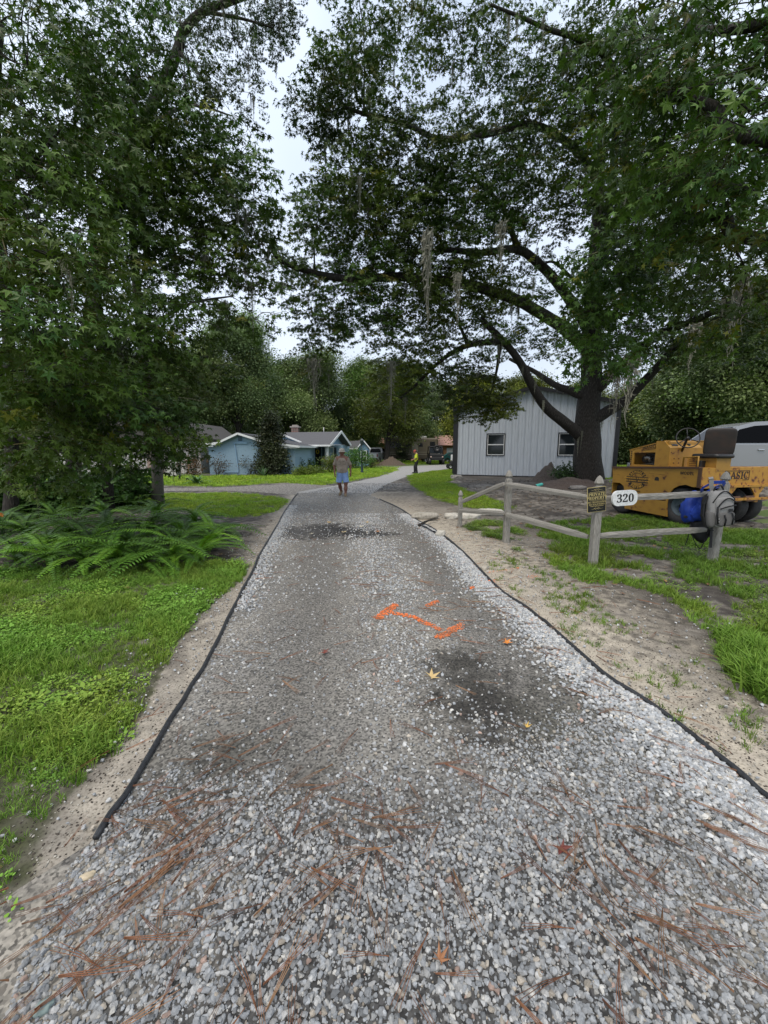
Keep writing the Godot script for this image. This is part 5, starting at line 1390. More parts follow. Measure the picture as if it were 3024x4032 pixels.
	for q in [[0, 0.06, 0.33, 0.009], [0, -0.06, 0.33, 0.009], [-0.165, 0, 0.009, 0.12], [0.165, 0, 0.009, 0.12]]: bx.box(Vector3(bm.x, bm.y, zo + 0.004) + bb * Vector3(q[0], q[1], 0), Vector3(q[2], q[3], 0.004), bb)
	put("badge_frame", bx.done(print_m), t)
	# dash console at the rear of the hood, its sloping panel turned to the driver
	var hx := b1.x; var yt := Vector2(-0.080, 1.867).y; var yd := Vector2(-0.102, 1.710).y
	put("console", MB.new().prism([Vector2(hx - 0.3, 1.21), Vector2(hx + 0.06, 1.21), Vector2(hx + 0.06, yd), Vector2(hx - 0.10, yt), Vector2(hx - 0.3, yt)], Transform3D(Basis(), Vector3(0, 0, -0.13)), 0.95).done(yel), t)
	var slope := Vector3(0.16, yd - yt, 0).normalized(); var sn := Vector3(-slope.y, slope.x, 0)
	var pb := Basis(slope, sn, Vector3.BACK)
	put("switch_plate", MB.new().box(Vector3(hx - 0.02, (yt + yd) / 2, -0.32) + sn * 0.006, Vector3(0.12, 0.014, 0.17), pb, 0.003).done(blk), t)
	put("gauge", MB.new(false).tube([Vector3(hx - 0.02, (yt + yd) / 2, -0.75), Vector3(hx - 0.02, (yt + yd) / 2, -0.75) + sn * 0.02], [0.05], 14).done(blk), t)
	for q in [[-0.28, 1.46], [-0.42, 1.46], [-0.28, 1.36], [-0.42, 1.36], [-0.18, 1.28], [-0.18, 1.6]]: put("bolt", MB.new().box(Vector3(hx + 0.064, q[1], q[0]), Vector3(0.014, 0.024, 0.024), Basis(), 0.005).done(iron), t)
	# steering wheel
	var s3 := Vector3(-0.62, Vector2(-0.623, 1.924).y, -0.33)
	var wn := Vector3(0.78, 0.32, 0.54).normalized(); var wx := Vector3.UP.cross(wn).normalized()
	var sb := Basis(wx, wn.cross(wx), wn)
	var sw := MB.new(false); var ring := []
	for i in 33: ring.append(s3 + sb * Vector3(cos(TAU * i / 32), sin(TAU * i / 32), 0) * 0.225)
	sw.tube(ring, [0.013], 8, false)
	for i in 3:
		var a := deg_to_rad(95 + i * 120.0)
		sw.tube([s3 + sb * Vector3(0, 0, -0.03), s3 + sb * Vector3(cos(a), sin(a), 0) * 0.225], [0.011], 6)
	sw.tube([s3 + sb * Vector3(0, 0, -0.06), s3 + sb * Vector3(0, 0, 0.012)], [0.04, 0.035], 10)
	var swo := put("steering_wheel", sw.done(blk), t)
	put("steering_column", MB.new(false).tube([s3 - wn * 0.05, Vector3(hx + 0.05, yd - 0.08, -0.5)], [0.028], 8).done(blk), swo)
	# seat
	var e0 := Vector2(-0.245, 1.539); var e1 := Vector2(0.152, 1.526)
	var sz := -0.55
	var seat := put("seat", MB.new(false).pillow(Transform3D(Basis().scaled(Vector3(0.30, 0.05, 0.27)), Vector3(e0.x + 0.05, 1.53, sz)), 0.3, 0.3, 20, 8).done(mat(0.02, 0.018, 0.018, 0.45)), t)
	var bkm := tex_mat(noise_tex(504, 0.02, [[0.0, Color(0.02, 0.018, 0.018)], [0.6, Color(0.035, 0.027, 0.024)], [1.0, Color(0.08, 0.04, 0.03)]], 128), Vector3.ONE * 1.4, 0.5)
	put("backrest", MB.new(false).pillow(Transform3D(Basis(Vector3.UP, -0.72) * Basis(Vector3.BACK, -0.16) * Basis().scaled(Vector3(0.05, 0.29, 0.27)), Vector3(e1.x - 0.24, 1.83, sz)), 0.3, 0.25, 20, 12).done(bkm), seat)
	put("seat_base", MB.new().box(Vector3(e0.x + 0.12, 1.35, sz), Vector3(0.34, 0.28, 0.4)).done(yel), seat)
	put("tool_box", MB.new().box(Vector3(e0.x - 0.20, 1.36, -0.5), Vector3(0.3, 0.26, 0.3)).done(yel2), t)
	for i in 4: put("lettering_plate", MB.new().box(Vector3(e0.x - 0.20, 1.44 - i * 0.04, -0.347), Vector3(0.2, 0.016, 0.004)).done(mat(0.16, 0.08, 0.02)), t)
	var st := MB.new(false)
	var p0 := Vector2(-0.450, 1.285); var p1 := Vector2(-0.224, 1.304); var c1 := p1; var py := Vector2(-0.475, 1.497).y
	st.tube([Vector3(p0.x, 1.2, -0.06), Vector3(p0.x, py, -0.06), Vector3(p1.x + 0.1, py + 0.02, -0.06), Vector3(p1.x + 0.1, 1.2, -0.06)], [0.02], 6); put("step_rail", st.done(yel), t)
	put("lever_box", MB.new().box(Vector3(p1.x - 0.02, 1.33, -0.3), Vector3(0.12, 0.2, 0.14), Basis(), 0.01).done(blk), t)
	var lb := Vector2(-0.448, 1.407)
	put("battery_box", MB.new().box(Vector3(-0.25, 1.33, -0.75), Vector3(0.2, 0.1, 0.22)).done(iron), t)
	put("battery_handle", MB.new(false).tube([Vector3(-0.25, 1.37, -0.66), Vector3(-0.25, 1.45, -0.66), Vector3(-0.25, 1.45, -0.84), Vector3(-0.25, 1.37, -0.84)], [0.01], 5).done(blk), t)
	# wheels: rear row of four, front row of three
	for i in 5: tyre(t, Vector3(-0.42, 0.415, -0.17 - i * 0.42), 0.415, 0.27, Basis(), rub, mat(0.06, 0.085, 0.10, 0.6))
	for i in 4: tyre(t, Vector3(-2.12, 0.39, -0.3 - i * 0.46), 0.39, 0.27, Basis(), rub, mat(0.10, 0.09, 0.05, 0.6))
	put("axle", MB.new(false).tube([Vector3(-0.42, 0.415, -0.1), Vector3(-0.42, 0.415, -2.0)], [0.06], 8).tube([Vector3(-2.12, 0.39, -0.2), Vector3(-2.12, 0.39, -1.8)], [0.05], 8).done(blk), t)
	# scraper brackets and bars behind the tyres
	for i in 2:
		var z := -0.78 - i * 0.84
		put("bracket", MB.new().prism([Vector2(-0.22, 0.86), Vector2(0.22, 0.86), Vector2(0.07, 0.70), Vector2(0.05, 0.52), Vector2(-0.05, 0.52), Vector2(-0.07, 0.70)], Transform3D(rb, Vector3(0.06, 0, z)), 0.03).done(yel2), t)
		put("scraper_arm", MB.new().box(Vector3(0.07, 0.60, z), Vector3(0.05, 0.05, 0.82)).done(yel2), t)
	for i in 4:
		put("scraper_pad", MB.new().box(Vector3(0.05, 0.60, -0.17 - i * 0.42), Vector3(0.05, 0.13, 0.26), Basis(Vector3.BACK, 0.3), 0.008).done(iron), t)

func v3(q: Vector2, z: float) -> Vector3: return Vector3(q.x, q.y, z)

# ---------------------------------------------------------------- vehicles
func car_wheel(parent: Node3D, at: Vector3, r: float, w: float) -> void:
	tyre(parent, at, r, w, Basis(), mat(0.014, 0.014, 0.015, 0.8), mat(0.45, 0.46, 0.47, 0.3, 0.7))

func pickup(n: String, label: String, at: Vector3, turn: float, paint: Material, crew: bool, sc := 1.0) -> Node3D:
	# local: front towards -x, side faced by +z; length 5.8
	var t := thing(n, label, "pickup truck", at, turn)
	var W := 1.95
	var dark := StandardMaterial3D.new()
	dark.albedo_color = Color(0.02, 0.022, 0.025); dark.roughness = 0.08; dark.metallic_specular = 0.22
	var chrome := mat(0.6, 0.6, 0.6, 0.15, 1.0); var blk := mat(0.012, 0.012, 0.013, 0.6)
	var arch := func(cx: float, r: float) -> Array:
		var a := []
		for i in 9: a.append(Vector2(cx - cos(PI * i / 8.0) * r, 0.42 + sin(PI * i / 8.0) * r))
		return a
	var lower: Array = [Vector2(-2.9, 0.5), Vector2(-2.9, 1.05), Vector2(-2.75, 1.16), Vector2(-1.35, 1.25), Vector2(2.85, 1.25), Vector2(2.88, 0.55)]
	var bot: Array = [Vector2(-2.9, 0.5)]
	bot.append_array(arch.call(-1.9, 0.46)); bot.append_array(arch.call(1.85, 0.46)); bot.append(Vector2(2.88, 0.55))
	var up := lower.slice(1, 5); up.reverse()
	bot.append_array(up)
	var bed := 1.0 if not crew else 1.2
	put("body", MB.new().prism(bot, Transform3D(Basis(), Vector3(0, 0, W / 2)), W).done(paint), t)
	var cx1 := 1.25 if crew else 0.55
	var cab := [[-1.35, 1.25], [-0.72, 1.80], [-0.3, 1.92], [0.7 if crew else 0.3, 1.95], [cx1 - 0.1, 1.86], [cx1, 1.25]]
	var cp := MB.new(false); cp.smooth(false)
	var inset := 0.16
	var L := []; var Rr := []
	for q in cab:
		var k: float = (q[1] - 1.25) / 0.7
		L.append(Vector3(q[0], q[1], W / 2 - 0.02 - inset * k)); Rr.append(Vector3(q[0], q[1], -W / 2 + 0.02 + inset * k))
	for i in range(1, 5): cp.tri(L[0], L[i], L[i + 1]); cp.tri(Rr[0], Rr[i + 1], Rr[i])
	for i in 5: cp.quad(L[i], Rr[i], Rr[i + 1], L[i + 1])
	put("cab", cp.done(paint), t)
	var F := func(x: float, y: float, s: float) -> Vector3:
		var k: float = (y - 1.25) / 0.7
		return Vector3(x, y, s * (W / 2 - 0.012 - inset * k))
	var fw := [[-1.12, 1.3], [-0.68, 1.70], [-0.3, 1.80], [0.05, 1.82], [0.05, 1.3]]
	var rw := [[0.16, 1.3], [0.16, 1.82], [0.75, 1.81], [0.98, 1.72], [1.08, 1.3]]
	for s in [1.0, -1.0]:
		for pl in ([fw, rw] if crew else [fw]):
			var g := MB.new(); var ps := []
			for q in pl: ps.append(F.call(q[0], q[1], s))
			facet(g, ps, Vector3(0, 0, s * 0.006)); put("side_window", g.done(dark), t)
		for x in ([-0.02, 0.92] if crew else [-0.02]):
			var h := MB.new(); h.box(Vector3(x - 0.12, 1.1, s * (W / 2 + 0.02)), Vector3(0.17, 0.035, 0.035), Basis(), 0.01); put("door_handle", h.done(chrome), t)
			var sm := MB.new(); sm.box(Vector3(x + 0.125, 0.9, s * (W / 2 + 0.0005)), Vector3(0.012, 0.66, 0.004)); put("door_seam", sm.done(blk), t)
		var mr := MB.new(); mr.box(Vector3(-0.98, 1.36, s * (W / 2 + 0.12)), Vector3(0.12, 0.2, 0.22), Basis(), 0.04); put("mirror", mr.done(paint), t)
	var ws := MB.new(); facet(ws, [Vector3(-1.27, 1.33, 0.78), Vector3(-0.76, 1.775, 0.66), Vector3(-0.76, 1.775, -0.66), Vector3(-1.27, 1.33, -0.78)], Vector3(-0.012, 0.012, 0)); put("windscreen", ws.done(dark), t)
	var rg := MB.new(); facet(rg, [Vector3(cx1 + 0.004, 1.32, 0.72), Vector3(cx1 - 0.08, 1.80, 0.6), Vector3(cx1 - 0.08, 1.80, -0.6), Vector3(cx1 + 0.004, 1.32, -0.72)], Vector3(0.012, 0.003, 0)); put("rear_window", rg.done(dark), t)
	put("bed_liner", MB.new().box(Vector3((cx1 + 2.8) / 2 + 0.05, 1.256, 0), Vector3(2.7 - cx1, 0.012, W - 0.3)).done(blk), t)
	put("tailgate", MB.new().box(Vector3(2.90, 0.98, 0), Vector3(0.06, 0.5, W - 0.25), Basis(), 0.015).done(paint), t)
	put("bumper", MB.new().box(Vector3(2.97, 0.58, 0), Vector3(0.16, 0.2, W), Basis(), 0.03).box(Vector3(-2.95, 0.55, 0), Vector3(0.16, 0.24, W), Basis(), 0.03).done(chrome), t)
	for s in [1.0, -1.0]:
		put("tail_light", MB.new().box(Vector3(2.89, 1.0, s * (W / 2 - 0.07)), Vector3(0.06, 0.36, 0.12), Basis(), 0.015).done(mat(0.25, 0.01, 0.01, 0.2)), t)
		put("headlight", MB.new().box(Vector3(-2.88, 0.95, s * (W / 2 - 0.2)), Vector3(0.08, 0.2, 0.34), Basis(), 0.02).done(mat(0.6, 0.62, 0.65, 0.1)), t)
	put("licence_plate", MB.new().box(Vector3(3.055, 0.6, 0), Vector3(0.012, 0.14, 0.3)).done(mat(0.6, 0.6, 0.6)), t)
	put("grille", MB.new().box(Vector3(-2.92, 0.85, 0), Vector3(0.03, 0.3, 1.1)).done(blk), t)
	put("underbody", MB.new().box(Vector3(0, 0.5, 0), Vector3(5.2, 0.2, 1.2)).done(blk), t)
	for x in [-1.9, 1.85]:
		for s in [1.0, -1.0]: car_wheel(t, Vector3(x, 0.4, s * (W / 2 - 0.14)), 0.4, 0.26)
	t.scale = Vector3.ONE * sc
	return t

func far_things() -> void:
	# motor home
	var t := thing("motor_home", "long tan motor home parked under trees beyond the gravel road", "motor home", Vector3(3.125, 0.000, -49.865))
	var tan := mat(0.15, 0.125, 0.085, 0.7); var lt := mat(0.30, 0.27, 0.21, 0.7); var dk := mat(0.012, 0.012, 0.012, 0.2)
	put("body", MB.new().box(Vector3(0.1, 1.75, 0), Vector3(6.3, 2.4, 2.3), Basis(), 0.15).done(tan), t)
	put("lower_body", MB.new().box(Vector3(0.1, 0.75, 0.01), Vector3(6.28, 0.5, 2.34), Basis(), 0.05).done(mat(0.10, 0.08, 0.055, 0.7)), t)
	for y in [1.05, 1.3]: put("stripe", MB.new().box(Vector3(0.1, y, 1.175), Vector3(6.1, 0.07, 0.02)).done(lt), t)
	for q in [[-1.75, 1.4], [-0.25, 0.45], [2.6, 0.6], [1.2, 0.5]]: put("window", MB.new().box(Vector3(q[0], 2.15, 1.16), Vector3(q[1], 0.75 if q[1] > 0.5 else 0.4, 0.03)).done(dk), t)
	put("windscreen", MB.new().box(Vector3(-3.03, 2.0, 0), Vector3(0.06, 0.9, 2.0)).done(dk), t)
	put("door", MB.new().box(Vector3(0.55, 1.5, 1.17), Vector3(0.7, 1.85, 0.03)).done(lt), t)
	for q in [[-1.6, 0.9], [0.0, 1.2], [1.6, 0.8]]: put("roof_unit", MB.new().box(Vector3(q[0], 3.05, 0), Vector3(q[1], 0.3, 0.8), Basis(), 0.08).done(mat(0.55, 0.54, 0.5)), t)
	for x in [-2.1, 1.9]: car_wheel(t, Vector3(x, 0.42, 1.0), 0.42, 0.26); car_wheel(t, Vector3(x, 0.42, -1.0), 0.42, 0.26)
	# brick house with red roof
	var h := thing("brick_house", "distant brick house with pale red hip roof behind the black buggy", "house", Vector3(8.3, 0, -62))
	var br := mat(0.24, 0.12, 0.065, 0.85)
	put("wall", MB.new().box(Vector3(0, 1.15, 0), Vector3(9.5, 2.3, 7)).done(br), h)
	var rf := MB.new(); var ap := [Vector3(-1.5, 3.7, 0), Vector3(1.5, 3.7, 0)]
	var ev := [Vector3(-5.3, 2.2, 4), Vector3(5.3, 2.2, 4), Vector3(5.3, 2.2, -4), Vector3(-5.3, 2.2, -4)]
	rf.quad(ev[0], ap[0], ap[1], ev[1]); rf.quad(ev[2], ap[1], ap[0], ev[3]); rf.tri(ev[3], ap[0], ev[0]); rf.tri(ev[1], ap[1], ev[2]); rf.quad(ev[0], ev[1], ev[2], ev[3])
	put("roof", rf.done(mat(0.42, 0.24, 0.19, 0.9)), h)
	for x in [-2.2, 1.1, 3.1]: put("window", MB.new().box(Vector3(x, 1.3, 3.52), Vector3(1.0, 1.1, 0.06)).done(mat(0.35, 0.38, 0.42, 0.2)), h)
	put("door", MB.new().box(Vector3(-0.6, 1.05, 3.52), Vector3(0.9, 2.0, 0.06)).done(mat(0.6, 0.6, 0.58)), h)
	var h2 := thing("far_house", "corner of brick house with red roof right of blue house", "house", Vector3(-2.0, 0, -70))
	put("wall", MB.new().box(Vector3(0, 1.3, 0), Vector3(6.5, 2.6, 6)).done(mat(0.27, 0.12, 0.04, 0.85)), h2)
	put("roof", MB.new().prism([Vector2(-3.8, 2.5), Vector2(3.8, 2.5), Vector2(1.5, 3.6), Vector2(-1.5, 3.6)], Transform3D(Basis(), Vector3(0, 0, 3.4)), 6.8).done(mat(0.42, 0.25, 0.19, 0.9)), h2)
	# buggy
	var u := thing("off_road_buggy", "black open off road buggy with spare wheel seen from behind", "buggy", Vector3(5.659, 0.000, -45.334))
	var blk := mat(0.012, 0.012, 0.013, 0.5)
	put("body", MB.new().box(Vector3(0, 0.85, 0), Vector3(1.5, 0.6, 2.6), Basis(), 0.06).box(Vector3(0, 0.62, 1.3), Vector3(1.3, 0.3, 0.2), Basis(), 0.04).done(blk), u)
	put("roof", MB.new().box(Vector3(0, 1.92, -0.2), Vector3(1.5, 0.12, 1.5), Basis(), 0.05).done(blk), u)
	var rl := MB.new(false)
	for s in [-1.0, 1.0]:
		rl.tube([Vector3(s * 0.74, 1.1, 0.7), Vector3(s * 0.7, 1.9, 0.5), Vector3(s * 0.7, 1.9, -0.8), Vector3(s * 0.74, 1.1, -1.2)], [0.05], 6)
	put("roll_cage", rl.done(blk), u)
	put("rear_window", MB.new().box(Vector3(0, 1.5, 0.62), Vector3(1.36, 0.6, 0.03)).done(mat(0.02, 0.025, 0.03, 0.05)), u)
	tyre(u, Vector3(0.05, 1.75, 0.8), 0.36, 0.24, Basis(), blk, mat(0.1, 0.1, 0.1, 0.4, 0.6))
	for s in [-1.0, 1.0]:
		put("tail_light", MB.new().box(Vector3(s * 0.62, 0.85, 1.31), Vector3(0.16, 0.12, 0.05)).done(mat(0.55, 0.4, 0.35, 0.2)), u)
		for z in [1.0, -1.1]: tyre(u, Vector3(s * 0.72, 0.36, z), 0.36, 0.28, Basis(Vector3.UP, PI / 2), blk, mat(0.1, 0.1, 0.1))
	var wt := pickup("white_pickup", "old white and grey pickup truck parked beside the blue house", Vector3(-0.954, 0.000, -48.258), deg_to_rad(-105), mat(0.72, 0.73, 0.74, 0.35), false, 0.95)
	wt.position = Vector3(-0.9, 0, -50.0)
	var car := thing("teal_car", "small dark teal car parked beside the distant brick house", "car", Vector3(8.9, 0, -52))
	put("body", MB.new().prism([Vector2(-1.6, 0.3), Vector2(1.6, 0.3), Vector2(1.6, 0.75), Vector2(0.9, 0.85), Vector2(0.4, 1.25), Vector2(-0.7, 1.25), Vector2(-1.3, 0.85), Vector2(-1.6, 0.8)], Transform3D(Basis(), Vector3(0, 0, 0.8)), 1.6).done(mat(0.015, 0.10, 0.10, 0.3)), car)
	put("window", MB.new().prism([Vector2(-1.05, 0.88), Vector2(0.72, 0.88), Vector2(0.35, 1.2), Vector2(-0.66, 1.2)], Transform3D(Basis(), Vector3(0, 0, 0.81)), 0.02).done(mat(0.1, 0.13, 0.15, 0.05)), car)
	for x in [-1.0, 1.0]: car_wheel(car, Vector3(x, 0.3, 0.75), 0.3, 0.2); car_wheel(car, Vector3(x, 0.3, -0.75), 0.3, 0.2)
	# mower half hidden behind the shed corner
	var mw := thing("ride_on_mower", "dark ride on mower half hidden behind the left shed corner", "mower", Vector3(5.766, 0.000, -34.778))
	put("body", MB.new().box(Vector3(0.1, 0.5, 0), Vector3(0.5, 0.35, 1.1), Basis(), 0.06).done(blk), mw)
	put("seat", MB.new().box(Vector3(0.1, 0.95, 0.1), Vector3(0.45, 0.5, 0.12), Basis(), 0.04).done(mat(0.6, 0.6, 0.6)), mw)
	for z in [0.4, -0.5]:
		for x in [-0.2, 0.4]: car_wheel(mw, Vector3(x, 0.22, z), 0.22, 0.16)
	# dirt mound and pale boat beyond the road
	mound("dirt_mound", "dark soil mound on the grass beyond the gravel road", Vector3(0.749, 0.000, -42.743), Vector3(1.7, 0.9, 1.2), 71, Color(0.10, 0.075, 0.055))
	var bo := thing("parked_boat", "white boat on a trailer far beyond the shed's right side", "boat", Vector3(30.5, 0, -52))
	bo.scale = Vector3.ONE * 0.75
	put("hull", MB.new(false).pillow(Transform3D(Basis().scaled(Vector3(2.6, 0.5, 0.9)), Vector3(0, 1.0, 0)), 0.6, 0.8, 16, 8).done(mat(0.6, 0.62, 0.63, 0.4)), bo)
	put("cabin", MB.new().box(Vector3(0.2, 1.75, 0), Vector3(1.6, 0.7, 1.2), Basis(), 0.12).done(mat(0.5, 0.52, 0.53)), bo)
	put("trailer", MB.new().box(Vector3(0, 0.45, 0), Vector3(5.2, 0.12, 1.4)).done(blk), bo)
	for z in [0.8, -0.8]: car_wheel(bo, Vector3(0.4, 0.35, z), 0.35, 0.2)
	var pipe := thing("white_pipes", "white plastic pipes lying on grass right of the shed", "pipe", Vector3(15.6, 0.1, -25.5))
	for i in 2: put("pipe", MB.new(false).tube([Vector3(-1.2, 0.05 + i * 0.1, i * 0.15), Vector3(1.2, 0.05 + i * 0.1, i * 0.1)], [0.05], 8).done(mat(0.7, 0.72, 0.72, 0.4)), pipe)
	var pole := put("utility_pole", MB.new(false).tube([Vector3(20.2, 0, -30), Vector3(20.2, 4.4, -30)], [0.08, 0.06], 8).done(mat(0.55, 0.55, 0.53)), null)
	tag(pole, "thin white pole standing beyond the yellow roller", "pole")
	# lamp post
	var lp := thing("lamp_post", "dark green lamp post with fluted base on the house lawn", "lamp post", Vector3(-1.547, 0.000, -28.736))
	var lm := mat(0.008, 0.03, 0.028, 0.4)
	put("base", MB.new(false).lathe([Vector2(0.15, 0.0), Vector2(0.15, 0.05), Vector2(0.10, 0.12), Vector2(0.085, 0.45), Vector2(0.06, 0.6), Vector2(0.045, 0.66)], Transform3D(), 12).done(lm), lp)
	put("post", MB.new(false).tube([Vector3(0, 0.6, 0), Vector3(0, 1.95, 0)], [0.042, 0.035], 10).done(lm), lp)
	put("lantern", MB.new().lathe([Vector2(0.05, 1.95), Vector2(0.10, 2.0), Vector2(0.13, 2.25), Vector2(0.15, 2.27), Vector2(0.02, 2.4), Vector2(0.0, 2.43)], Transform3D(), 6).done(mat(0.03, 0.045, 0.045, 0.2)), lp)
	# AC unit by the wing, the pale brick house behind the left trees
	put("air_conditioner", MB.new().box(Vector3(-13.219, 0.000, -25.747) + Vector3(0, 0.42, 0), Vector3(0.6, 0.84, 0.6), Basis(), 0.03).done(mat(0.48, 0.47, 0.42, 0.6)), null)
	tag(get_node("air_conditioner"), "beige air conditioner box left of the blue wall", "air conditioner")
	var pb := thing("pale_brick_house", "pale brick house glimpsed through the left trees", "house", Vector3(-17.5, 0, -31))
	put("wall", MB.new().box(Vector3(0, 1.2, 0), Vector3(10, 2.4, 6)).done(mat(0.50, 0.47, 0.45, 0.85)), pb)
	put("roof", MB.new().prism([Vector2(-5.5, 2.35), Vector2(5.5, 2.35), Vector2(4.0, 3.5), Vector2(-4.0, 3.5)], Transform3D(Basis(), Vector3(0, 0, 3.6)), 7.2).done(mat(0.07, 0.065, 0.06, 0.9)), pb)
	for i in 14: put("brick_course", MB.new().box(Vector3(0, 0.12 + i * 0.165, 3.01), Vector3(9.9, 0.14, 0.03)).done(mat(0.55, 0.52, 0.5, 0.85)), pb)
	put("window", MB.new().box(Vector3(-1.5, 1.35, 3.03), Vector3(1.4, 1.1, 0.05)).done(mat(0.02, 0.022, 0.025, 0.1)), pb)
	put("fireplace", MB.new().box(Vector3(2.0, 1.6, 3.2), Vector3(0.9, 3.2, 0.4)).done(mat(0.28, 0.2, 0.17, 0.85)), pb)

func mound(n: String, label: String, at: Vector3, s: Vector3, sd: int, c: Color, cat := "dirt pile") -> void:
	var f := FastNoiseLite.new(); f.seed = sd; f.frequency = 1.1; f.fractal_octaves = 4
	var mb := MB.new(false)
	var N := 26
	var p := func(i: int, j: int) -> Vector3:
		var x := (i / float(N) - 0.5) * 2.4; var z := (j / float(N) - 0.5) * 2.4
		var r := sqrt(x * x + z * z)
		var y: float = maxf(0.0, 1.0 - r) * (1.0 + 0.35 * f.get_noise_2d(x * 3, z * 3)) + 0.14 * f.get_noise_2d(x * 7 + 4, z * 7) * clampf(1.2 - r, 0, 1) - 0.03
		return Vector3(x * s.x, y * s.y, z * s.z)
	for i in N:
		for j in N: mb.quad(p.call(i, j), p.call(i + 1, j), p.call(i + 1, j + 1), p.call(i, j + 1))
	var t := noise_tex(sd, 0.05, [[0.0, c * 0.5], [0.6, c], [1.0, c * 1.7]], 256)
	var o := put(n, mb.done(tex_mat(t, Vector3.ONE * 0.8, 0.95, 3.0)), null, at)
	tag(o, label, cat)

func rock(n: String, label: String, at: Vector3, s: Vector3, turn: float, sd: int, c: Color, cat := "rock", group := "") -> void:
	var f := FastNoiseLite.new(); f.seed = sd; f.frequency = 0.9; f.fractal_octaves = 3
	var sp := SphereMesh.new(); sp.radial_segments = 18; sp.rings = 10
	var arr := sp.get_mesh_arrays(); var v: PackedVector3Array = arr[Mesh.ARRAY_VERTEX]; var id: PackedInt32Array = arr[Mesh.ARRAY_INDEX]
	var mb := MB.new(false)
	var F := func(p: Vector3) -> Vector3:
		var q := p * 2.0
		q = q * (1.0 + 0.5 * f.get_noise_3dv(q * 1.2)); q = q.clamp(Vector3(-0.9, -0.8, -0.9), Vector3(0.92, 0.8, 0.9))
		return q * s
	for i in range(0, id.size(), 3): mb.tri(F.call(v[id[i]]), F.call(v[id[i + 1]]), F.call(v[id[i + 2]]))
	var m := tex_mat(noise_tex(900 + sd, 0.04, [[0.0, c * 0.45], [0.4, c * 0.85], [1.0, c * 1.1]], 128), Vector3.ONE * 2.5, 0.95, 0.6)
	var o := put(n, mb.done(m), null, at, rot(turn))
	tag(o, label, cat, group)


# ---------------------------------------------------------------- people
func hand_bones(w: Vector3, tip: Vector3, side: Vector3, curl: Vector3, s := 1.0) -> Array:
	# wrist, direction of the fingers, direction of the thumb, way the fingers bend
	var d := tip.normalized(); var b := []
	for i in 4:
		var o := (i - 1.5) * 0.021 * s
		var k: Vector3 = w + d * 0.095 * s - side * o
		b.append([w + d * 0.015 - side * o * 0.7, k, 0.014 * s, 0.0125 * s])
		var L: float = [0.072, 0.082, 0.076, 0.058][i] * s
		var m := k + d * L * 0.5 + curl * L * 0.12; var e := m + d * L * 0.36 + curl * L * 0.34
		b.append([k, m, 0.0095 * s, 0.0088 * s]); b.append([m, e, 0.0088 * s, 0.0075 * s])
	var t0 := w + d * 0.03 * s + side * 0.03 * s; var t1 := w + d * 0.065 * s + side * 0.055 * s + curl * 0.012; var t2 := t1 + d * 0.034 * s + side * 0.006 + curl * 0.01
	b.append([w + d * 0.01, t0, 0.015 * s, 0.013 * s]); b.append([t0, t1, 0.012 * s, 0.0105 * s]); b.append([t1, t2, 0.0105 * s, 0.0085 * s])
	return b

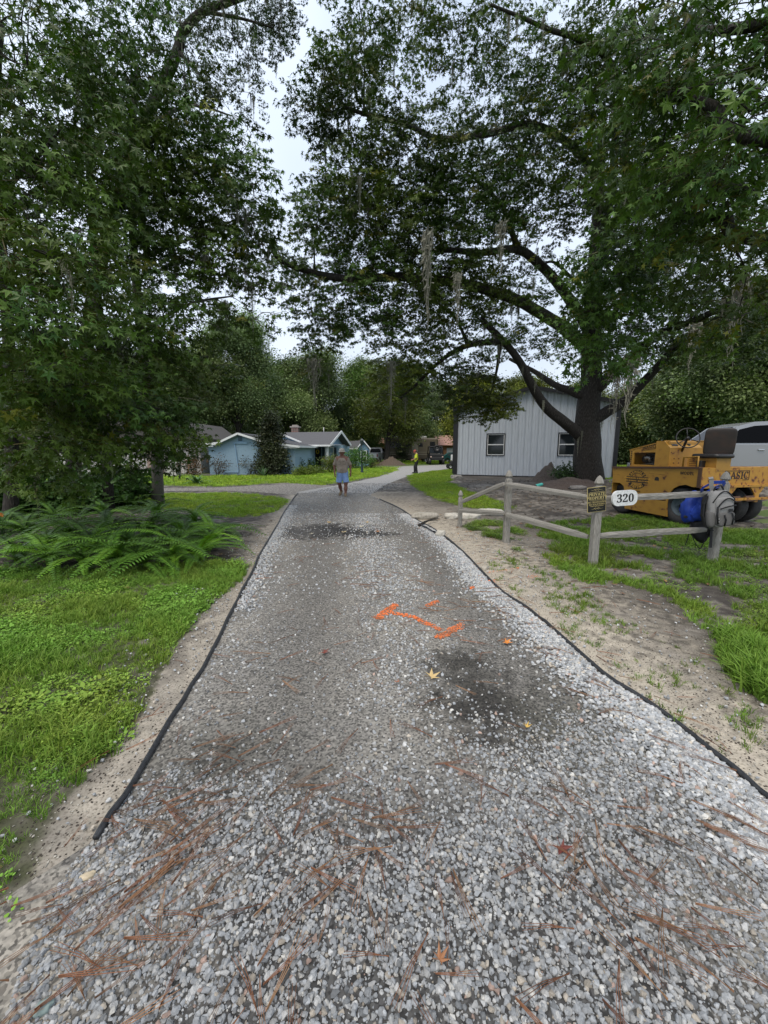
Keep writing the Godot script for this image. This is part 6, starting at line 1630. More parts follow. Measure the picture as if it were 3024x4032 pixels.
func person(t: Node3D, J: Dictionary, skin_c: Material, shirt: Material, legs: Material, shoe: Material, cap: Material, shorts: bool, hair: Material) -> void:
	var hb: Basis = J.head_b; var hc: Vector3 = J.head
	var body := []
	var n: Vector3 = J.neck; var ch: Vector3 = J.chest; var pe: Vector3 = J.pelvis
	var rx: Vector3 = J.right   # towards local +x shoulder
	body.append([n, hc - hb.y * 0.06, 0.055, 0.055])
	for s in [-1.0, 1.0]:
		body.append([ch + rx * 0.08 * s + Vector3(0, 0.02, 0), pe + rx * 0.07 * s, 0.115, 0.105])
		body.append([n - Vector3(0, 0.02, 0), J["sh%d" % s], 0.055, 0.055])
		body.append([J["sh%d" % s], J["el%d" % s], 0.052, 0.043]); body.append([J["el%d" % s], J["wr%d" % s], 0.043, 0.028])
		body.append([pe + rx * 0.09 * s - Vector3(0, 0.03, 0), J["kn%d" % s], 0.085, 0.058]); body.append([J["kn%d" % s], (J["kn%d" % s] + J["an%d" % s]) / 2.0 - J.fwd * 0.012, 0.056, 0.057]); body.append([(J["kn%d" % s] + J["an%d" % s]) / 2.0, J["an%d" % s], 0.052, 0.036])
		body.append([J["an%d" % s], J["to%d" % s], 0.036, 0.03])
	var st := SurfaceTool.new(); st.begin(Mesh.PRIMITIVE_TRIANGLES)
	st.append_from(skin(body, 0.016, 45.0, skin_c), 0, Transform3D())
	for s in [-1, 1]:
		var w: Vector3 = J["wr%d" % s]; var h: Array = J["hand%d" % s]
		var hbn := hand_bones(w, h[0], h[1], h[2]); hbn.append([w - h[0] * 0.05, w + h[0] * 0.02, 0.029, 0.026])
		st.append_from(skin(hbn, 0.0055, 160.0, skin_c), 0, Transform3D())
	var H := func(x: float, y: float, z: float) -> Vector3: return hc + hb * Vector3(x, y, z)
	var head := [[H.call(0, 0.035, -0.03), H.call(0, 0.03, 0.02), 0.088, 0.082], [H.call(0, -0.02, 0.02), H.call(0, -0.085, 0.045), 0.066, 0.040], [H.call(-0.045, -0.03, 0.02), H.call(-0.02, -0.09, 0.045), 0.035, 0.026], [H.call(0.045, -0.03, 0.02), H.call(0.02, -0.09, 0.045), 0.035, 0.026],
		[H.call(0, 0.012, 0.095), H.call(0, -0.03, 0.113), 0.008, 0.014], [H.call(-0.04, 0.03, 0.082), H.call(0.04, 0.03, 0.082), 0.014, 0.014], [H.call(-0.02, -0.06, 0.086), H.call(0.02, -0.06, 0.086), 0.009, 0.009],
		[H.call(-0.085, 0.015, -0.01), H.call(-0.088, -0.02, -0.006), 0.016, 0.011], [H.call(0.085, 0.015, -0.01), H.call(0.088, -0.02, -0.006), 0.016, 0.011], [H.call(0, -0.04, -0.03), n, 0.055, 0.056]]
	st.append_from(skin(head, 0.008, 110.0, skin_c), 0, Transform3D())
	st.set_material(skin_c)
	put("body", st.commit(), t)
	for s in [-1.0, 1.0]:
		put("eye", MB.new(false).pillow(Transform3D(hb.scaled_local(Vector3(0.014, 0.007, 0.006)), H.call(s * 0.033, 0.012, 0.088)), 1.0, 1.0, 10, 6).done(mat(0.03, 0.025, 0.02, 0.2)), t)
		put("eyebrow", MB.new(false).tube([H.call(s * 0.016, 0.034, 0.097), H.call(s * 0.05, 0.034, 0.088)], [0.005], 5).done(hair), t)
	put("mouth", MB.new(false).tube([H.call(-0.024, -0.058, 0.094), H.call(0, -0.056, 0.0985), H.call(0.024, -0.058, 0.094)], [0.004], 5).done(mat(0.12, 0.035, 0.03, 0.5)), t)
	put("hair", skin([[H.call(0, 0.02, -0.045), H.call(0, -0.03, -0.05), 0.085, 0.07], [H.call(-0.07, 0.02, -0.02), H.call(0.07, 0.02, -0.02), 0.03, 0.03]], 0.012, 90.0, hair), t)
	# cap: a crown and a peak
	var cm := MB.new(false)
	cm.lathe([Vector2(0.101, 0.03), Vector2(0.103, 0.055), Vector2(0.098, 0.09), Vector2(0.078, 0.125), Vector2(0.04, 0.143), Vector2(0.0, 0.148)], Transform3D(hb * Basis().scaled(Vector3(0.97, 1, 1.1)), hc + hb * Vector3(0, 0.0, -0.01)), 18)
	for i in 8:
		var a0 := lerpf(-1.15, 1.15, i / 8.0); var a1 := lerpf(-1.15, 1.15, (i + 1) / 8.0)
		var f := func(a: float, r: float, y: float) -> Vector3: return H.call(sin(a) * r * 0.97, y - 0.12 * (1.0 - cos(a)) * (r - 0.08), cos(a) * r * 1.08 - 0.01)
		cm.quad(f.call(a0, 0.098, 0.045), f.call(a0, 0.155, 0.026), f.call(a1, 0.155, 0.026), f.call(a1, 0.098, 0.045))
		cm.quad(f.call(a0, 0.098, 0.038), f.call(a1, 0.098, 0.038), f.call(a1, 0.155, 0.020), f.call(a0, 0.155, 0.020))
		cm.quad(f.call(a0, 0.155, 0.026), f.call(a0, 0.155, 0.020), f.call(a1, 0.155, 0.020), f.call(a1, 0.155, 0.026))
	put("cap", cm.done(cap), t)
	var tor := []
	for s in [-1.0, 1.0]:
		tor.append([ch + rx * 0.075 * s + Vector3(0, 0.02, 0), pe + rx * 0.075 * s + Vector3(0, -0.06, 0) + J.fwd * 0.015, 0.118, 0.122, 2])
		tor.append([n - Vector3(0, 0.05, 0), J["sh%d" % s] - Vector3(0, 0.01, 0), 0.05, 0.058])
		var sl: Vector3 = J["sh%d" % s].lerp(J["el%d" % s], 0.95)
		tor.append([J["sh%d" % s], sl, 0.060, 0.076, 2])
	tor.append([ch + J.fwd * 0.03 - Vector3(0, 0.12, 0), pe + J.fwd * 0.05 + Vector3(0, 0.1, 0), 0.11, 0.125])
	put("shirt", skin(tor, 0.016, 55.0, shirt), t)
	var col := MB.new(false)
	col.tube([n + Vector3(0, -0.01, 0) - J.fwd * 0.055, n - rx * 0.065 + Vector3(0, -0.015, 0), n - rx * 0.035 - Vector3(0, 0.06, 0) + J.fwd * 0.08], [0.02, 0.022, 0.016], 6).tube([n + Vector3(0, -0.01, 0) - J.fwd * 0.055, n + rx * 0.065 + Vector3(0, -0.015, 0), n + rx * 0.035 - Vector3(0, 0.06, 0) + J.fwd * 0.08], [0.02, 0.022, 0.016], 6)
	put("collar", col.done(shirt), t)
	var lg := []
	for s in [-1.0, 1.0]:
		var kn: Vector3 = J["kn%d" % s]; var an: Vector3 = J["an%d" % s]
		lg.append([pe + rx * 0.075 * s + Vector3(0, 0.05, 0), pe + rx * 0.085 * s - Vector3(0, 0.1, 0), 0.118, 0.118])
		if shorts: lg.append([pe + rx * 0.085 * s - Vector3(0, 0.06, 0), kn + rx * 0.012 * s + Vector3(0, 0.03, 0), 0.108, 0.108, 2])
		else:
			lg.append([pe + rx * 0.09 * s - Vector3(0, 0.06, 0), kn, 0.10, 0.078]); lg.append([kn, an, 0.078, 0.07, 2])
	put("shorts" if shorts else "trousers", skin(lg, 0.016, 60.0, legs), t)
	for s in [-1, 1]:
		var an: Vector3 = J["an%d" % s]; var to: Vector3 = J["to%d" % s]
		var f := (to - an); f = f.normalized()
		put("shoe", skin([[an - f * 0.04 - Vector3(0, 0.03, 0), to, 0.045, 0.04], [an - Vector3(0, 0.0, 0), an + f * 0.05, 0.042, 0.045], [to - f * 0.02, to + f * 0.03, 0.044, 0.036]], 0.011, 80.0, shoe), t)

func people() -> void:
	var hd := noise_tex(602, 0.05, [[0.0, Color(0.22, 0.20, 0.16)], [0.5, Color(0.42, 0.39, 0.33)], [1.0, Color(0.55, 0.52, 0.46)]], 128, FastNoiseLite.TYPE_CELLULAR)
	var m := thing("person", "person in khaki shirt, blue denim shorts and camouflage cap walking up the drive", "person", Vector3(-1.489, 0.000, -14.549))
	var J := {"head_b": Basis(Vector3.RIGHT, 0.05), "head": Vector3(0.0, 1.565, 0.0), "neck": Vector3(0, 1.44, -0.03), "chest": Vector3(0, 1.25, 0), "pelvis": Vector3(0.01, 0.90, 0), "right": Vector3(1, 0, 0), "fwd": Vector3(0, 0, 1),
		"sh-1": Vector3(-0.185, 1.345, -0.01), "sh1": Vector3(0.185, 1.345, -0.01), "el-1": Vector3(-0.275, 1.10, -0.03), "el1": Vector3(0.285, 1.10, -0.04), "wr-1": Vector3(-0.265, 0.85, 0.05), "wr1": Vector3(0.305, 0.86, 0.03),
		"hand-1": [Vector3(0.10, -0.95, 0.25).normalized(), Vector3(0.35, 0.2, 0.9).normalized(), Vector3(0.9, -0.1, -0.1)], "hand1": [Vector3(-0.02, -0.97, 0.2).normalized(), Vector3(-0.35, 0.2, 0.9).normalized(), Vector3(-0.9, -0.1, -0.1)],
		"kn-1": Vector3(-0.11, 0.47, 0.0), "kn1": Vector3(0.13, 0.47, 0.05), "an-1": Vector3(-0.07, 0.16, -0.24), "an1": Vector3(0.115, 0.085, 0.07), "to-1": Vector3(-0.10, 0.055, -0.12), "to1": Vector3(0.13, 0.038, 0.20)}
	var khaki := tex_mat(noise_tex(601, 0.02, [[0.0, Color(0.20, 0.165, 0.13)], [1.0, Color(0.30, 0.26, 0.215)]], 128), Vector3.ONE * 2.0, 0.9)
	person(m, J, mat(0.16, 0.07, 0.045, 0.55), khaki, tex_mat(noise_tex(603, 0.03, [[0.0, Color(0.14, 0.24, 0.46)], [1.0, Color(0.26, 0.38, 0.62)]], 128), Vector3.ONE * 2.0, 0.9), mat(0.16, 0.12, 0.07, 0.8), tex_mat(hd, Vector3.ONE * 5.0, 0.9), true, mat(0.12, 0.11, 0.10))
	var dk := mat(0.12, 0.10, 0.08, 0.9)
	for s in [-1.0, 1.0]:
		put("pocket", MB.new().box(Vector3(s * 0.10, 1.20, 0.128), Vector3(0.12, 0.13, 0.02), Basis(Vector3.UP, s * 0.3), 0.006).box(Vector3(s * 0.10, 1.255, 0.135), Vector3(0.125, 0.04, 0.02), Basis(Vector3.UP, s * 0.3), 0.005).done(khaki), m)
	put("placket", MB.new().box(Vector3(0, 1.08, 0.158), Vector3(0.03, 0.42, 0.02), Basis(Vector3.RIGHT, 0.07), 0.004).done(khaki), m)
	put("sunglasses", MB.new(false).tube([Vector3(0.065, 1.25, 0.15), Vector3(0.10, 1.27, 0.148)], [0.008], 6).done(mat(0.01, 0.01, 0.01, 0.3)), m)
	var w := thing("person", "person in yellow shirt, black trousers and red cap looking down beside the bend", "person", Vector3(2.221, 0.000, -28.191), -PI / 2)
	w.scale = Vector3.ONE * 0.97
	var K := {"head_b": Basis(Vector3.RIGHT, 0.55), "head": Vector3(0.0, 1.525, 0.09), "neck": Vector3(0, 1.42, 0.0), "chest": Vector3(0, 1.24, 0), "pelvis": Vector3(0, 0.90, -0.02), "right": Vector3(1, 0, 0), "fwd": Vector3(0, 0, 1),
		"sh-1": Vector3(-0.19, 1.36, 0.0), "sh1": Vector3(0.19, 1.36, 0.0), "el-1": Vector3(-0.25, 1.08, 0.04), "el1": Vector3(0.25, 1.08, 0.04), "wr-1": Vector3(-0.10, 0.98, 0.25), "wr1": Vector3(0.10, 0.98, 0.25),
		"hand-1": [Vector3(0.45, -0.3, 0.8).normalized(), Vector3(0.2, 0.95, 0.2).normalized(), Vector3(0.7, 0.1, -0.5)], "hand1": [Vector3(-0.45, -0.3, 0.8).normalized(), Vector3(-0.2, 0.95, 0.2).normalized(), Vector3(-0.7, 0.1, -0.5)],
		"kn-1": Vector3(-0.12, 0.48, 0.10), "kn1": Vector3(0.11, 0.48, 0.02), "an-1": Vector3(-0.12, 0.09, 0.10), "an1": Vector3(0.11, 0.09, -0.04), "to-1": Vector3(-0.13, 0.04, 0.24), "to1": Vector3(0.13, 0.04, 0.10)}
	person(w, K, mat(0.30, 0.16, 0.11, 0.55), mat(0.52, 0.62, 0.03, 0.8), mat(0.012, 0.012, 0.014, 0.8), mat(0.015, 0.014, 0.013, 0.7), mat(0.33, 0.06, 0.04, 0.7), false, mat(0.06, 0.04, 0.03))

# ---------------------------------------------------------------- ferns
func frond(sd: int, len: float, wide: float, up: float) -> Mesh:
	rng.seed = sd
	var mb := MB.new(false)
	var N := 31
	var path := func(t: float) -> Vector3:
		var a := lerpf(up, -0.75, pow(t, 0.8))
		return Vector3(0, len * (t * sin(up) - 0.62 * t * t * (sin(up) + 0.35)), len * t * lerpf(cos(up), 1.0, t) * 0.95)
	var rach := []
	for i in 9: rach.append(path.call(i / 8.0))
	mb.col = Color(1.0, 0.8, 0.6)
	mb.tube(rach, rr(9, 0.004, 0.0012), 4, false)
	for i in N:
		var t := lerpf(0.10, 0.99, float(i) / (N - 1))
		var p: Vector3 = path.call(t); var q: Vector3 = path.call(minf(t + 0.02, 1.0)); var d := (q - p).normalized() if t < 0.985 else Vector3(0, -0.5, 0.8)
		var s := wide * sqrt(sin(PI * clampf(t * 0.93 + 0.05, 0, 1))) * rnd(0.9, 1.08)
		for sg in [-1.0, 1.0]:
			mb.col = Color.WHITE * rnd(0.85, 1.12)
			var x := Vector3(sg, rnd(-0.25, -0.02), 0.0) + d * 0.28
			x = x.normalized()
			var w := d * len * 0.0105
			mb.quad(p - w, p + x * s * 0.55 - w * 0.9, p + x * s, p + x * s * 0.5 + w * 0.8)
			mb.tri(p - w, p + x * s * 0.5 + w * 0.8, p + w)
	return mb.done(leaf_m)

func ferns() -> void:
	var fm := []
	for i in 5: fm.append(frond(700 + i, [0.62, 0.72, 0.8, 0.55, 0.68][i], [0.066, 0.07, 0.075, 0.06, 0.068][i], [1.1, 0.95, 1.25, 1.4, 0.85][i]))
	var tones := []
	for c in [Color(0.11, 0.24, 0.03), Color(0.14, 0.30, 0.035), Color(0.075, 0.16, 0.028), Color(0.20, 0.40, 0.04)]:
		var m: StandardMaterial3D = leaf_m.duplicate(); m.albedo_color = c.linear_to_srgb(); tones.append(m)
	var at := [Vector3(-2.891, 0.000, -6.613), Vector3(-2.770, 0.000, -5.912), Vector3(-3.064, 0.000, -5.741), Vector3(-3.421, 0.000, -5.601), Vector3(-3.860, 0.000, -5.670), Vector3(-4.276, 0.000, -5.601), Vector3(-4.737, 0.000, -5.601), Vector3(-5.364, 0.000, -5.789), Vector3(-3.741, 0.000, -7.493), Vector3(-4.437, 0.000, -7.493), Vector3(-5.134, 0.000, -7.493), Vector3(-5.918, 0.000, -7.493), Vector3(-6.702, 0.000, -7.493), Vector3(-4.090, 0.000, -8.632), Vector3(-5.362, 0.000, -9.492), Vector3(-6.567, 0.000, -9.492), Vector3(-7.529, 0.000, -9.187), Vector3(-7.731, 0.000, -8.139), Vector3(-3.393, 0.000, -6.460), Vector3(-4.111, 0.000, -6.460), Vector3(-4.752, 0.000, -6.460), Vector3(-5.432, 0.000, -6.460), Vector3(-3.218, 0.000, -7.493), Vector3(-7.175, 0.000, -11.364)]
	rng.seed = 44
	for i in at.size():
		var t := thing("fern", "arching sword fern, %s from the right in the %s row of fern bed" % [["first", "second", "third", "fourth", "fifth", "sixth", "seventh", "eighth"][i if i < 8 else (i - 8 if i < 13 else (i - 13 if i < 18 else i - 18))], "front" if i < 8 else ("third" if i < 13 else ("back" if i < 18 else "second"))], "fern", at[i], 0.0, "sword ferns in the bed under the left trees")
		for k in 18:
			var a := k * 2.4 + rnd(-0.3, 0.3)
			var s := rnd(0.85, 1.35) * (1.12 if i < 8 else 1.3)
			var o := put("frond", fm[rng.randi() % 5], t, Vector3(cos(a), 0, sin(a)) * 0.05 + Vector3(0, rnd(0, 0.08), 0), rot(a, rnd(-0.25, 0.15), rnd(-0.25, 0.25)).scaled(Vector3.ONE * s), tones[[0, 0, 1, 2, 2, 1, 0, 3][rng.randi() % 8] if i < 8 or rng.randf() < 0.5 else 2])
	shrub("vine_thicket", "dark leafy undergrowth behind the ferns left of the pale trunk", Vector3(-7.854, 0.000, -12.125), Vector3(1.1, 1.1, 0.7), Color(0.06, 0.13, 0.03), 110, 51, "undergrowth", "", 0.0, [bush_clump[2]])
	shrub("vine_thicket", "dark leafy undergrowth behind the middle of the fern bed", Vector3(-8.482, 0.000, -10.535), Vector3(1.2, 1.0, 0.7), Color(0.06, 0.13, 0.03), 110, 52, "undergrowth", "", 0.0, [bush_clump[1]])
	shrub("vine_thicket", "dark leafy undergrowth at the left edge behind the orange flower", Vector3(-9.389, 0.000, -9.816), Vector3(1.1, 1.1, 0.7), Color(0.06, 0.13, 0.03), 110, 53, "undergrowth", "", 0.0, [bush_clump[2]])
	# the flower at the left edge and broad leaves round it
	var f := thing("flowering_plant", "orange flowered broad leaf plant at the left end of the fern bed", "plant", Vector3(-7.155, 0.000, -7.493))
	var lm := MB.new(false)
	rng.seed = 8
	for k in 26:
		var a := rnd(0, TAU); var p := Vector3(cos(a) * rnd(0, 0.3), rnd(0.15, 0.55), sin(a) * rnd(0, 0.3)); var d := Vector3(cos(a), rnd(-0.5, 0.2), sin(a)); var x := d.cross(Vector3.UP).normalized()
		lm.col = Color(0.03, 0.085, 0.018) * rnd(0.8, 1.5)
		lm.quad(p, p + d * 0.06 + x * 0.035, p + d * 0.14, p + d * 0.06 - x * 0.035)
		lm.tube([Vector3(p.x * 0.2, 0, p.z * 0.2), p], [0.004], 3, false)
	put("foliage", lm.done(leaf_m), f)
	var pt := MB.new(false); var fc := Vector3(-6.606, 0.555, -6.950) - Vector3(-7.155, 0.000, -7.493)
	for k in 10:
		var a := TAU * k / 10.0
		pt.quad(fc, fc + Vector3(cos(a - 0.2) * 0.03, sin(a - 0.2) * 0.03, 0.01), fc + Vector3(cos(a) * 0.045, sin(a) * 0.045, 0), fc + Vector3(cos(a + 0.2) * 0.03, sin(a + 0.2) * 0.03, 0.01))
	put("flower", pt.done(mat(0.75, 0.22, 0.01, 0.6)), f)
	put("stem", MB.new(false).tube([Vector3(0, 0, 0), fc * 0.6, fc], [0.005, 0.004, 0.003], 4).done(mat(0.05, 0.12, 0.02)), f)

# ---------------------------------------------------------------- trees
func trees() -> void:
	var green := Color(0.046, 0.090, 0.017)
	# the great tree beside the shed
	var base := Vector3(9.745, 0.000, -19.345)
	var Z := 19.2
	var L := [
		[[base - Vector3(0, 0.3, 0), Vector3(9.550, 1.033, -19.200), Vector3(9.377, 2.733, -19.200), Vector3(9.404, 4.590, -19.200), Vector3(9.227, 6.759, -19.100), Vector3(9.121, 9.014, -19.000), Vector3(8.998, 10.752, -18.800), Vector3(8.755, 12.618, -18.400), Vector3(8.505, 14.003, -18.000)], 0.74, 0.12],
		[[Vector3(9.248, 2.099, -19.100), Vector3(8.564, 2.613, -18.900), Vector3(7.282, 3.397, -18.500), Vector3(6.334, 4.313, -18.000), Vector3(5.630, 5.160, -17.500), Vector3(4.690, 5.939, -17.000), Vector3(3.677, 6.511, -16.300)], 0.30, 0.10],
		[[Vector3(9.318, 3.965, -19.100), Vector3(8.607, 4.298, -19.300), Vector3(7.968, 4.609, -19.600), Vector3(7.171, 5.435, -20.500), Vector3(6.174, 6.074, -21.000)], 0.24, 0.07],
		[[Vector3(9.116, 5.951, -19.000), Vector3(8.126, 6.588, -18.600), Vector3(6.955, 7.014, -18.000), Vector3(5.444, 7.316, -17.000), Vector3(3.913, 7.414, -16.000), Vector3(2.069, 7.381, -15.000), Vector3(0.451, 7.111, -14.000), Vector3(-0.977, 6.774, -13.300), Vector3(-2.018, 6.746, -12.800), Vector3(-2.859, 6.890, -12.400), Vector3(-3.118, 7.159, -12.200)], 0.30, 0.05],
		[[Vector3(9.137, 6.732, -19.000), Vector3(8.143, 7.753, -18.600), Vector3(6.848, 8.716, -18.000), Vector3(5.530, 9.069, -17.000), Vector3(4.725, 8.998, -16.400), Vector3(3.416, 8.477, -15.500), Vector3(2.020, 8.256, -14.800), Vector3(0.756, 7.923, -14.300)], 0.26, 0.06],
		[[Vector3(5.048, 8.975, -16.600), Vector3(4.582, 9.401, -16.000), Vector3(3.869, 9.766, -15.000), Vector3(2.720, 10.003, -14.000)], 0.14, 0.04],
		[[Vector3(4.711, 5.887, -17.000), Vector3(3.687, 5.737, -16.600), Vector3(2.747, 5.395, -16.300), Vector3(1.951, 4.817, -16.200), Vector3(1.253, 4.135, -16.200), Vector3(0.634, 3.618, -16.200)], 0.13, 0.04],
		[[Vector3(3.202, 5.620, -16.400), Vector3(2.717, 6.511, -16.300), Vector3(1.883, 7.064, -16.000)], 0.08, 0.03],
		[[Vector3(4.635, 5.939, -17.000), Vector3(4.571, 4.830, -17.200), Vector3(4.414, 3.947, -17.400)], 0.09, 0.03],
		[[Vector3(9.551, 3.032, -19.000), Vector3(10.063, 3.332, -18.900), Vector3(10.740, 3.817, -18.700), Vector3(11.424, 4.743, -18.300), Vector3(12.110, 5.726, -18.000), Vector3(12.508, 6.085, -17.800), Vector3(13.015, 6.333, -17.500)], 0.30, 0.09],
		[[Vector3(9.614, 4.358, -19.000), Vector3(10.106, 5.068, -18.500), Vector3(10.735, 5.819, -18.000), Vector3(11.169, 6.287, -17.000), Vector3(11.504, 6.373, -16.000), Vector3(11.846, 6.578, -15.000), Vector3(12.781, 6.848, -14.500)], 0.25, 0.08],
		[[Vector3(9.054, 9.712, -18.900), Vector3(9.046, 10.979, -18.200), Vector3(8.793, 12.024, -17.400), Vector3(8.444, 13.181, -16.800), Vector3(8.091, 13.894, -16.000), Vector3(7.164, 14.127, -15.200), Vector3(5.986, 14.128, -14.600), Vector3(4.906, 13.849, -14.000), Vector3(3.767, 13.661, -13.400), Vector3(2.889, 13.570, -13.000)], 0.2, 0.03],
		[[Vector3(9.133, 9.712, -18.900), Vector3(9.553, 11.383, -18.000), Vector3(9.158, 13.282, -17.400), Vector3(8.913, 15.240, -17.000), Vector3(8.664, 16.726, -16.600)], 0.2, 0.08],
		[[Vector3(8.830, 12.338, -18.500), Vector3(7.052, 12.711, -17.000), Vector3(5.142, 12.775, -16.000), Vector3(3.327, 11.816, -15.000), Vector3(1.724, 11.148, -14.200), Vector3(0.689, 11.111, -13.600), Vector3(-0.389, 11.066, -13.200), Vector3(-1.151, 11.079, -12.900)], 0.16, 0.04],
		[[Vector3(9.180, 8.263, -19.000), Vector3(8.192, 8.511, -18.400), Vector3(6.930, 9.107, -17.800), Vector3(6.246, 8.823, -17.200)], 0.10, 0.04],
	]
	var olive := Color(0.085, 0.115, 0.018)
	var K := [
		[Vector3(-0.56, 13.03, -13.00), Vector3(0.74, 1.18, 1.30), 70], [Vector3(-0.93, 11.81, -12.70), Vector3(0.61, 0.72, 1.00), 42], [Vector3(-1.60, 11.49, -12.50), Vector3(0.43, 0.54, 0.80), 26], [Vector3(-1.97, 10.62, -12.50), Vector3(0.45, 0.43, 0.80), 34], [Vector3(-0.64, 10.92, -13.00), Vector3(1.40, 0.50, 1.20), 80], [Vector3(0.28, 12.06, -13.60), Vector3(0.77, 0.59, 1.20), 34], [Vector3(0.69, 13.91, -14.00), Vector3(1.03, 0.80, 1.30), 60], [Vector3(2.26, 14.52, -14.50), Vector3(1.65, 0.91, 1.50), 85], [Vector3(2.66, 13.77, -15.00), Vector3(1.19, 0.72, 1.40), 36],
		[Vector3(3.73, 12.87, -15.00), Vector3(1.88, 1.45, 2.00), 140], [Vector3(0.68, 10.25, -13.40), Vector3(1.98, 0.84, 1.60), 140], [Vector3(-0.97, 9.23, -12.80), Vector3(0.87, 0.87, 1.30), 70], [Vector3(2.80, 10.24, -14.40), Vector3(2.46, 1.64, 2.00), 220], [Vector3(-1.77, 8.08, -12.30), Vector3(0.56, 0.84, 1.00), 40], [Vector3(-0.42, 8.37, -13.60), Vector3(2.01, 1.16, 1.80), 150], [Vector3(1.98, 8.73, -14.60), Vector3(2.16, 1.49, 2.00), 160], [Vector3(-2.29, 6.99, -12.50), Vector3(0.60, 0.57, 0.90), 32], [Vector3(-1.18, 6.45, -13.20), Vector3(1.35, 0.83, 1.30), 95], [Vector3(0.76, 6.74, -14.20), Vector3(2.10, 0.89, 1.60), 130], [Vector3(-1.94, 5.45, -13.40), Vector3(0.64, 0.69, 0.90), 48], [Vector3(-2.19, 4.50, -13.50), Vector3(0.31, 0.61, 0.50), 22], [Vector3(-2.41, 6.18, -13.00), Vector3(0.41, 0.50, 0.80), 16], [Vector3(-0.45, 5.89, -14.20), Vector3(0.97, 0.73, 1.10), 62], [Vector3(2.83, 7.09, -15.60), Vector3(1.77, 0.89, 1.50), 95], [Vector3(1.05, 7.71, -14.20), Vector3(2.42, 0.97, 1.80), 150], [Vector3(-0.83, 7.57, -13.40), Vector3(1.22, 0.61, 1.30), 60], [Vector3(2.93, 7.78, -15.40), Vector3(1.75, 0.96, 1.60), 100], [Vector3(2.24, 6.26, -16.00), Vector3(1.45, 0.91, 1.40), 80], [Vector3(0.81, 5.97, -15.00), Vector3(1.19, 0.77, 1.30), 60], [Vector3(-0.93, 8.69, -13.00), Vector3(1.03, 0.74, 1.30), 60], [Vector3(1.01, 9.36, -14.00), Vector3(1.91, 0.95, 1.80), 120], [Vector3(4.90, 7.23, -17.00), Vector3(1.16, 0.77, 1.30), 50], [Vector3(2.72, 9.41, -14.60), Vector3(1.83, 1.16, 1.80), 110],
		[Vector3(0.70, 4.94, -16.00), Vector3(1.36, 1.09, 1.30), 110] + [olive], [Vector3(0.19, 3.83, -16.50), Vector3(1.13, 1.31, 1.20), 80] + [olive], [Vector3(1.78, 4.65, -16.20), Vector3(1.29, 1.47, 1.30), 110], [Vector3(5.23, 7.91, -17.00), Vector3(1.35, 0.87, 1.40), 40], [Vector3(4.22, 6.20, -17.00), Vector3(1.16, 0.87, 1.50), 55], [Vector3(3.85, 3.76, -17.40), Vector3(1.23, 1.03, 1.20), 130] + [olive], [Vector3(4.68, 3.56, -17.60), Vector3(0.84, 0.80, 1.00), 62] + [olive], [Vector3(3.40, 4.47, -17.20), Vector3(1.08, 1.17, 1.20), 100] + [olive], [Vector3(6.24, 6.34, -18.60), Vector3(1.69, 0.72, 1.60), 60], [Vector3(8.27, 6.23, -19.80), Vector3(1.13, 0.68, 1.60), 34] + [olive], [Vector3(5.87, 9.40, -17.00), Vector3(1.16, 0.87, 1.30), 40], [Vector3(5.56, 10.83, -16.40), Vector3(1.86, 1.30, 2.00), 140], [Vector3(5.19, 11.92, -16.00), Vector3(2.00, 1.64, 2.00), 170], [Vector3(6.71, 13.34, -16.00), Vector3(2.36, 2.00, 2.00), 220], [Vector3(6.02, 14.28, -15.00), Vector3(2.22, 1.36, 1.80), 190], [Vector3(7.91, 14.44, -15.50), Vector3(2.11, 1.94, 2.00), 180], [Vector3(8.74, 12.15, -15.50), Vector3(2.29, 2.11, 2.00), 260], [Vector3(7.41, 10.55, -15.40), Vector3(1.58, 1.40, 1.50), 120], [Vector3(9.39, 10.32, -15.50), Vector3(1.94, 1.76, 2.00), 200], [Vector3(10.84, 8.86, -15.50), Vector3(2.47, 1.94, 2.00), 230], [Vector3(9.64, 7.86, -16.00), Vector3(1.64, 1.45, 2.00), 130], [Vector3(12.04, 7.05, -15.50), Vector3(1.94, 1.41, 2.00), 170], [Vector3(11.31, 6.72, -17.00), Vector3(2.51, 1.35, 2.00), 170], [Vector3(12.95, 5.77, -16.00), Vector3(2.00, 1.27, 2.00), 130], [Vector3(9.24, 6.60, -17.20), Vector3(1.17, 1.56, 1.50), 80], [Vector3(11.13, 5.73, -18.00), Vector3(1.64, 1.02, 1.50), 80], [Vector3(8.93, 8.90, -17.00), Vector3(0.87, 1.35, 1.20), 60]]
	var big := tree("sweetgum_tree", "great mossy sweetgum with thick low limbs beside the shed and roller", "", base, L, K, sprigs, green, 0.4, 0.07, bark, Vector2(0.75, 1.2), 6, 150, 1.4)
	# lower hanging spray in front of the trunk and the near crown reaching in from the right
	var rb := Vector3(6.6, 0, -2.6)
	var RL := [[[rb - Vector3(0, 0.2, 0), rb + Vector3(0, 2.5, 0), rb + Vector3(-0.2, 4.6, -0.3), rb + Vector3(-0.3, 7.0, -0.6)], 0.24, 0.1],
		[[rb + Vector3(-0.1, 3.6, -0.2), Vector3(4.011, 4.881, -4.800), Vector3(3.611, 5.396, -5.100), Vector3(3.392, 5.906, -5.600), Vector3(3.361, 6.626, -6.200)], 0.10, 0.02],
		[[rb + Vector3(0, 2.9, -0.2), Vector3(4.498, 4.090, -5.200), Vector3(4.156, 4.490, -5.500), Vector3(4.116, 4.840, -6.300), Vector3(4.159, 4.740, -7.200), Vector3(4.067, 4.689, -8.000)], 0.10, 0.02],
		[[rb + Vector3(-0.2, 5, -0.4), Vector3(3.742, 6.047, -5.000), Vector3(3.465, 6.575, -5.500)], 0.09, 0.02]]
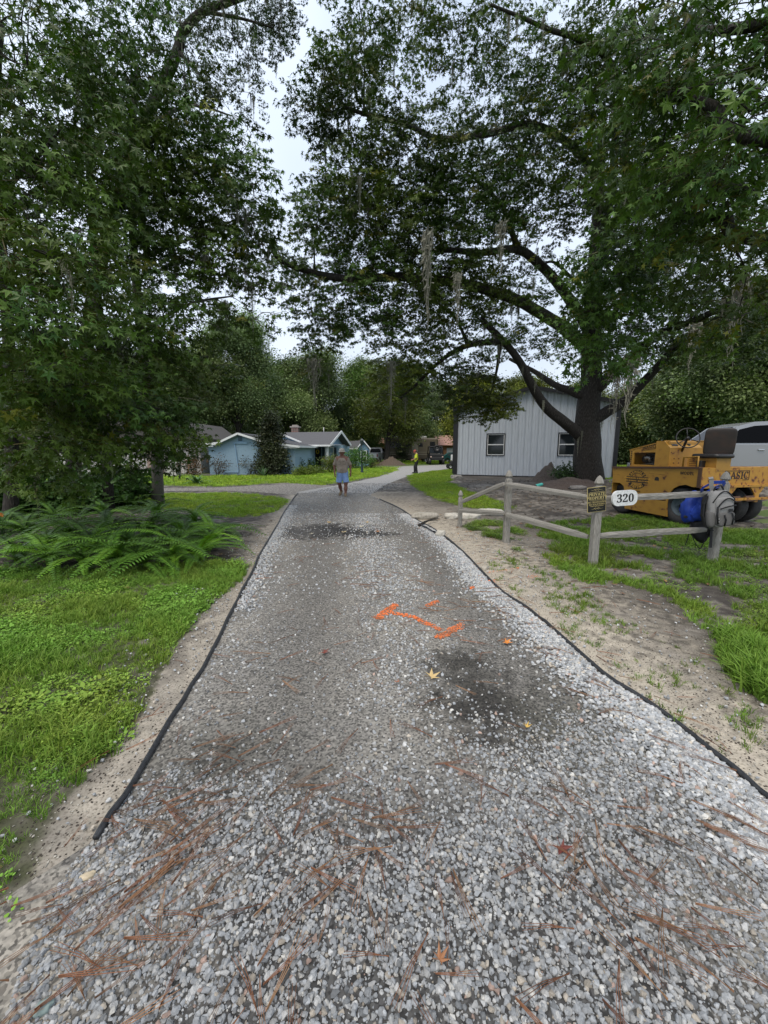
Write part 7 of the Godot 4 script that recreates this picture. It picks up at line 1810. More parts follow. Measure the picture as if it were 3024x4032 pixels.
	var RK := [[Vector3(3.55, 6.01, -5.00), Vector3(0.63, 0.51, 0.80), 62], [Vector3(3.63, 4.99, -4.60), Vector3(0.50, 0.55, 0.70), 50], [Vector3(3.54, 5.88, -5.50), Vector3(0.66, 0.56, 0.90), 66], [Vector3(3.78, 4.65, -5.00), Vector3(0.63, 0.48, 0.80), 62], [Vector3(3.64, 5.57, -6.00), Vector3(0.68, 0.51, 0.90), 62], [Vector3(4.40, 3.93, -5.30), Vector3(0.54, 0.54, 0.80), 52], [Vector3(3.46, 6.89, -6.20), Vector3(0.63, 0.53, 0.90), 50], [Vector3(4.16, 4.85, -6.10), Vector3(0.66, 0.52, 0.90), 60], [Vector3(4.22, 4.54, -7.80), Vector3(0.66, 0.58, 0.80), 75], [Vector3(4.00, 4.19, -8.20), Vector3(0.51, 0.58, 0.70), 62], [Vector3(3.91, 4.91, -7.60), Vector3(0.52, 0.52, 0.70), 55], [Vector3(4.57, 3.69, -8.20), Vector3(0.42, 0.47, 0.60), 34], [Vector3(4.15, 3.46, -8.30), Vector3(0.33, 0.38, 0.50), 24], [Vector3(4.18, 4.79, -7.00), Vector3(0.64, 0.48, 0.80), 46], [Vector3(4.89, 3.46, -6.00), Vector3(0.55, 0.41, 0.70), 30]]
	tree("sweetgum_tree", "sweetgum reaching in from the right with large star leaves overhead", "", rb, RL, RK, near_sprigs, Color(0.060, 0.125, 0.026), 0.45, 0.05, bark, Vector2(0.9, 1.3), 5, 0, 0.95, 22)
	# the thicket of young trees on the left
	var l1 := Vector3(-6.895, 0.000, -12.331)
	tree("sweetgum_tree", "slender pale trunked sweetgum rising from the fern bed nearest driveway", "young trees on the left", l1,
		[[[l1 - Vector3(0, 0.2, 0), Vector3(-6.549, 1.282, -11.800), Vector3(-6.362, 2.799, -11.400), Vector3(-6.214, 4.605, -11.000), Vector3(-6.001, 6.185, -10.600), Vector3(-5.665, 7.744, -10.200), Vector3(-5.352, 9.227, -10.000)], 0.17, 0.06],
		[[Vector3(-6.340, 3.393, -11.300), Vector3(-5.192, 3.732, -10.600), Vector3(-4.121, 3.824, -10.000)], 0.05, 0.015], [[Vector3(-6.214, 4.605, -11.000), Vector3(-4.581, 4.945, -10.000), Vector3(-3.328, 4.972, -9.500)], 0.06, 0.015], [[Vector3(-6.001, 6.185, -10.600), Vector3(-4.478, 6.315, -10.000), Vector3(-3.138, 6.687, -9.800)], 0.06, 0.015], [[Vector3(-5.745, 7.424, -10.300), Vector3(-4.381, 7.625, -10.000), Vector3(-3.137, 7.989, -10.000)], 0.06, 0.015], [[Vector3(-5.530, 8.415, -10.100), Vector3(-4.280, 8.966, -10.000), Vector3(-3.426, 9.075, -10.400)], 0.05, 0.015]],
		[[Vector3(-3.44, 6.78, -9.80), Vector3(0.95, 0.67, 1.10), 64], [Vector3(-2.91, 7.44, -10.00), Vector3(0.48, 0.55, 0.90), 40], [Vector3(-2.79, 6.89, -10.20), Vector3(0.32, 0.64, 0.80), 22], [Vector3(-3.64, 8.08, -10.00), Vector3(0.91, 0.51, 1.10), 70], [Vector3(-3.32, 9.08, -10.40), Vector3(0.35, 0.47, 0.90), 18], [Vector3(-3.02, 5.40, -9.40), Vector3(0.64, 0.43, 0.90), 26], [Vector3(-2.92, 4.57, -9.60), Vector3(0.44, 0.33, 0.70), 18], [Vector3(-2.56, 6.03, -9.80), Vector3(0.40, 0.40, 0.70), 14], [Vector3(-3.52, 5.76, -9.60), Vector3(0.76, 0.55, 1.00), 40], [Vector3(-2.48, 5.44, -10.00), Vector3(0.32, 0.34, 0.60), 9], [Vector3(-4.20, 4.58, -9.80), Vector3(0.84, 0.56, 1.00), 46], [Vector3(-4.14, 3.62, -10.00), Vector3(0.51, 0.36, 0.80), 17], [Vector3(-4.93, 5.93, -10.00), Vector3(1.36, 1.25, 1.40), 200], [Vector3(-4.53, 7.05, -9.80), Vector3(1.23, 0.95, 1.30), 170], [Vector3(-4.73, 8.21, -9.80), Vector3(1.23, 1.11, 1.40), 160], [Vector3(-4.25, 9.40, -10.00), Vector3(0.57, 0.57, 1.10), 22], [Vector3(-5.10, 9.83, -10.00), Vector3(1.02, 1.02, 1.30), 80]],
		sprigs, green * 1.05, 0.4, 0.02, bark_pale, Vector2(0.75, 1.15), 6, 14, 1.0)
	var l2 := Vector3(-7.588, 0.000, -11.102)
	tree("sweetgum_tree", "leafy young sweetgum in the middle of the left thicket above ferns", "young trees on the left", l2,
		[[[l2 - Vector3(0, 0.2, 0), Vector3(-7.286, 1.558, -10.800), Vector3(-6.763, 3.548, -10.200), Vector3(-6.422, 5.845, -9.800), Vector3(-6.055, 7.948, -9.400), Vector3(-5.777, 9.562, -9.200)], 0.14, 0.05],
		[[Vector3(-7.034, 2.484, -10.500), Vector3(-5.133, 2.524, -8.600), Vector3(-3.929, 2.367, -7.400)], 0.05, 0.015], [[Vector3(-6.763, 3.548, -10.200), Vector3(-5.923, 3.229, -8.000), Vector3(-4.761, 2.904, -6.000)], 0.05, 0.015], [[Vector3(-6.433, 5.270, -9.800), Vector3(-5.732, 4.846, -8.000), Vector3(-4.832, 4.400, -6.400)], 0.05, 0.015], [[Vector3(-7.149, 2.029, -10.600), Vector3(-6.149, 2.146, -8.500), Vector3(-5.527, 2.102, -7.000)], 0.04, 0.012]],
		[[Vector3(-4.46, 2.39, -7.60), Vector3(0.95, 0.41, 0.80), 80], [Vector3(-4.29, 1.94, -8.00), Vector3(0.64, 0.41, 0.70), 36], [Vector3(-5.15, 1.85, -7.80), Vector3(0.84, 0.40, 0.80), 54], [Vector3(-4.72, 2.49, -6.80), Vector3(1.00, 0.58, 0.90), 120], [Vector3(-4.94, 3.48, -8.00), Vector3(1.18, 0.68, 1.10), 150], [Vector3(-5.10, 4.45, -8.00), Vector3(1.27, 0.82, 1.20), 170], [Vector3(-5.63, 6.05, -8.40), Vector3(1.43, 0.95, 1.30), 200], [Vector3(-5.37, 7.44, -9.00), Vector3(1.33, 1.02, 1.30), 180], [Vector3(-5.60, 8.63, -9.00), Vector3(1.43, 1.02, 1.40), 160], [Vector3(-5.35, 9.79, -9.20), Vector3(1.36, 0.73, 1.40), 100], [Vector3(-4.70, 3.07, -8.60), Vector3(0.93, 0.59, 0.90), 70], [Vector3(-4.75, 3.98, -9.00), Vector3(0.92, 0.61, 1.00), 80], [Vector3(-4.93, 1.53, -8.60), Vector3(0.68, 0.29, 0.60), 20], [Vector3(-5.50, 1.34, -7.60), Vector3(0.95, 0.31, 0.60), 34], [Vector3(-4.83, 1.94, -9.40), Vector3(0.43, 0.48, 0.60), 26]],
		near_sprigs, green * 1.25, 0.4, 0.02, bark, Vector2(0.95, 1.4), 6, 10, 0.8, 22)
	var l3 := Vector3(-8.331, 0.000, -8.901)
	tree("sweetgum_tree", "broad leaved young sweetgum at the left edge over the fern bed", "young trees on the left", l3,
		[[[l3 - Vector3(0, 0.2, 0), Vector3(-8.176, 1.377, -9.000), Vector3(-7.548, 3.613, -8.600), Vector3(-6.897, 5.541, -8.000), Vector3(-6.378, 7.084, -7.600), Vector3(-5.954, 8.205, -7.400)], 0.15, 0.05],
		[[Vector3(-7.745, 2.721, -8.700), Vector3(-5.543, 2.889, -6.600), Vector3(-4.315, 3.005, -5.400)], 0.05, 0.012], [[Vector3(-7.345, 4.084, -8.400), Vector3(-5.201, 4.150, -6.400), Vector3(-4.001, 4.131, -5.400)], 0.05, 0.012], [[Vector3(-6.640, 6.030, -7.800), Vector3(-5.318, 6.096, -7.000), Vector3(-4.636, 6.198, -6.600)], 0.05, 0.012], [[Vector3(-7.928, 2.066, -8.800), Vector3(-5.805, 1.756, -7.000), Vector3(-4.745, 1.575, -6.200)], 0.035, 0.01]],
		[[Vector3(-4.08, 3.97, -5.40), Vector3(0.74, 0.52, 0.80), 85], [Vector3(-4.30, 3.17, -5.20), Vector3(0.65, 0.44, 0.80), 80], [Vector3(-4.40, 2.71, -5.60), Vector3(0.70, 0.41, 0.80), 80], [Vector3(-5.17, 2.27, -6.00), Vector3(0.68, 0.41, 0.80), 70], [Vector3(-4.93, 1.75, -6.20), Vector3(0.78, 0.32, 0.70), 56], [Vector3(-6.22, 1.45, -6.80), Vector3(0.70, 0.35, 0.70), 40], [Vector3(-6.40, 1.04, -7.60), Vector3(0.69, 0.26, 0.60), 24], [Vector3(-5.05, 5.25, -6.40), Vector3(0.87, 0.62, 0.90), 100], [Vector3(-4.92, 6.27, -6.80), Vector3(0.93, 0.66, 1.00), 110], [Vector3(-5.45, 7.48, -7.20), Vector3(0.98, 0.78, 1.10), 110], [Vector3(-5.66, 8.27, -7.40), Vector3(0.76, 0.50, 1.00), 60], [Vector3(-4.70, 3.61, -5.00), Vector3(0.45, 1.14, 1.00), 80], [Vector3(-5.38, 5.68, -6.00), Vector3(0.55, 1.36, 1.00), 80]],
		near_sprigs, green * 1.3, 0.4, 0.02, bark, Vector2(0.9, 1.35), 6, 6, 0.8, 22)
	# the tall tree whose high limb hangs into the sky gap
	var l4 := Vector3(-10.981, 0.000, -14.127)
	tree("tall_oak", "tall tree behind the left thicket with a bent high limb over the sky gap", "", l4,
		[[[l4 - Vector3(0, 0.2, 0), Vector3(-9.956, 2.721, -13.600), Vector3(-8.899, 6.929, -13.600), Vector3(-7.361, 10.882, -13.800), Vector3(-6.168, 13.204, -14.000), Vector3(-5.918, 13.791, -14.000), Vector3(-5.270, 14.312, -14.000), Vector3(-4.169, 14.656, -14.000), Vector3(-3.080, 14.940, -14.000)], 0.24, 0.07],
		[[Vector3(-5.270, 14.312, -14.000), Vector3(-4.077, 13.783, -13.600), Vector3(-3.118, 13.384, -13.400)], 0.06, 0.02], [[Vector3(-6.090, 13.322, -14.000), Vector3(-5.358, 12.412, -13.600), Vector3(-4.653, 11.677, -13.400)], 0.06, 0.02]],
		[[Vector3(-4.12, 14.19, -13.80), Vector3(1.57, 0.60, 1.20), 170], [Vector3(-3.15, 13.78, -13.60), Vector3(0.59, 0.70, 0.90), 95], [Vector3(-5.11, 13.39, -13.80), Vector3(1.10, 0.63, 1.10), 80], [Vector3(-4.78, 11.79, -13.40), Vector3(0.84, 0.53, 0.90), 38], [Vector3(-3.96, 12.85, -13.50), Vector3(0.77, 0.38, 0.90), 40], [Vector3(-6.09, 14.25, -14.00), Vector3(1.11, 0.80, 1.20), 110], [Vector3(-2.75, 14.06, -13.60), Vector3(0.28, 0.54, 0.70), 30], [Vector3(-5.22, 12.14, -13.40), Vector3(0.34, 0.76, 0.70), 22], [Vector3(-3.85, 11.79, -13.40), Vector3(0.21, 0.76, 0.50), 20]],
		sprigs, Color(0.05, 0.085, 0.035), 0.4, 0.03, bark, Vector2(0.45, 0.7), 5, 14, 1.1)
	# background
	var dk := Color(0.145, 0.205, 0.085)
	var bg := [
		[520, 43.0, 14.5, 4.6, dk * 1.1, "tall mossy oak with a dark leaning trunk behind the blue house wing", 0.35, 1.1, 60], [440, 45.0, 11.5, 4.5, dk, "dark oak behind the far left end of the blue house", 0.2, 1.0, 40],
		[620, 50.0, 12.0, 4.4, dk * 0.95, "dark oak directly behind the brick chimney", 0.15, 1.1, 40], [690, 48.0, 12.5, 4.2, dk * 1.05, "dark oak behind the porch gable of the blue house", 0.15, 1.1, 50],
		[560, 58.0, 13.0, 5.0, dk * 0.9, "dark oak deep behind the magnolia", 0.1, 1.1, 30], [770, 52.0, 12.5, 3.8, Color(0.10, 0.18, 0.05), "green tree behind the right wing of the blue house", 0.15, 1.1, 20],
		[835, 46.0, 11.0, 3.0, Color(0.11, 0.14, 0.03), "yellowish tree with thick trunk beside the white pickup", 0.3, 0.9, 30], [880, 58.0, 13.0, 4.6, dk * 1.2, "tree with bare trunk in front of the motor home", 0.3, 1.0, 20],
		[948, 66.0, 12.0, 4.5, Color(0.11, 0.15, 0.07), "grey green tree behind the red roofed house", 0.3, 1.0, 40], [1010, 46.0, 9.5, 3.2, Color(0.20, 0.22, 0.03), "yellow green tree behind the left edge of the shed", 0.25, 1.0, 4],
		[1120, 50.0, 10.0, 4.0, Color(0.17, 0.20, 0.03), "yellow green tree behind the shed roof ridge", 0.25, 1.0, 4], [1250, 52.0, 9.5, 4.0, Color(0.14, 0.17, 0.035), "olive tree behind the right half of the shed", 0.25, 1.0, 10],
		[1395, 46.0, 9.0, 4.6, Color(0.13, 0.17, 0.05), "olive tree hung with moss right of the shed", 0.12, 1.1, 60], [1480, 30.0, 9.0, 3.6, dk * 0.9, "dark mossy oak behind the roller's steering wheel", 0.3, 1.0, 70],
		[1570, 27.0, 10.5, 3.4, dk, "dark oak behind the silver truck's cab", 0.3, 1.0, 50], [1640, 25.0, 11.0, 3.2, dk * 0.9, "pale trunked tree behind the silver truck at the right edge", 0.4, 1.0, 30],
		[1540, 40.0, 12.0, 5.0, dk * 0.9, "dark oak deep in the woods right of the roller", 0.1, 1.2, 50], [1450, 48.0, 12.0, 5.0, dk * 1.1, "dark oak beyond the thin white pole", 0.15, 1.1, 40], [1700, 38.0, 13.0, 5.5, dk * 0.9, "dark oak beyond the right edge of the woods", 0.05, 1.2, 30],
		[370, 40.0, 11.0, 4.4, dk * 0.85, "dark oak left of the blue house behind air conditioner", 0.12, 1.1, 30], [250, 44.0, 12.0, 5.5, dk * 0.8, "dark oak behind the right end of the pale brick house", 0.1, 1.1, 20], [100, 42.0, 12.0, 5.5, dk * 0.8, "dark oak behind the middle of the pale brick house", 0.1, 1.1, 10], [-60, 40.0, 12.0, 5.5, dk * 0.8, "dark oak behind the left end of the pale brick house", 0.1, 1.1, 0]]
	for i in bg.size():
		var q: Array = bg[i]
		var z: float = q[1]
		var at := Vector3((q[0] - 829.5) / 880.0 * z, 0.0, -z)
		far_tree("oak_tree", q[5], at, q[2], q[3], q[4], 800 + i, q[6], q[7], q[8], 0.04, 0.36 if z < 48.0 else 0.28)
	# woods at the back as one mass
	rng.seed = 91
	var xf := []; var cs := []
	for i in 5200:
		var x := rnd(-75, 75); var z := rnd(-84, -72)
		xf.append(Transform3D(rot(rnd(0, TAU), rnd(-0.4, 0.4), 0).scaled(Vector3.ONE * rnd(1.6, 3.2)), Vector3(x, rnd(0.2, 6.0 + 2.5 * noise.get_noise_1d(x * 0.1)) , z)))
		cs.append(Color(0.10, 0.145, 0.06) * rnd(0.6, 1.4))
	multi("woods", far_clump[0], xf, cs, null)
	xf = []; cs = []
	for i in 2600:
		var x := rnd(14, 46); var z := rnd(-52, -44)
		xf.append(Transform3D(rot(rnd(0, TAU), rnd(-0.4, 0.4), 0).scaled(Vector3.ONE * rnd(1.0, 2.0)), Vector3(x, rnd(0.2, 6.0), z)))
		cs.append(Color(0.07, 0.105, 0.042) * rnd(0.6, 1.4))
	multi("woods", far_clump[1], xf, cs, null)
	# the magnolia, shrubs of the house bed
	var mg := Vector3(-7.306, 0.000, -26.672)
	rng.seed = 5
	var mk := []
	for i in 12:
		var h := 0.4 + i * 0.3; var r := 1.05 * (1.0 - i / 13.0) + 0.18
		mk.append([mg + Vector3(rnd(-0.12, 0.12), h, rnd(-0.12, 0.12)), Vector3(r, 0.32, r), int(34 * (0.4 + r))])
	tree("magnolia", "dark cone shaped magnolia with bronze leaves before the blue wall", "", mg, [[[mg, mg + Vector3(0, 2, 0), mg + Vector3(0, 4.0, 0)], 0.07, 0.02]], mk, bush_clump.slice(1, 3), Color(0.040, 0.052, 0.026), 0.5, 0.10, bark, Vector2(0.7, 1.1), 3, 0)
	shrub("shrub", "rusty orange bush left of the blue wall by the air conditioner", Vector3(-12.021, 0.000, -25.747), Vector3(0.85, 2.0, 0.6), Color(0.16, 0.085, 0.035), 60, 3, "shrub", "", 0.3)
	shrub("shrub", "sparse brown bush against the left end of the blue wall", Vector3(-10.686, 0.000, -26.201), Vector3(0.8, 1.3, 0.4), Color(0.10, 0.075, 0.045), 22, 4)
	shrub("shrub", "thin grey twiggy bush right of the white drain pipe", Vector3(-8.758, 0.000, -26.672), Vector3(0.6, 1.2, 0.3), Color(0.09, 0.085, 0.06), 12, 6)
	shrub("shrub", "low green shrub right of the magnolia by the wall", Vector3(-6.368, 0.000, -28.736), Vector3(0.8, 1.0, 0.6), Color(0.06, 0.13, 0.03), 50, 7)
	shrub("shrub", "green shrub before the house corner left of porch post", Vector3(-6.034, 0.000, -31.808), Vector3(0.8, 0.9, 0.6), Color(0.07, 0.14, 0.035), 46, 8)
	shrub("shrub", "small yellow green plant left in the low row by the lawn", Vector3(-5.302, 0.000, -25.747), Vector3(0.4, 0.5, 0.4), Color(0.14, 0.19, 0.03), 30, 9)
	shrub("shrub", "small yellow green plant in the middle of the low row by the lawn", Vector3(-4.771, 0.000, -26.201), Vector3(0.5, 0.55, 0.4), Color(0.14, 0.19, 0.03), 34, 10)
	shrub("shrub", "small yellow green plant right in the low row by the lawn", Vector3(-4.297, 0.000, -27.160), Vector3(0.4, 0.5, 0.4), Color(0.13, 0.18, 0.03), 30, 11)
	shrub("flowering_shrub", "rounded shrub with pink leaves left of the walking man", Vector3(-3.762, 0.000, -28.736), Vector3(0.75, 1.25, 0.6), Color(0.12, 0.17, 0.03), 70, 12, "shrub", "", 0.25)
	shrub("shrub", "large bright green bush before the right wing behind lamp post", Vector3(-2.421, 0.000, -34.778), Vector3(1.5, 1.7, 1.1), Color(0.085, 0.19, 0.03), 150, 13)
	shrub("shrub", "brownish low shrub between lamp post and white pickup", Vector3(-1.189, 0.000, -35.609), Vector3(0.8, 0.9, 0.6), Color(0.11, 0.10, 0.05), 36, 14)
	shrub("shrub", "dark young bush in front of the motor home", Vector3(2.098, 0.000, -48.258), Vector3(0.9, 2.3, 0.7), Color(0.03, 0.06, 0.018), 60, 15)
	shrub("shrub", "weedy dark green shrub on the soil heap by the great trunk", Vector3(8.757, 0.000, -19.603) + Vector3(0, 0.25, 0), Vector3(0.8, 0.6, 0.5), Color(0.035, 0.07, 0.02), 60, 16)
	# spiky plants: strap leaves as parts
	for q in [["spider_lily", "clump of arching pale edged strap leaves on the lawn near the side path", Vector3(-9.025, 0.000, -19.603), 34, 1.05, Color(0.09, 0.16, 0.06), 0.09], ["yucca", "spiky blue green yucca left of the magnolia", Vector3(-7.453, 0.000, -25.307), 20, 0.8, Color(0.10, 0.17, 0.09), 0.06]]:
		var t := thing(q[0], q[1], "plant", q[2])
		rng.seed = 17
		for i in q[3]:
			var a: float = i * 2.4; var up: float = rnd(0.5, 1.3); var d := Vector3(cos(a), 0, sin(a)); var s := Vector3(-sin(a), 0, cos(a)); var ln: float = q[4] * rnd(0.8, 1.25)
			var mb := MB.new(false); var droop: float = 0.9 if q[0] == "spider_lily" else 0.15
			mb.col = q[5] * rnd(0.7, 1.7)
			var pp := []
			for k in 6:
				var f := k / 5.0
				pp.append(d * ln * f * cos(up) * 1.1 + Vector3(0, ln * (f * sin(up) - droop * f * f * 0.6), 0))
			for k in 5:
				var w0: float = q[6] * (1.0 - pow(k / 5.0, 2.0)) * 0.5; var w1: float = q[6] * (1.0 - pow((k + 1) / 5.0, 2.0)) * 0.5
				mb.quad(pp[k] - s * w0, pp[k] + s * w0, pp[k + 1] + s * w1, pp[k + 1] - s * w1)
			put("leaf", mb.done(leaf_m), t)
	# long strands of moss that stand out
	var ml := ["longest grey moss strand hanging from the horizontal limb over the drive", "moss strand hanging left of the leaf tip above the porch gable", "thick moss curtain against the right side of the great trunk", "moss strand hanging beside the great trunk's right limb", "thin moss strand right of the longest one over the drive", "moss strand hanging from the upper middle limb", "moss strand hanging at the right edge near the pale trunk", "moss strand over the silver truck", "thin moss strand hanging beside the motor home"]
	var mp := [Vector3(1.151, 7.278, -11.600), Vector3(-2.089, 4.317, -12.600), Vector3(9.014, 5.004, -15.500), Vector3(8.828, 4.610, -16.000), Vector3(2.065, 6.509, -12.200), Vector3(3.335, 7.999, -12.600), Vector3(7.719, 5.440, -9.500), Vector3(8.638, 5.115, -12.000), Vector3(0.244, 4.639, -14.500)]
	var msz := [[2.8, 1.5], [1.6, 1.4], [2.6, 2.8], [2.4, 2.2], [1.6, 1.0], [1.5, 1.3], [2.0, 1.8], [1.4, 1.5], [1.9, 1.1]]
	for i in mp.size():
		var o := put("moss_strand", moss_mesh, null, mp[i], rot(i * 1.3).scaled_local(Vector3(msz[i][1] * 1.5, msz[i][0], msz[i][1] * 1.5)), moss_solid)
		tag(o, ml[i], "moss", "long strands of Spanish moss")

var moss_solid: StandardMaterial3D

func small_things() -> void:
	var white := Color(0.58, 0.55, 0.48)
	rock("concrete_block", "long pale concrete block lying right of the driveway edging", Vector3(0.984, 0.000, -9.750) + Vector3(0, 0.07, 0), Vector3(0.36, 0.11, 0.13), 0.05, 1, Color(0.42, 0.39, 0.33), "block")
	rock("rock", "flat white rock on the soil left of the short fence post", Vector3(1.647, 0.000, -9.816) + Vector3(0, 0.05, 0), Vector3(0.2, 0.11, 0.16), 0.3, 2, white)
	rock("rock", "flat white rock behind the lower rail of the short fence bay", Vector3(2.080, 0.000, -9.884) + Vector3(0, 0.05, 0), Vector3(0.32, 0.10, 0.2), 0.1, 3, white)
	rock("rock", "long flat white rock behind the tall left fence post", Vector3(2.708, 0.000, -10.383) + Vector3(0, 0.05, 0), Vector3(0.4, 0.13, 0.25), -0.2, 4, white * 0.95)
	rock("rock", "small round white rock at the gravel edge below concrete block", Vector3(1.086, 0.000, -7.697) + Vector3(0, 0.06, 0), Vector3(0.105, 0.09, 0.09), 0.5, 5, white)
	rock("rock", "fist sized tan stone on the sand by the orange dashes", Vector3(1.409, 0.000, -5.534) + Vector3(0, 0.02, 0), Vector3(0.06, 0.045, 0.05), 0.9, 6, Color(0.45, 0.41, 0.34))
	rock("rock", "grey rock half buried on the mound before the great trunk", Vector3(8.067, 0.000, -16.900) + Vector3(0, 0.05, 0), Vector3(0.38, 0.16, 0.25), 0.2, 7, Color(0.22, 0.21, 0.20))
	rock("rock", "pale stones heaped at the left corner of the shed", Vector3(4.118, 0.000, -23.316) + Vector3(0, 0.05, 0), Vector3(0.35, 0.2, 0.3), 0.2, 8, Color(0.30, 0.28, 0.25))
	rock("flat_stone", "flat greenish grey stone in the gravel at the lower left", Vector3(-1.022, 0.000, -0.982) + Vector3(0, 0.022, 0), Vector3(0.028, 0.014, 0.024), 0.7, 9, Color(0.25, 0.32, 0.30), "stone")
	rock("flat_stone", "cream coloured flat stone among needles near the edging's end", Vector3(-1.166, 0.000, -1.363) + Vector3(0, 0.02, 0), Vector3(0.030, 0.010, 0.018), 0.4, 10, Color(0.62, 0.52, 0.36), "stone")
	rock("flat_stone", "white pebble on the sand strip right of the edging", Vector3(1.765, 0.000, -2.911) + Vector3(0, 0.012, 0), Vector3(0.022, 0.014, 0.018), 0.4, 11, white, "stone")
	mound("dirt_pile", "tall pointed soil pile between the shed and the great trunk", Vector3(8.586, 0.000, -21.301), Vector3(0.95, 1.0, 0.8), 72, Color(0.075, 0.06, 0.05))
	mound("dirt_pile", "low spread soil mound around the foot of the great trunk", Vector3(8.387, 0.000, -18.153), Vector3(2.2, 0.45, 1.4), 73, Color(0.075, 0.055, 0.045))
	var bt := thing("bottle", "turquoise bottle with black cap lying on the soil mound", "bottle", Vector3(6.798, 0.134, -17.800))
	bt.position.y = 0.12
	bt.basis = Basis(Vector3.UP, 0.35) * Basis(Vector3.BACK, 0.2)
	put("body", MB.new(false).lathe([Vector2(0.0, -0.17), Vector2(0.06, -0.165), Vector2(0.068, -0.15), Vector2(0.068, 0.15), Vector2(0.055, 0.17), Vector2(0.0, 0.17)], Transform3D(Basis(Vector3.BACK, -PI / 2), Vector3.ZERO), 14).done(mat(0.08, 0.50, 0.42, 0.3)), bt)
	put("cap", MB.new(false).lathe([Vector2(0.05, 0.17), Vector2(0.05, 0.24), Vector2(0.0, 0.245)], Transform3D(Basis(Vector3.BACK, PI / 2), Vector3.ZERO), 12).done(mat(0.015, 0.015, 0.016, 0.4)), bt)
	# edging strips along the drive: a round bead on a buried blade
	var em := tex_mat(noise_tex(811, 0.06, [[0.0, Color(0.014, 0.015, 0.017)], [1.0, Color(0.05, 0.052, 0.055)]], 128), Vector3.ONE * 3.0, 0.5)
	rng.seed = 19
	for q in [[EL, "black plastic edging strip along the left side of the drive", 1.0], [ER, "black plastic edging strip along the right side of the drive", -1.0]]:
		var pts := []
		for p in q[0]: pts.append(Vector3(p.x, 0.03, p.y))
		if q[2] < 0: pts.pop_back()
		pts = spline(pts, 4)
		for i in pts.size(): pts[i] += Vector3(rnd(-0.006, 0.006), rnd(-0.006, 0.006), 0)
		var t := thing("edging_strip", q[1], "edging", Vector3.ZERO)
		put("bead", MB.new(false).tube(pts, rr(pts.size(), 0.014, 0.019), 8).done(em), t)
		var bl := MB.new(); var lo := []
		strap(bl, pts.map(func(p): return p - Vector3(0, 0.02, 0)), 0.07, Vector3.UP, 0.003)
		put("blade", bl.done(em), t)
	var sc := MB.new(false)
	for i in 8:
		var a := Vector3(0.777, 0.000, -8.901).lerp(Vector3(1.077, 0.000, -7.697), i / 8.0); var b := Vector3(0.777, 0.000, -8.901).lerp(Vector3(1.077, 0.000, -7.697), (i + 1) / 8.0)
		var s := Vector3(0.05, 0, 0.02)
		sc.quad(a + Vector3(0, 0.07 + 0.02 * sin(i * 2.0), 0) - s, b + Vector3(0, 0.07 + 0.02 * sin(i * 2.0 + 2.0), 0) - s, b + Vector3(0, 0.03, 0) + s, a + Vector3(0, 0.03, 0) + s)
	tag(put("fabric_scrap", sc.done(mat(0.07, 0.072, 0.08, 0.8)), null), "torn grey landscape fabric showing at the right drive edge", "fabric")
	var tw := MB.new(false)
	tw.tube(spline([Vector3(0.754, 0.000, -8.632) + Vector3(0, 0.05, 0), Vector3(0.995, 0.000, -9.014) + Vector3(0, 0.09, 0), Vector3(1.241, 0.000, -9.307) + Vector3(0, 0.05, 0)], 3), [0.03, 0.028, 0.025, 0.02, 0.018, 0.012, 0.01], 6)
	tag(put("dead_branch", tw.done(bark), null), "short dark dead branch below the concrete block", "branch")
	# single fallen leaves
	var F := [[Vector3(1.050, 0.000, -3.299), 0.062, Color(0.62, 0.22, 0.035), "orange star leaf on the gravel right of the orange mark", 1.0], [Vector3(0.344, 0.000, -2.760), 0.075, Color(0.55, 0.40, 0.18), "tan star leaf on the gravel below the orange mark", 2.0], [Vector3(0.740, 0.000, -1.467), 0.05, Color(0.13, 0.03, 0.02), "crumpled dark red leaf on the near gravel", 0.4], [Vector3(0.853, 0.000, -2.216), 0.03, Color(0.60, 0.40, 0.10), "small yellow leaf scrap by the dark stain", 1.4], [Vector3(0.181, 0.000, -1.089), 0.035, Color(0.32, 0.15, 0.07), "curled brown leaf low in the near gravel", 2.2], [Vector3(-0.135, 0.000, -8.047), 0.08, Color(0.45, 0.20, 0.06), "brown orange leaf right of the dark patch on the drive", 0.7], [Vector3(-1.253, 0.000, -9.071), 0.075, Color(0.60, 0.42, 0.16), "pale yellow leaf left above the dark patch on the drive", 2.7], [Vector3(-0.803, 0.000, -8.001), 0.08, Color(0.62, 0.50, 0.28), "pale tan leaf in the middle of the dark patch", 0.2], [Vector3(-0.393, 0.000, -9.071), 0.08, Color(0.5, 0.36, 0.16), "ochre leaf at the upper right of the dark patch", 1.9], [Vector3(-0.501, 0.000, -8.580), 0.07, Color(0.65, 0.58, 0.42), "cream leaf inside the dark patch right of centre", 2.4], [Vector3(-1.430, 0.000, -7.825), 0.07, Color(0.40, 0.36, 0.28), "grey tan leaf left of the dark patch on the drive", 0.9], [Vector3(-0.492, 0.000, -3.124), 0.05, Color(0.17, 0.045, 0.03), "dark red leaf left below the orange mark", 1.2], [Vector3(0.094, 0.000, -2.689), 0.03, Color(0.30, 0.12, 0.06), "small brown leaf left of the tan star leaf", 0.1]]
	for q in F:
		var mb := MB.new(); star_leaf(mb, Vector3.ZERO, Vector3(0, 0, 1), Vector3.UP, q[1], -0.35 if q[1] > 0.04 else -0.8)
		mb.tube([Vector3.ZERO, Vector3(0.01, 0.01, -q[1] * 0.7)], [0.0015], 3)
		tag(put("fallen_leaf", mb.done(mat(q[2].r, q[2].g, q[2].b, 0.7)), null, q[0] + Vector3(0, 0.036, 0), rot(q[4], 0.1, 0.1)), q[3], "leaf")

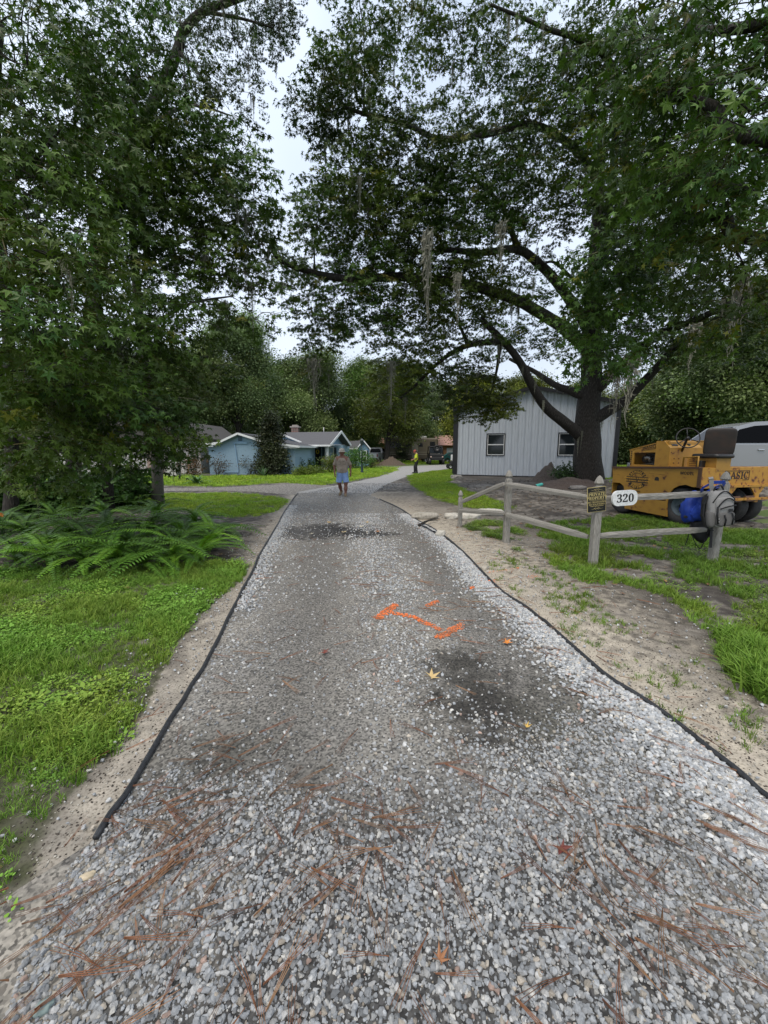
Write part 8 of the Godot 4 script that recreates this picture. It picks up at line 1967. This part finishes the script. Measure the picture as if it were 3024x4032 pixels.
func _ready() -> void:
	var cam := Camera3D.new(); cam.name = "camera"
	cam.fov = 103.0; cam.position = Vector3(0, 1.68, 0); cam.rotation_degrees = Vector3(-8.8, 0, 0); cam.near = 0.05; cam.far = 1500.0
	add_child(cam); cam.current = true
	var we := WorldEnvironment.new(); we.name = "world"
	var env := Environment.new()
	env.background_mode = Environment.BG_SKY
	var sky := Sky.new(); var sm := ProceduralSkyMaterial.new()
	sm.sky_top_color = Color(0.38, 0.455, 0.58).linear_to_srgb(); sm.sky_horizon_color = Color(0.46, 0.52, 0.605).linear_to_srgb(); sm.sky_curve = 0.3
	sm.ground_bottom_color = Color(0.1, 0.11, 0.08).linear_to_srgb(); sm.ground_horizon_color = Color(0.4, 0.43, 0.44).linear_to_srgb()
	sm.sun_angle_max = 1.0
	var cl := NoiseTexture2D.new(); var cn := FastNoiseLite.new(); cn.seed = 3; cn.frequency = 0.006; cn.fractal_octaves = 4
	cl.noise = cn; cl.width = 1024; cl.height = 512; cl.seamless = true
	var cg := Gradient.new(); cg.offsets = PackedFloat32Array([0.0, 0.5, 1.0]); cg.colors = PackedColorArray([Color(1, 1, 1, 0.0), Color(1, 1, 1, 0.10), Color(1, 1, 1, 0.24)]); cl.color_ramp = cg
	sm.sky_cover = cl
	sky.sky_material = sm; env.sky = sky
	env.tonemap_mode = Environment.TONE_MAPPER_LINEAR
	env.tonemap_exposure = 1.65
	env.sdfgi_enabled = true; env.ssao_enabled = true; env.ssil_enabled = true
	we.environment = env; add_child(we)
	var sun := DirectionalLight3D.new(); sun.name = "sun"
	sun.light_energy = 0.5; sun.light_angular_distance = 40.0; sun.light_color = Color(1.0, 0.95, 0.88); sun.shadow_enabled = true
	sun.sky_mode = DirectionalLight3D.SKY_MODE_LIGHT_ONLY
	sun.rotation_degrees = Vector3(-62, -25, 0)
	add_child(sun)
	# shared looks
	leaf_m = leafmat(0.38, Color(0.5, 0.6, 0.12)); grass_m = leafmat(0.6, Color(0.5, 0.6, 0.15)); moss_m = leafmat(0.9, Color(0.3, 0.3, 0.25))
	bark = tex_mat(noise_tex(11, 0.035, [[0.0, Color(0.012, 0.010, 0.008)], [0.45, Color(0.019, 0.016, 0.013)], [0.7, Color(0.042, 0.036, 0.031)], [1.0, Color(0.13, 0.12, 0.105)]], 512), Vector3(1.3, 0.33, 1.3), 0.95, 6.0)
	bark_pale = tex_mat(noise_tex(12, 0.035, [[0.0, Color(0.05, 0.045, 0.04)], [0.5, Color(0.12, 0.11, 0.095)], [1.0, Color(0.22, 0.205, 0.18)]], 512), Vector3(3.0, 0.8, 3.0), 0.95, 2.0)
	var wt := noise_tex(13, 0.03, [[0.0, Color(0.10, 0.09, 0.07)], [0.35, Color(0.23, 0.215, 0.19)], [0.7, Color(0.34, 0.325, 0.29)], [1.0, Color(0.46, 0.445, 0.405)]], 512, FastNoiseLite.TYPE_SIMPLEX_SMOOTH, 5)
	wood_v = tex_mat(wt, Vector3(5.0, 0.45, 5.0), 0.9, 0.6); wood_h = tex_mat(wt, Vector3(0.5, 6.0, 6.0), 0.9, 0.6)
	for c in [Color(0.05, 0.10, 0.02), Color(0.065, 0.14, 0.03), Color(0.085, 0.16, 0.03), Color(0.04, 0.085, 0.022), Color(0.10, 0.17, 0.028)]:
		var lt: StandardMaterial3D = leaf_m.duplicate(); lt.albedo_color = c.linear_to_srgb(); leaf_tints.append(lt)
	for i in 2: sprigs.append(make_sprig(15, 0.088, 0.50, 300 + i))
	for i in 2: near_sprigs.append(make_sprig(13, 0.076, 0.42, 310 + i))
	far_clump = [make_clump(150, 0.13, 1.0, 320), make_clump(150, 0.12, 0.95, 321)]
	bush_clump = [make_clump(40, 0.075, 0.28, 330, 0.9), make_clump(34, 0.13, 0.3, 331, 0.9), make_clump(34, 0.12, 0.3, 332, 0.9)]
	moss_mesh = make_moss(340)
	var lfm := MB.new(); star_leaf(lfm, Vector3.ZERO, Vector3(0, 0, 1), Vector3.UP, 1.0, 0.25); leaf_mesh = lfm.done(leaf_m)
	moss_solid = moss_m.duplicate(); moss_solid.albedo_color = Color(0.23, 0.225, 0.18).linear_to_srgb()
	moss_m.albedo_color = Color(0.26, 0.26, 0.20).linear_to_srgb()
	ground()
	gravel()
	shed()
	house()
	trees()
	lawns()
	ferns()
	fence()
	bags()
	roller()
	pickup("silver_truck", "silver crew cab pickup truck parked behind the yellow roller", Vector3(12.0, 0.5, -13.7), deg_to_rad(-12), mat(0.30, 0.31, 0.32, 0.25, 0.35), true, 1.05)
	far_things()
	people()
	small_things()
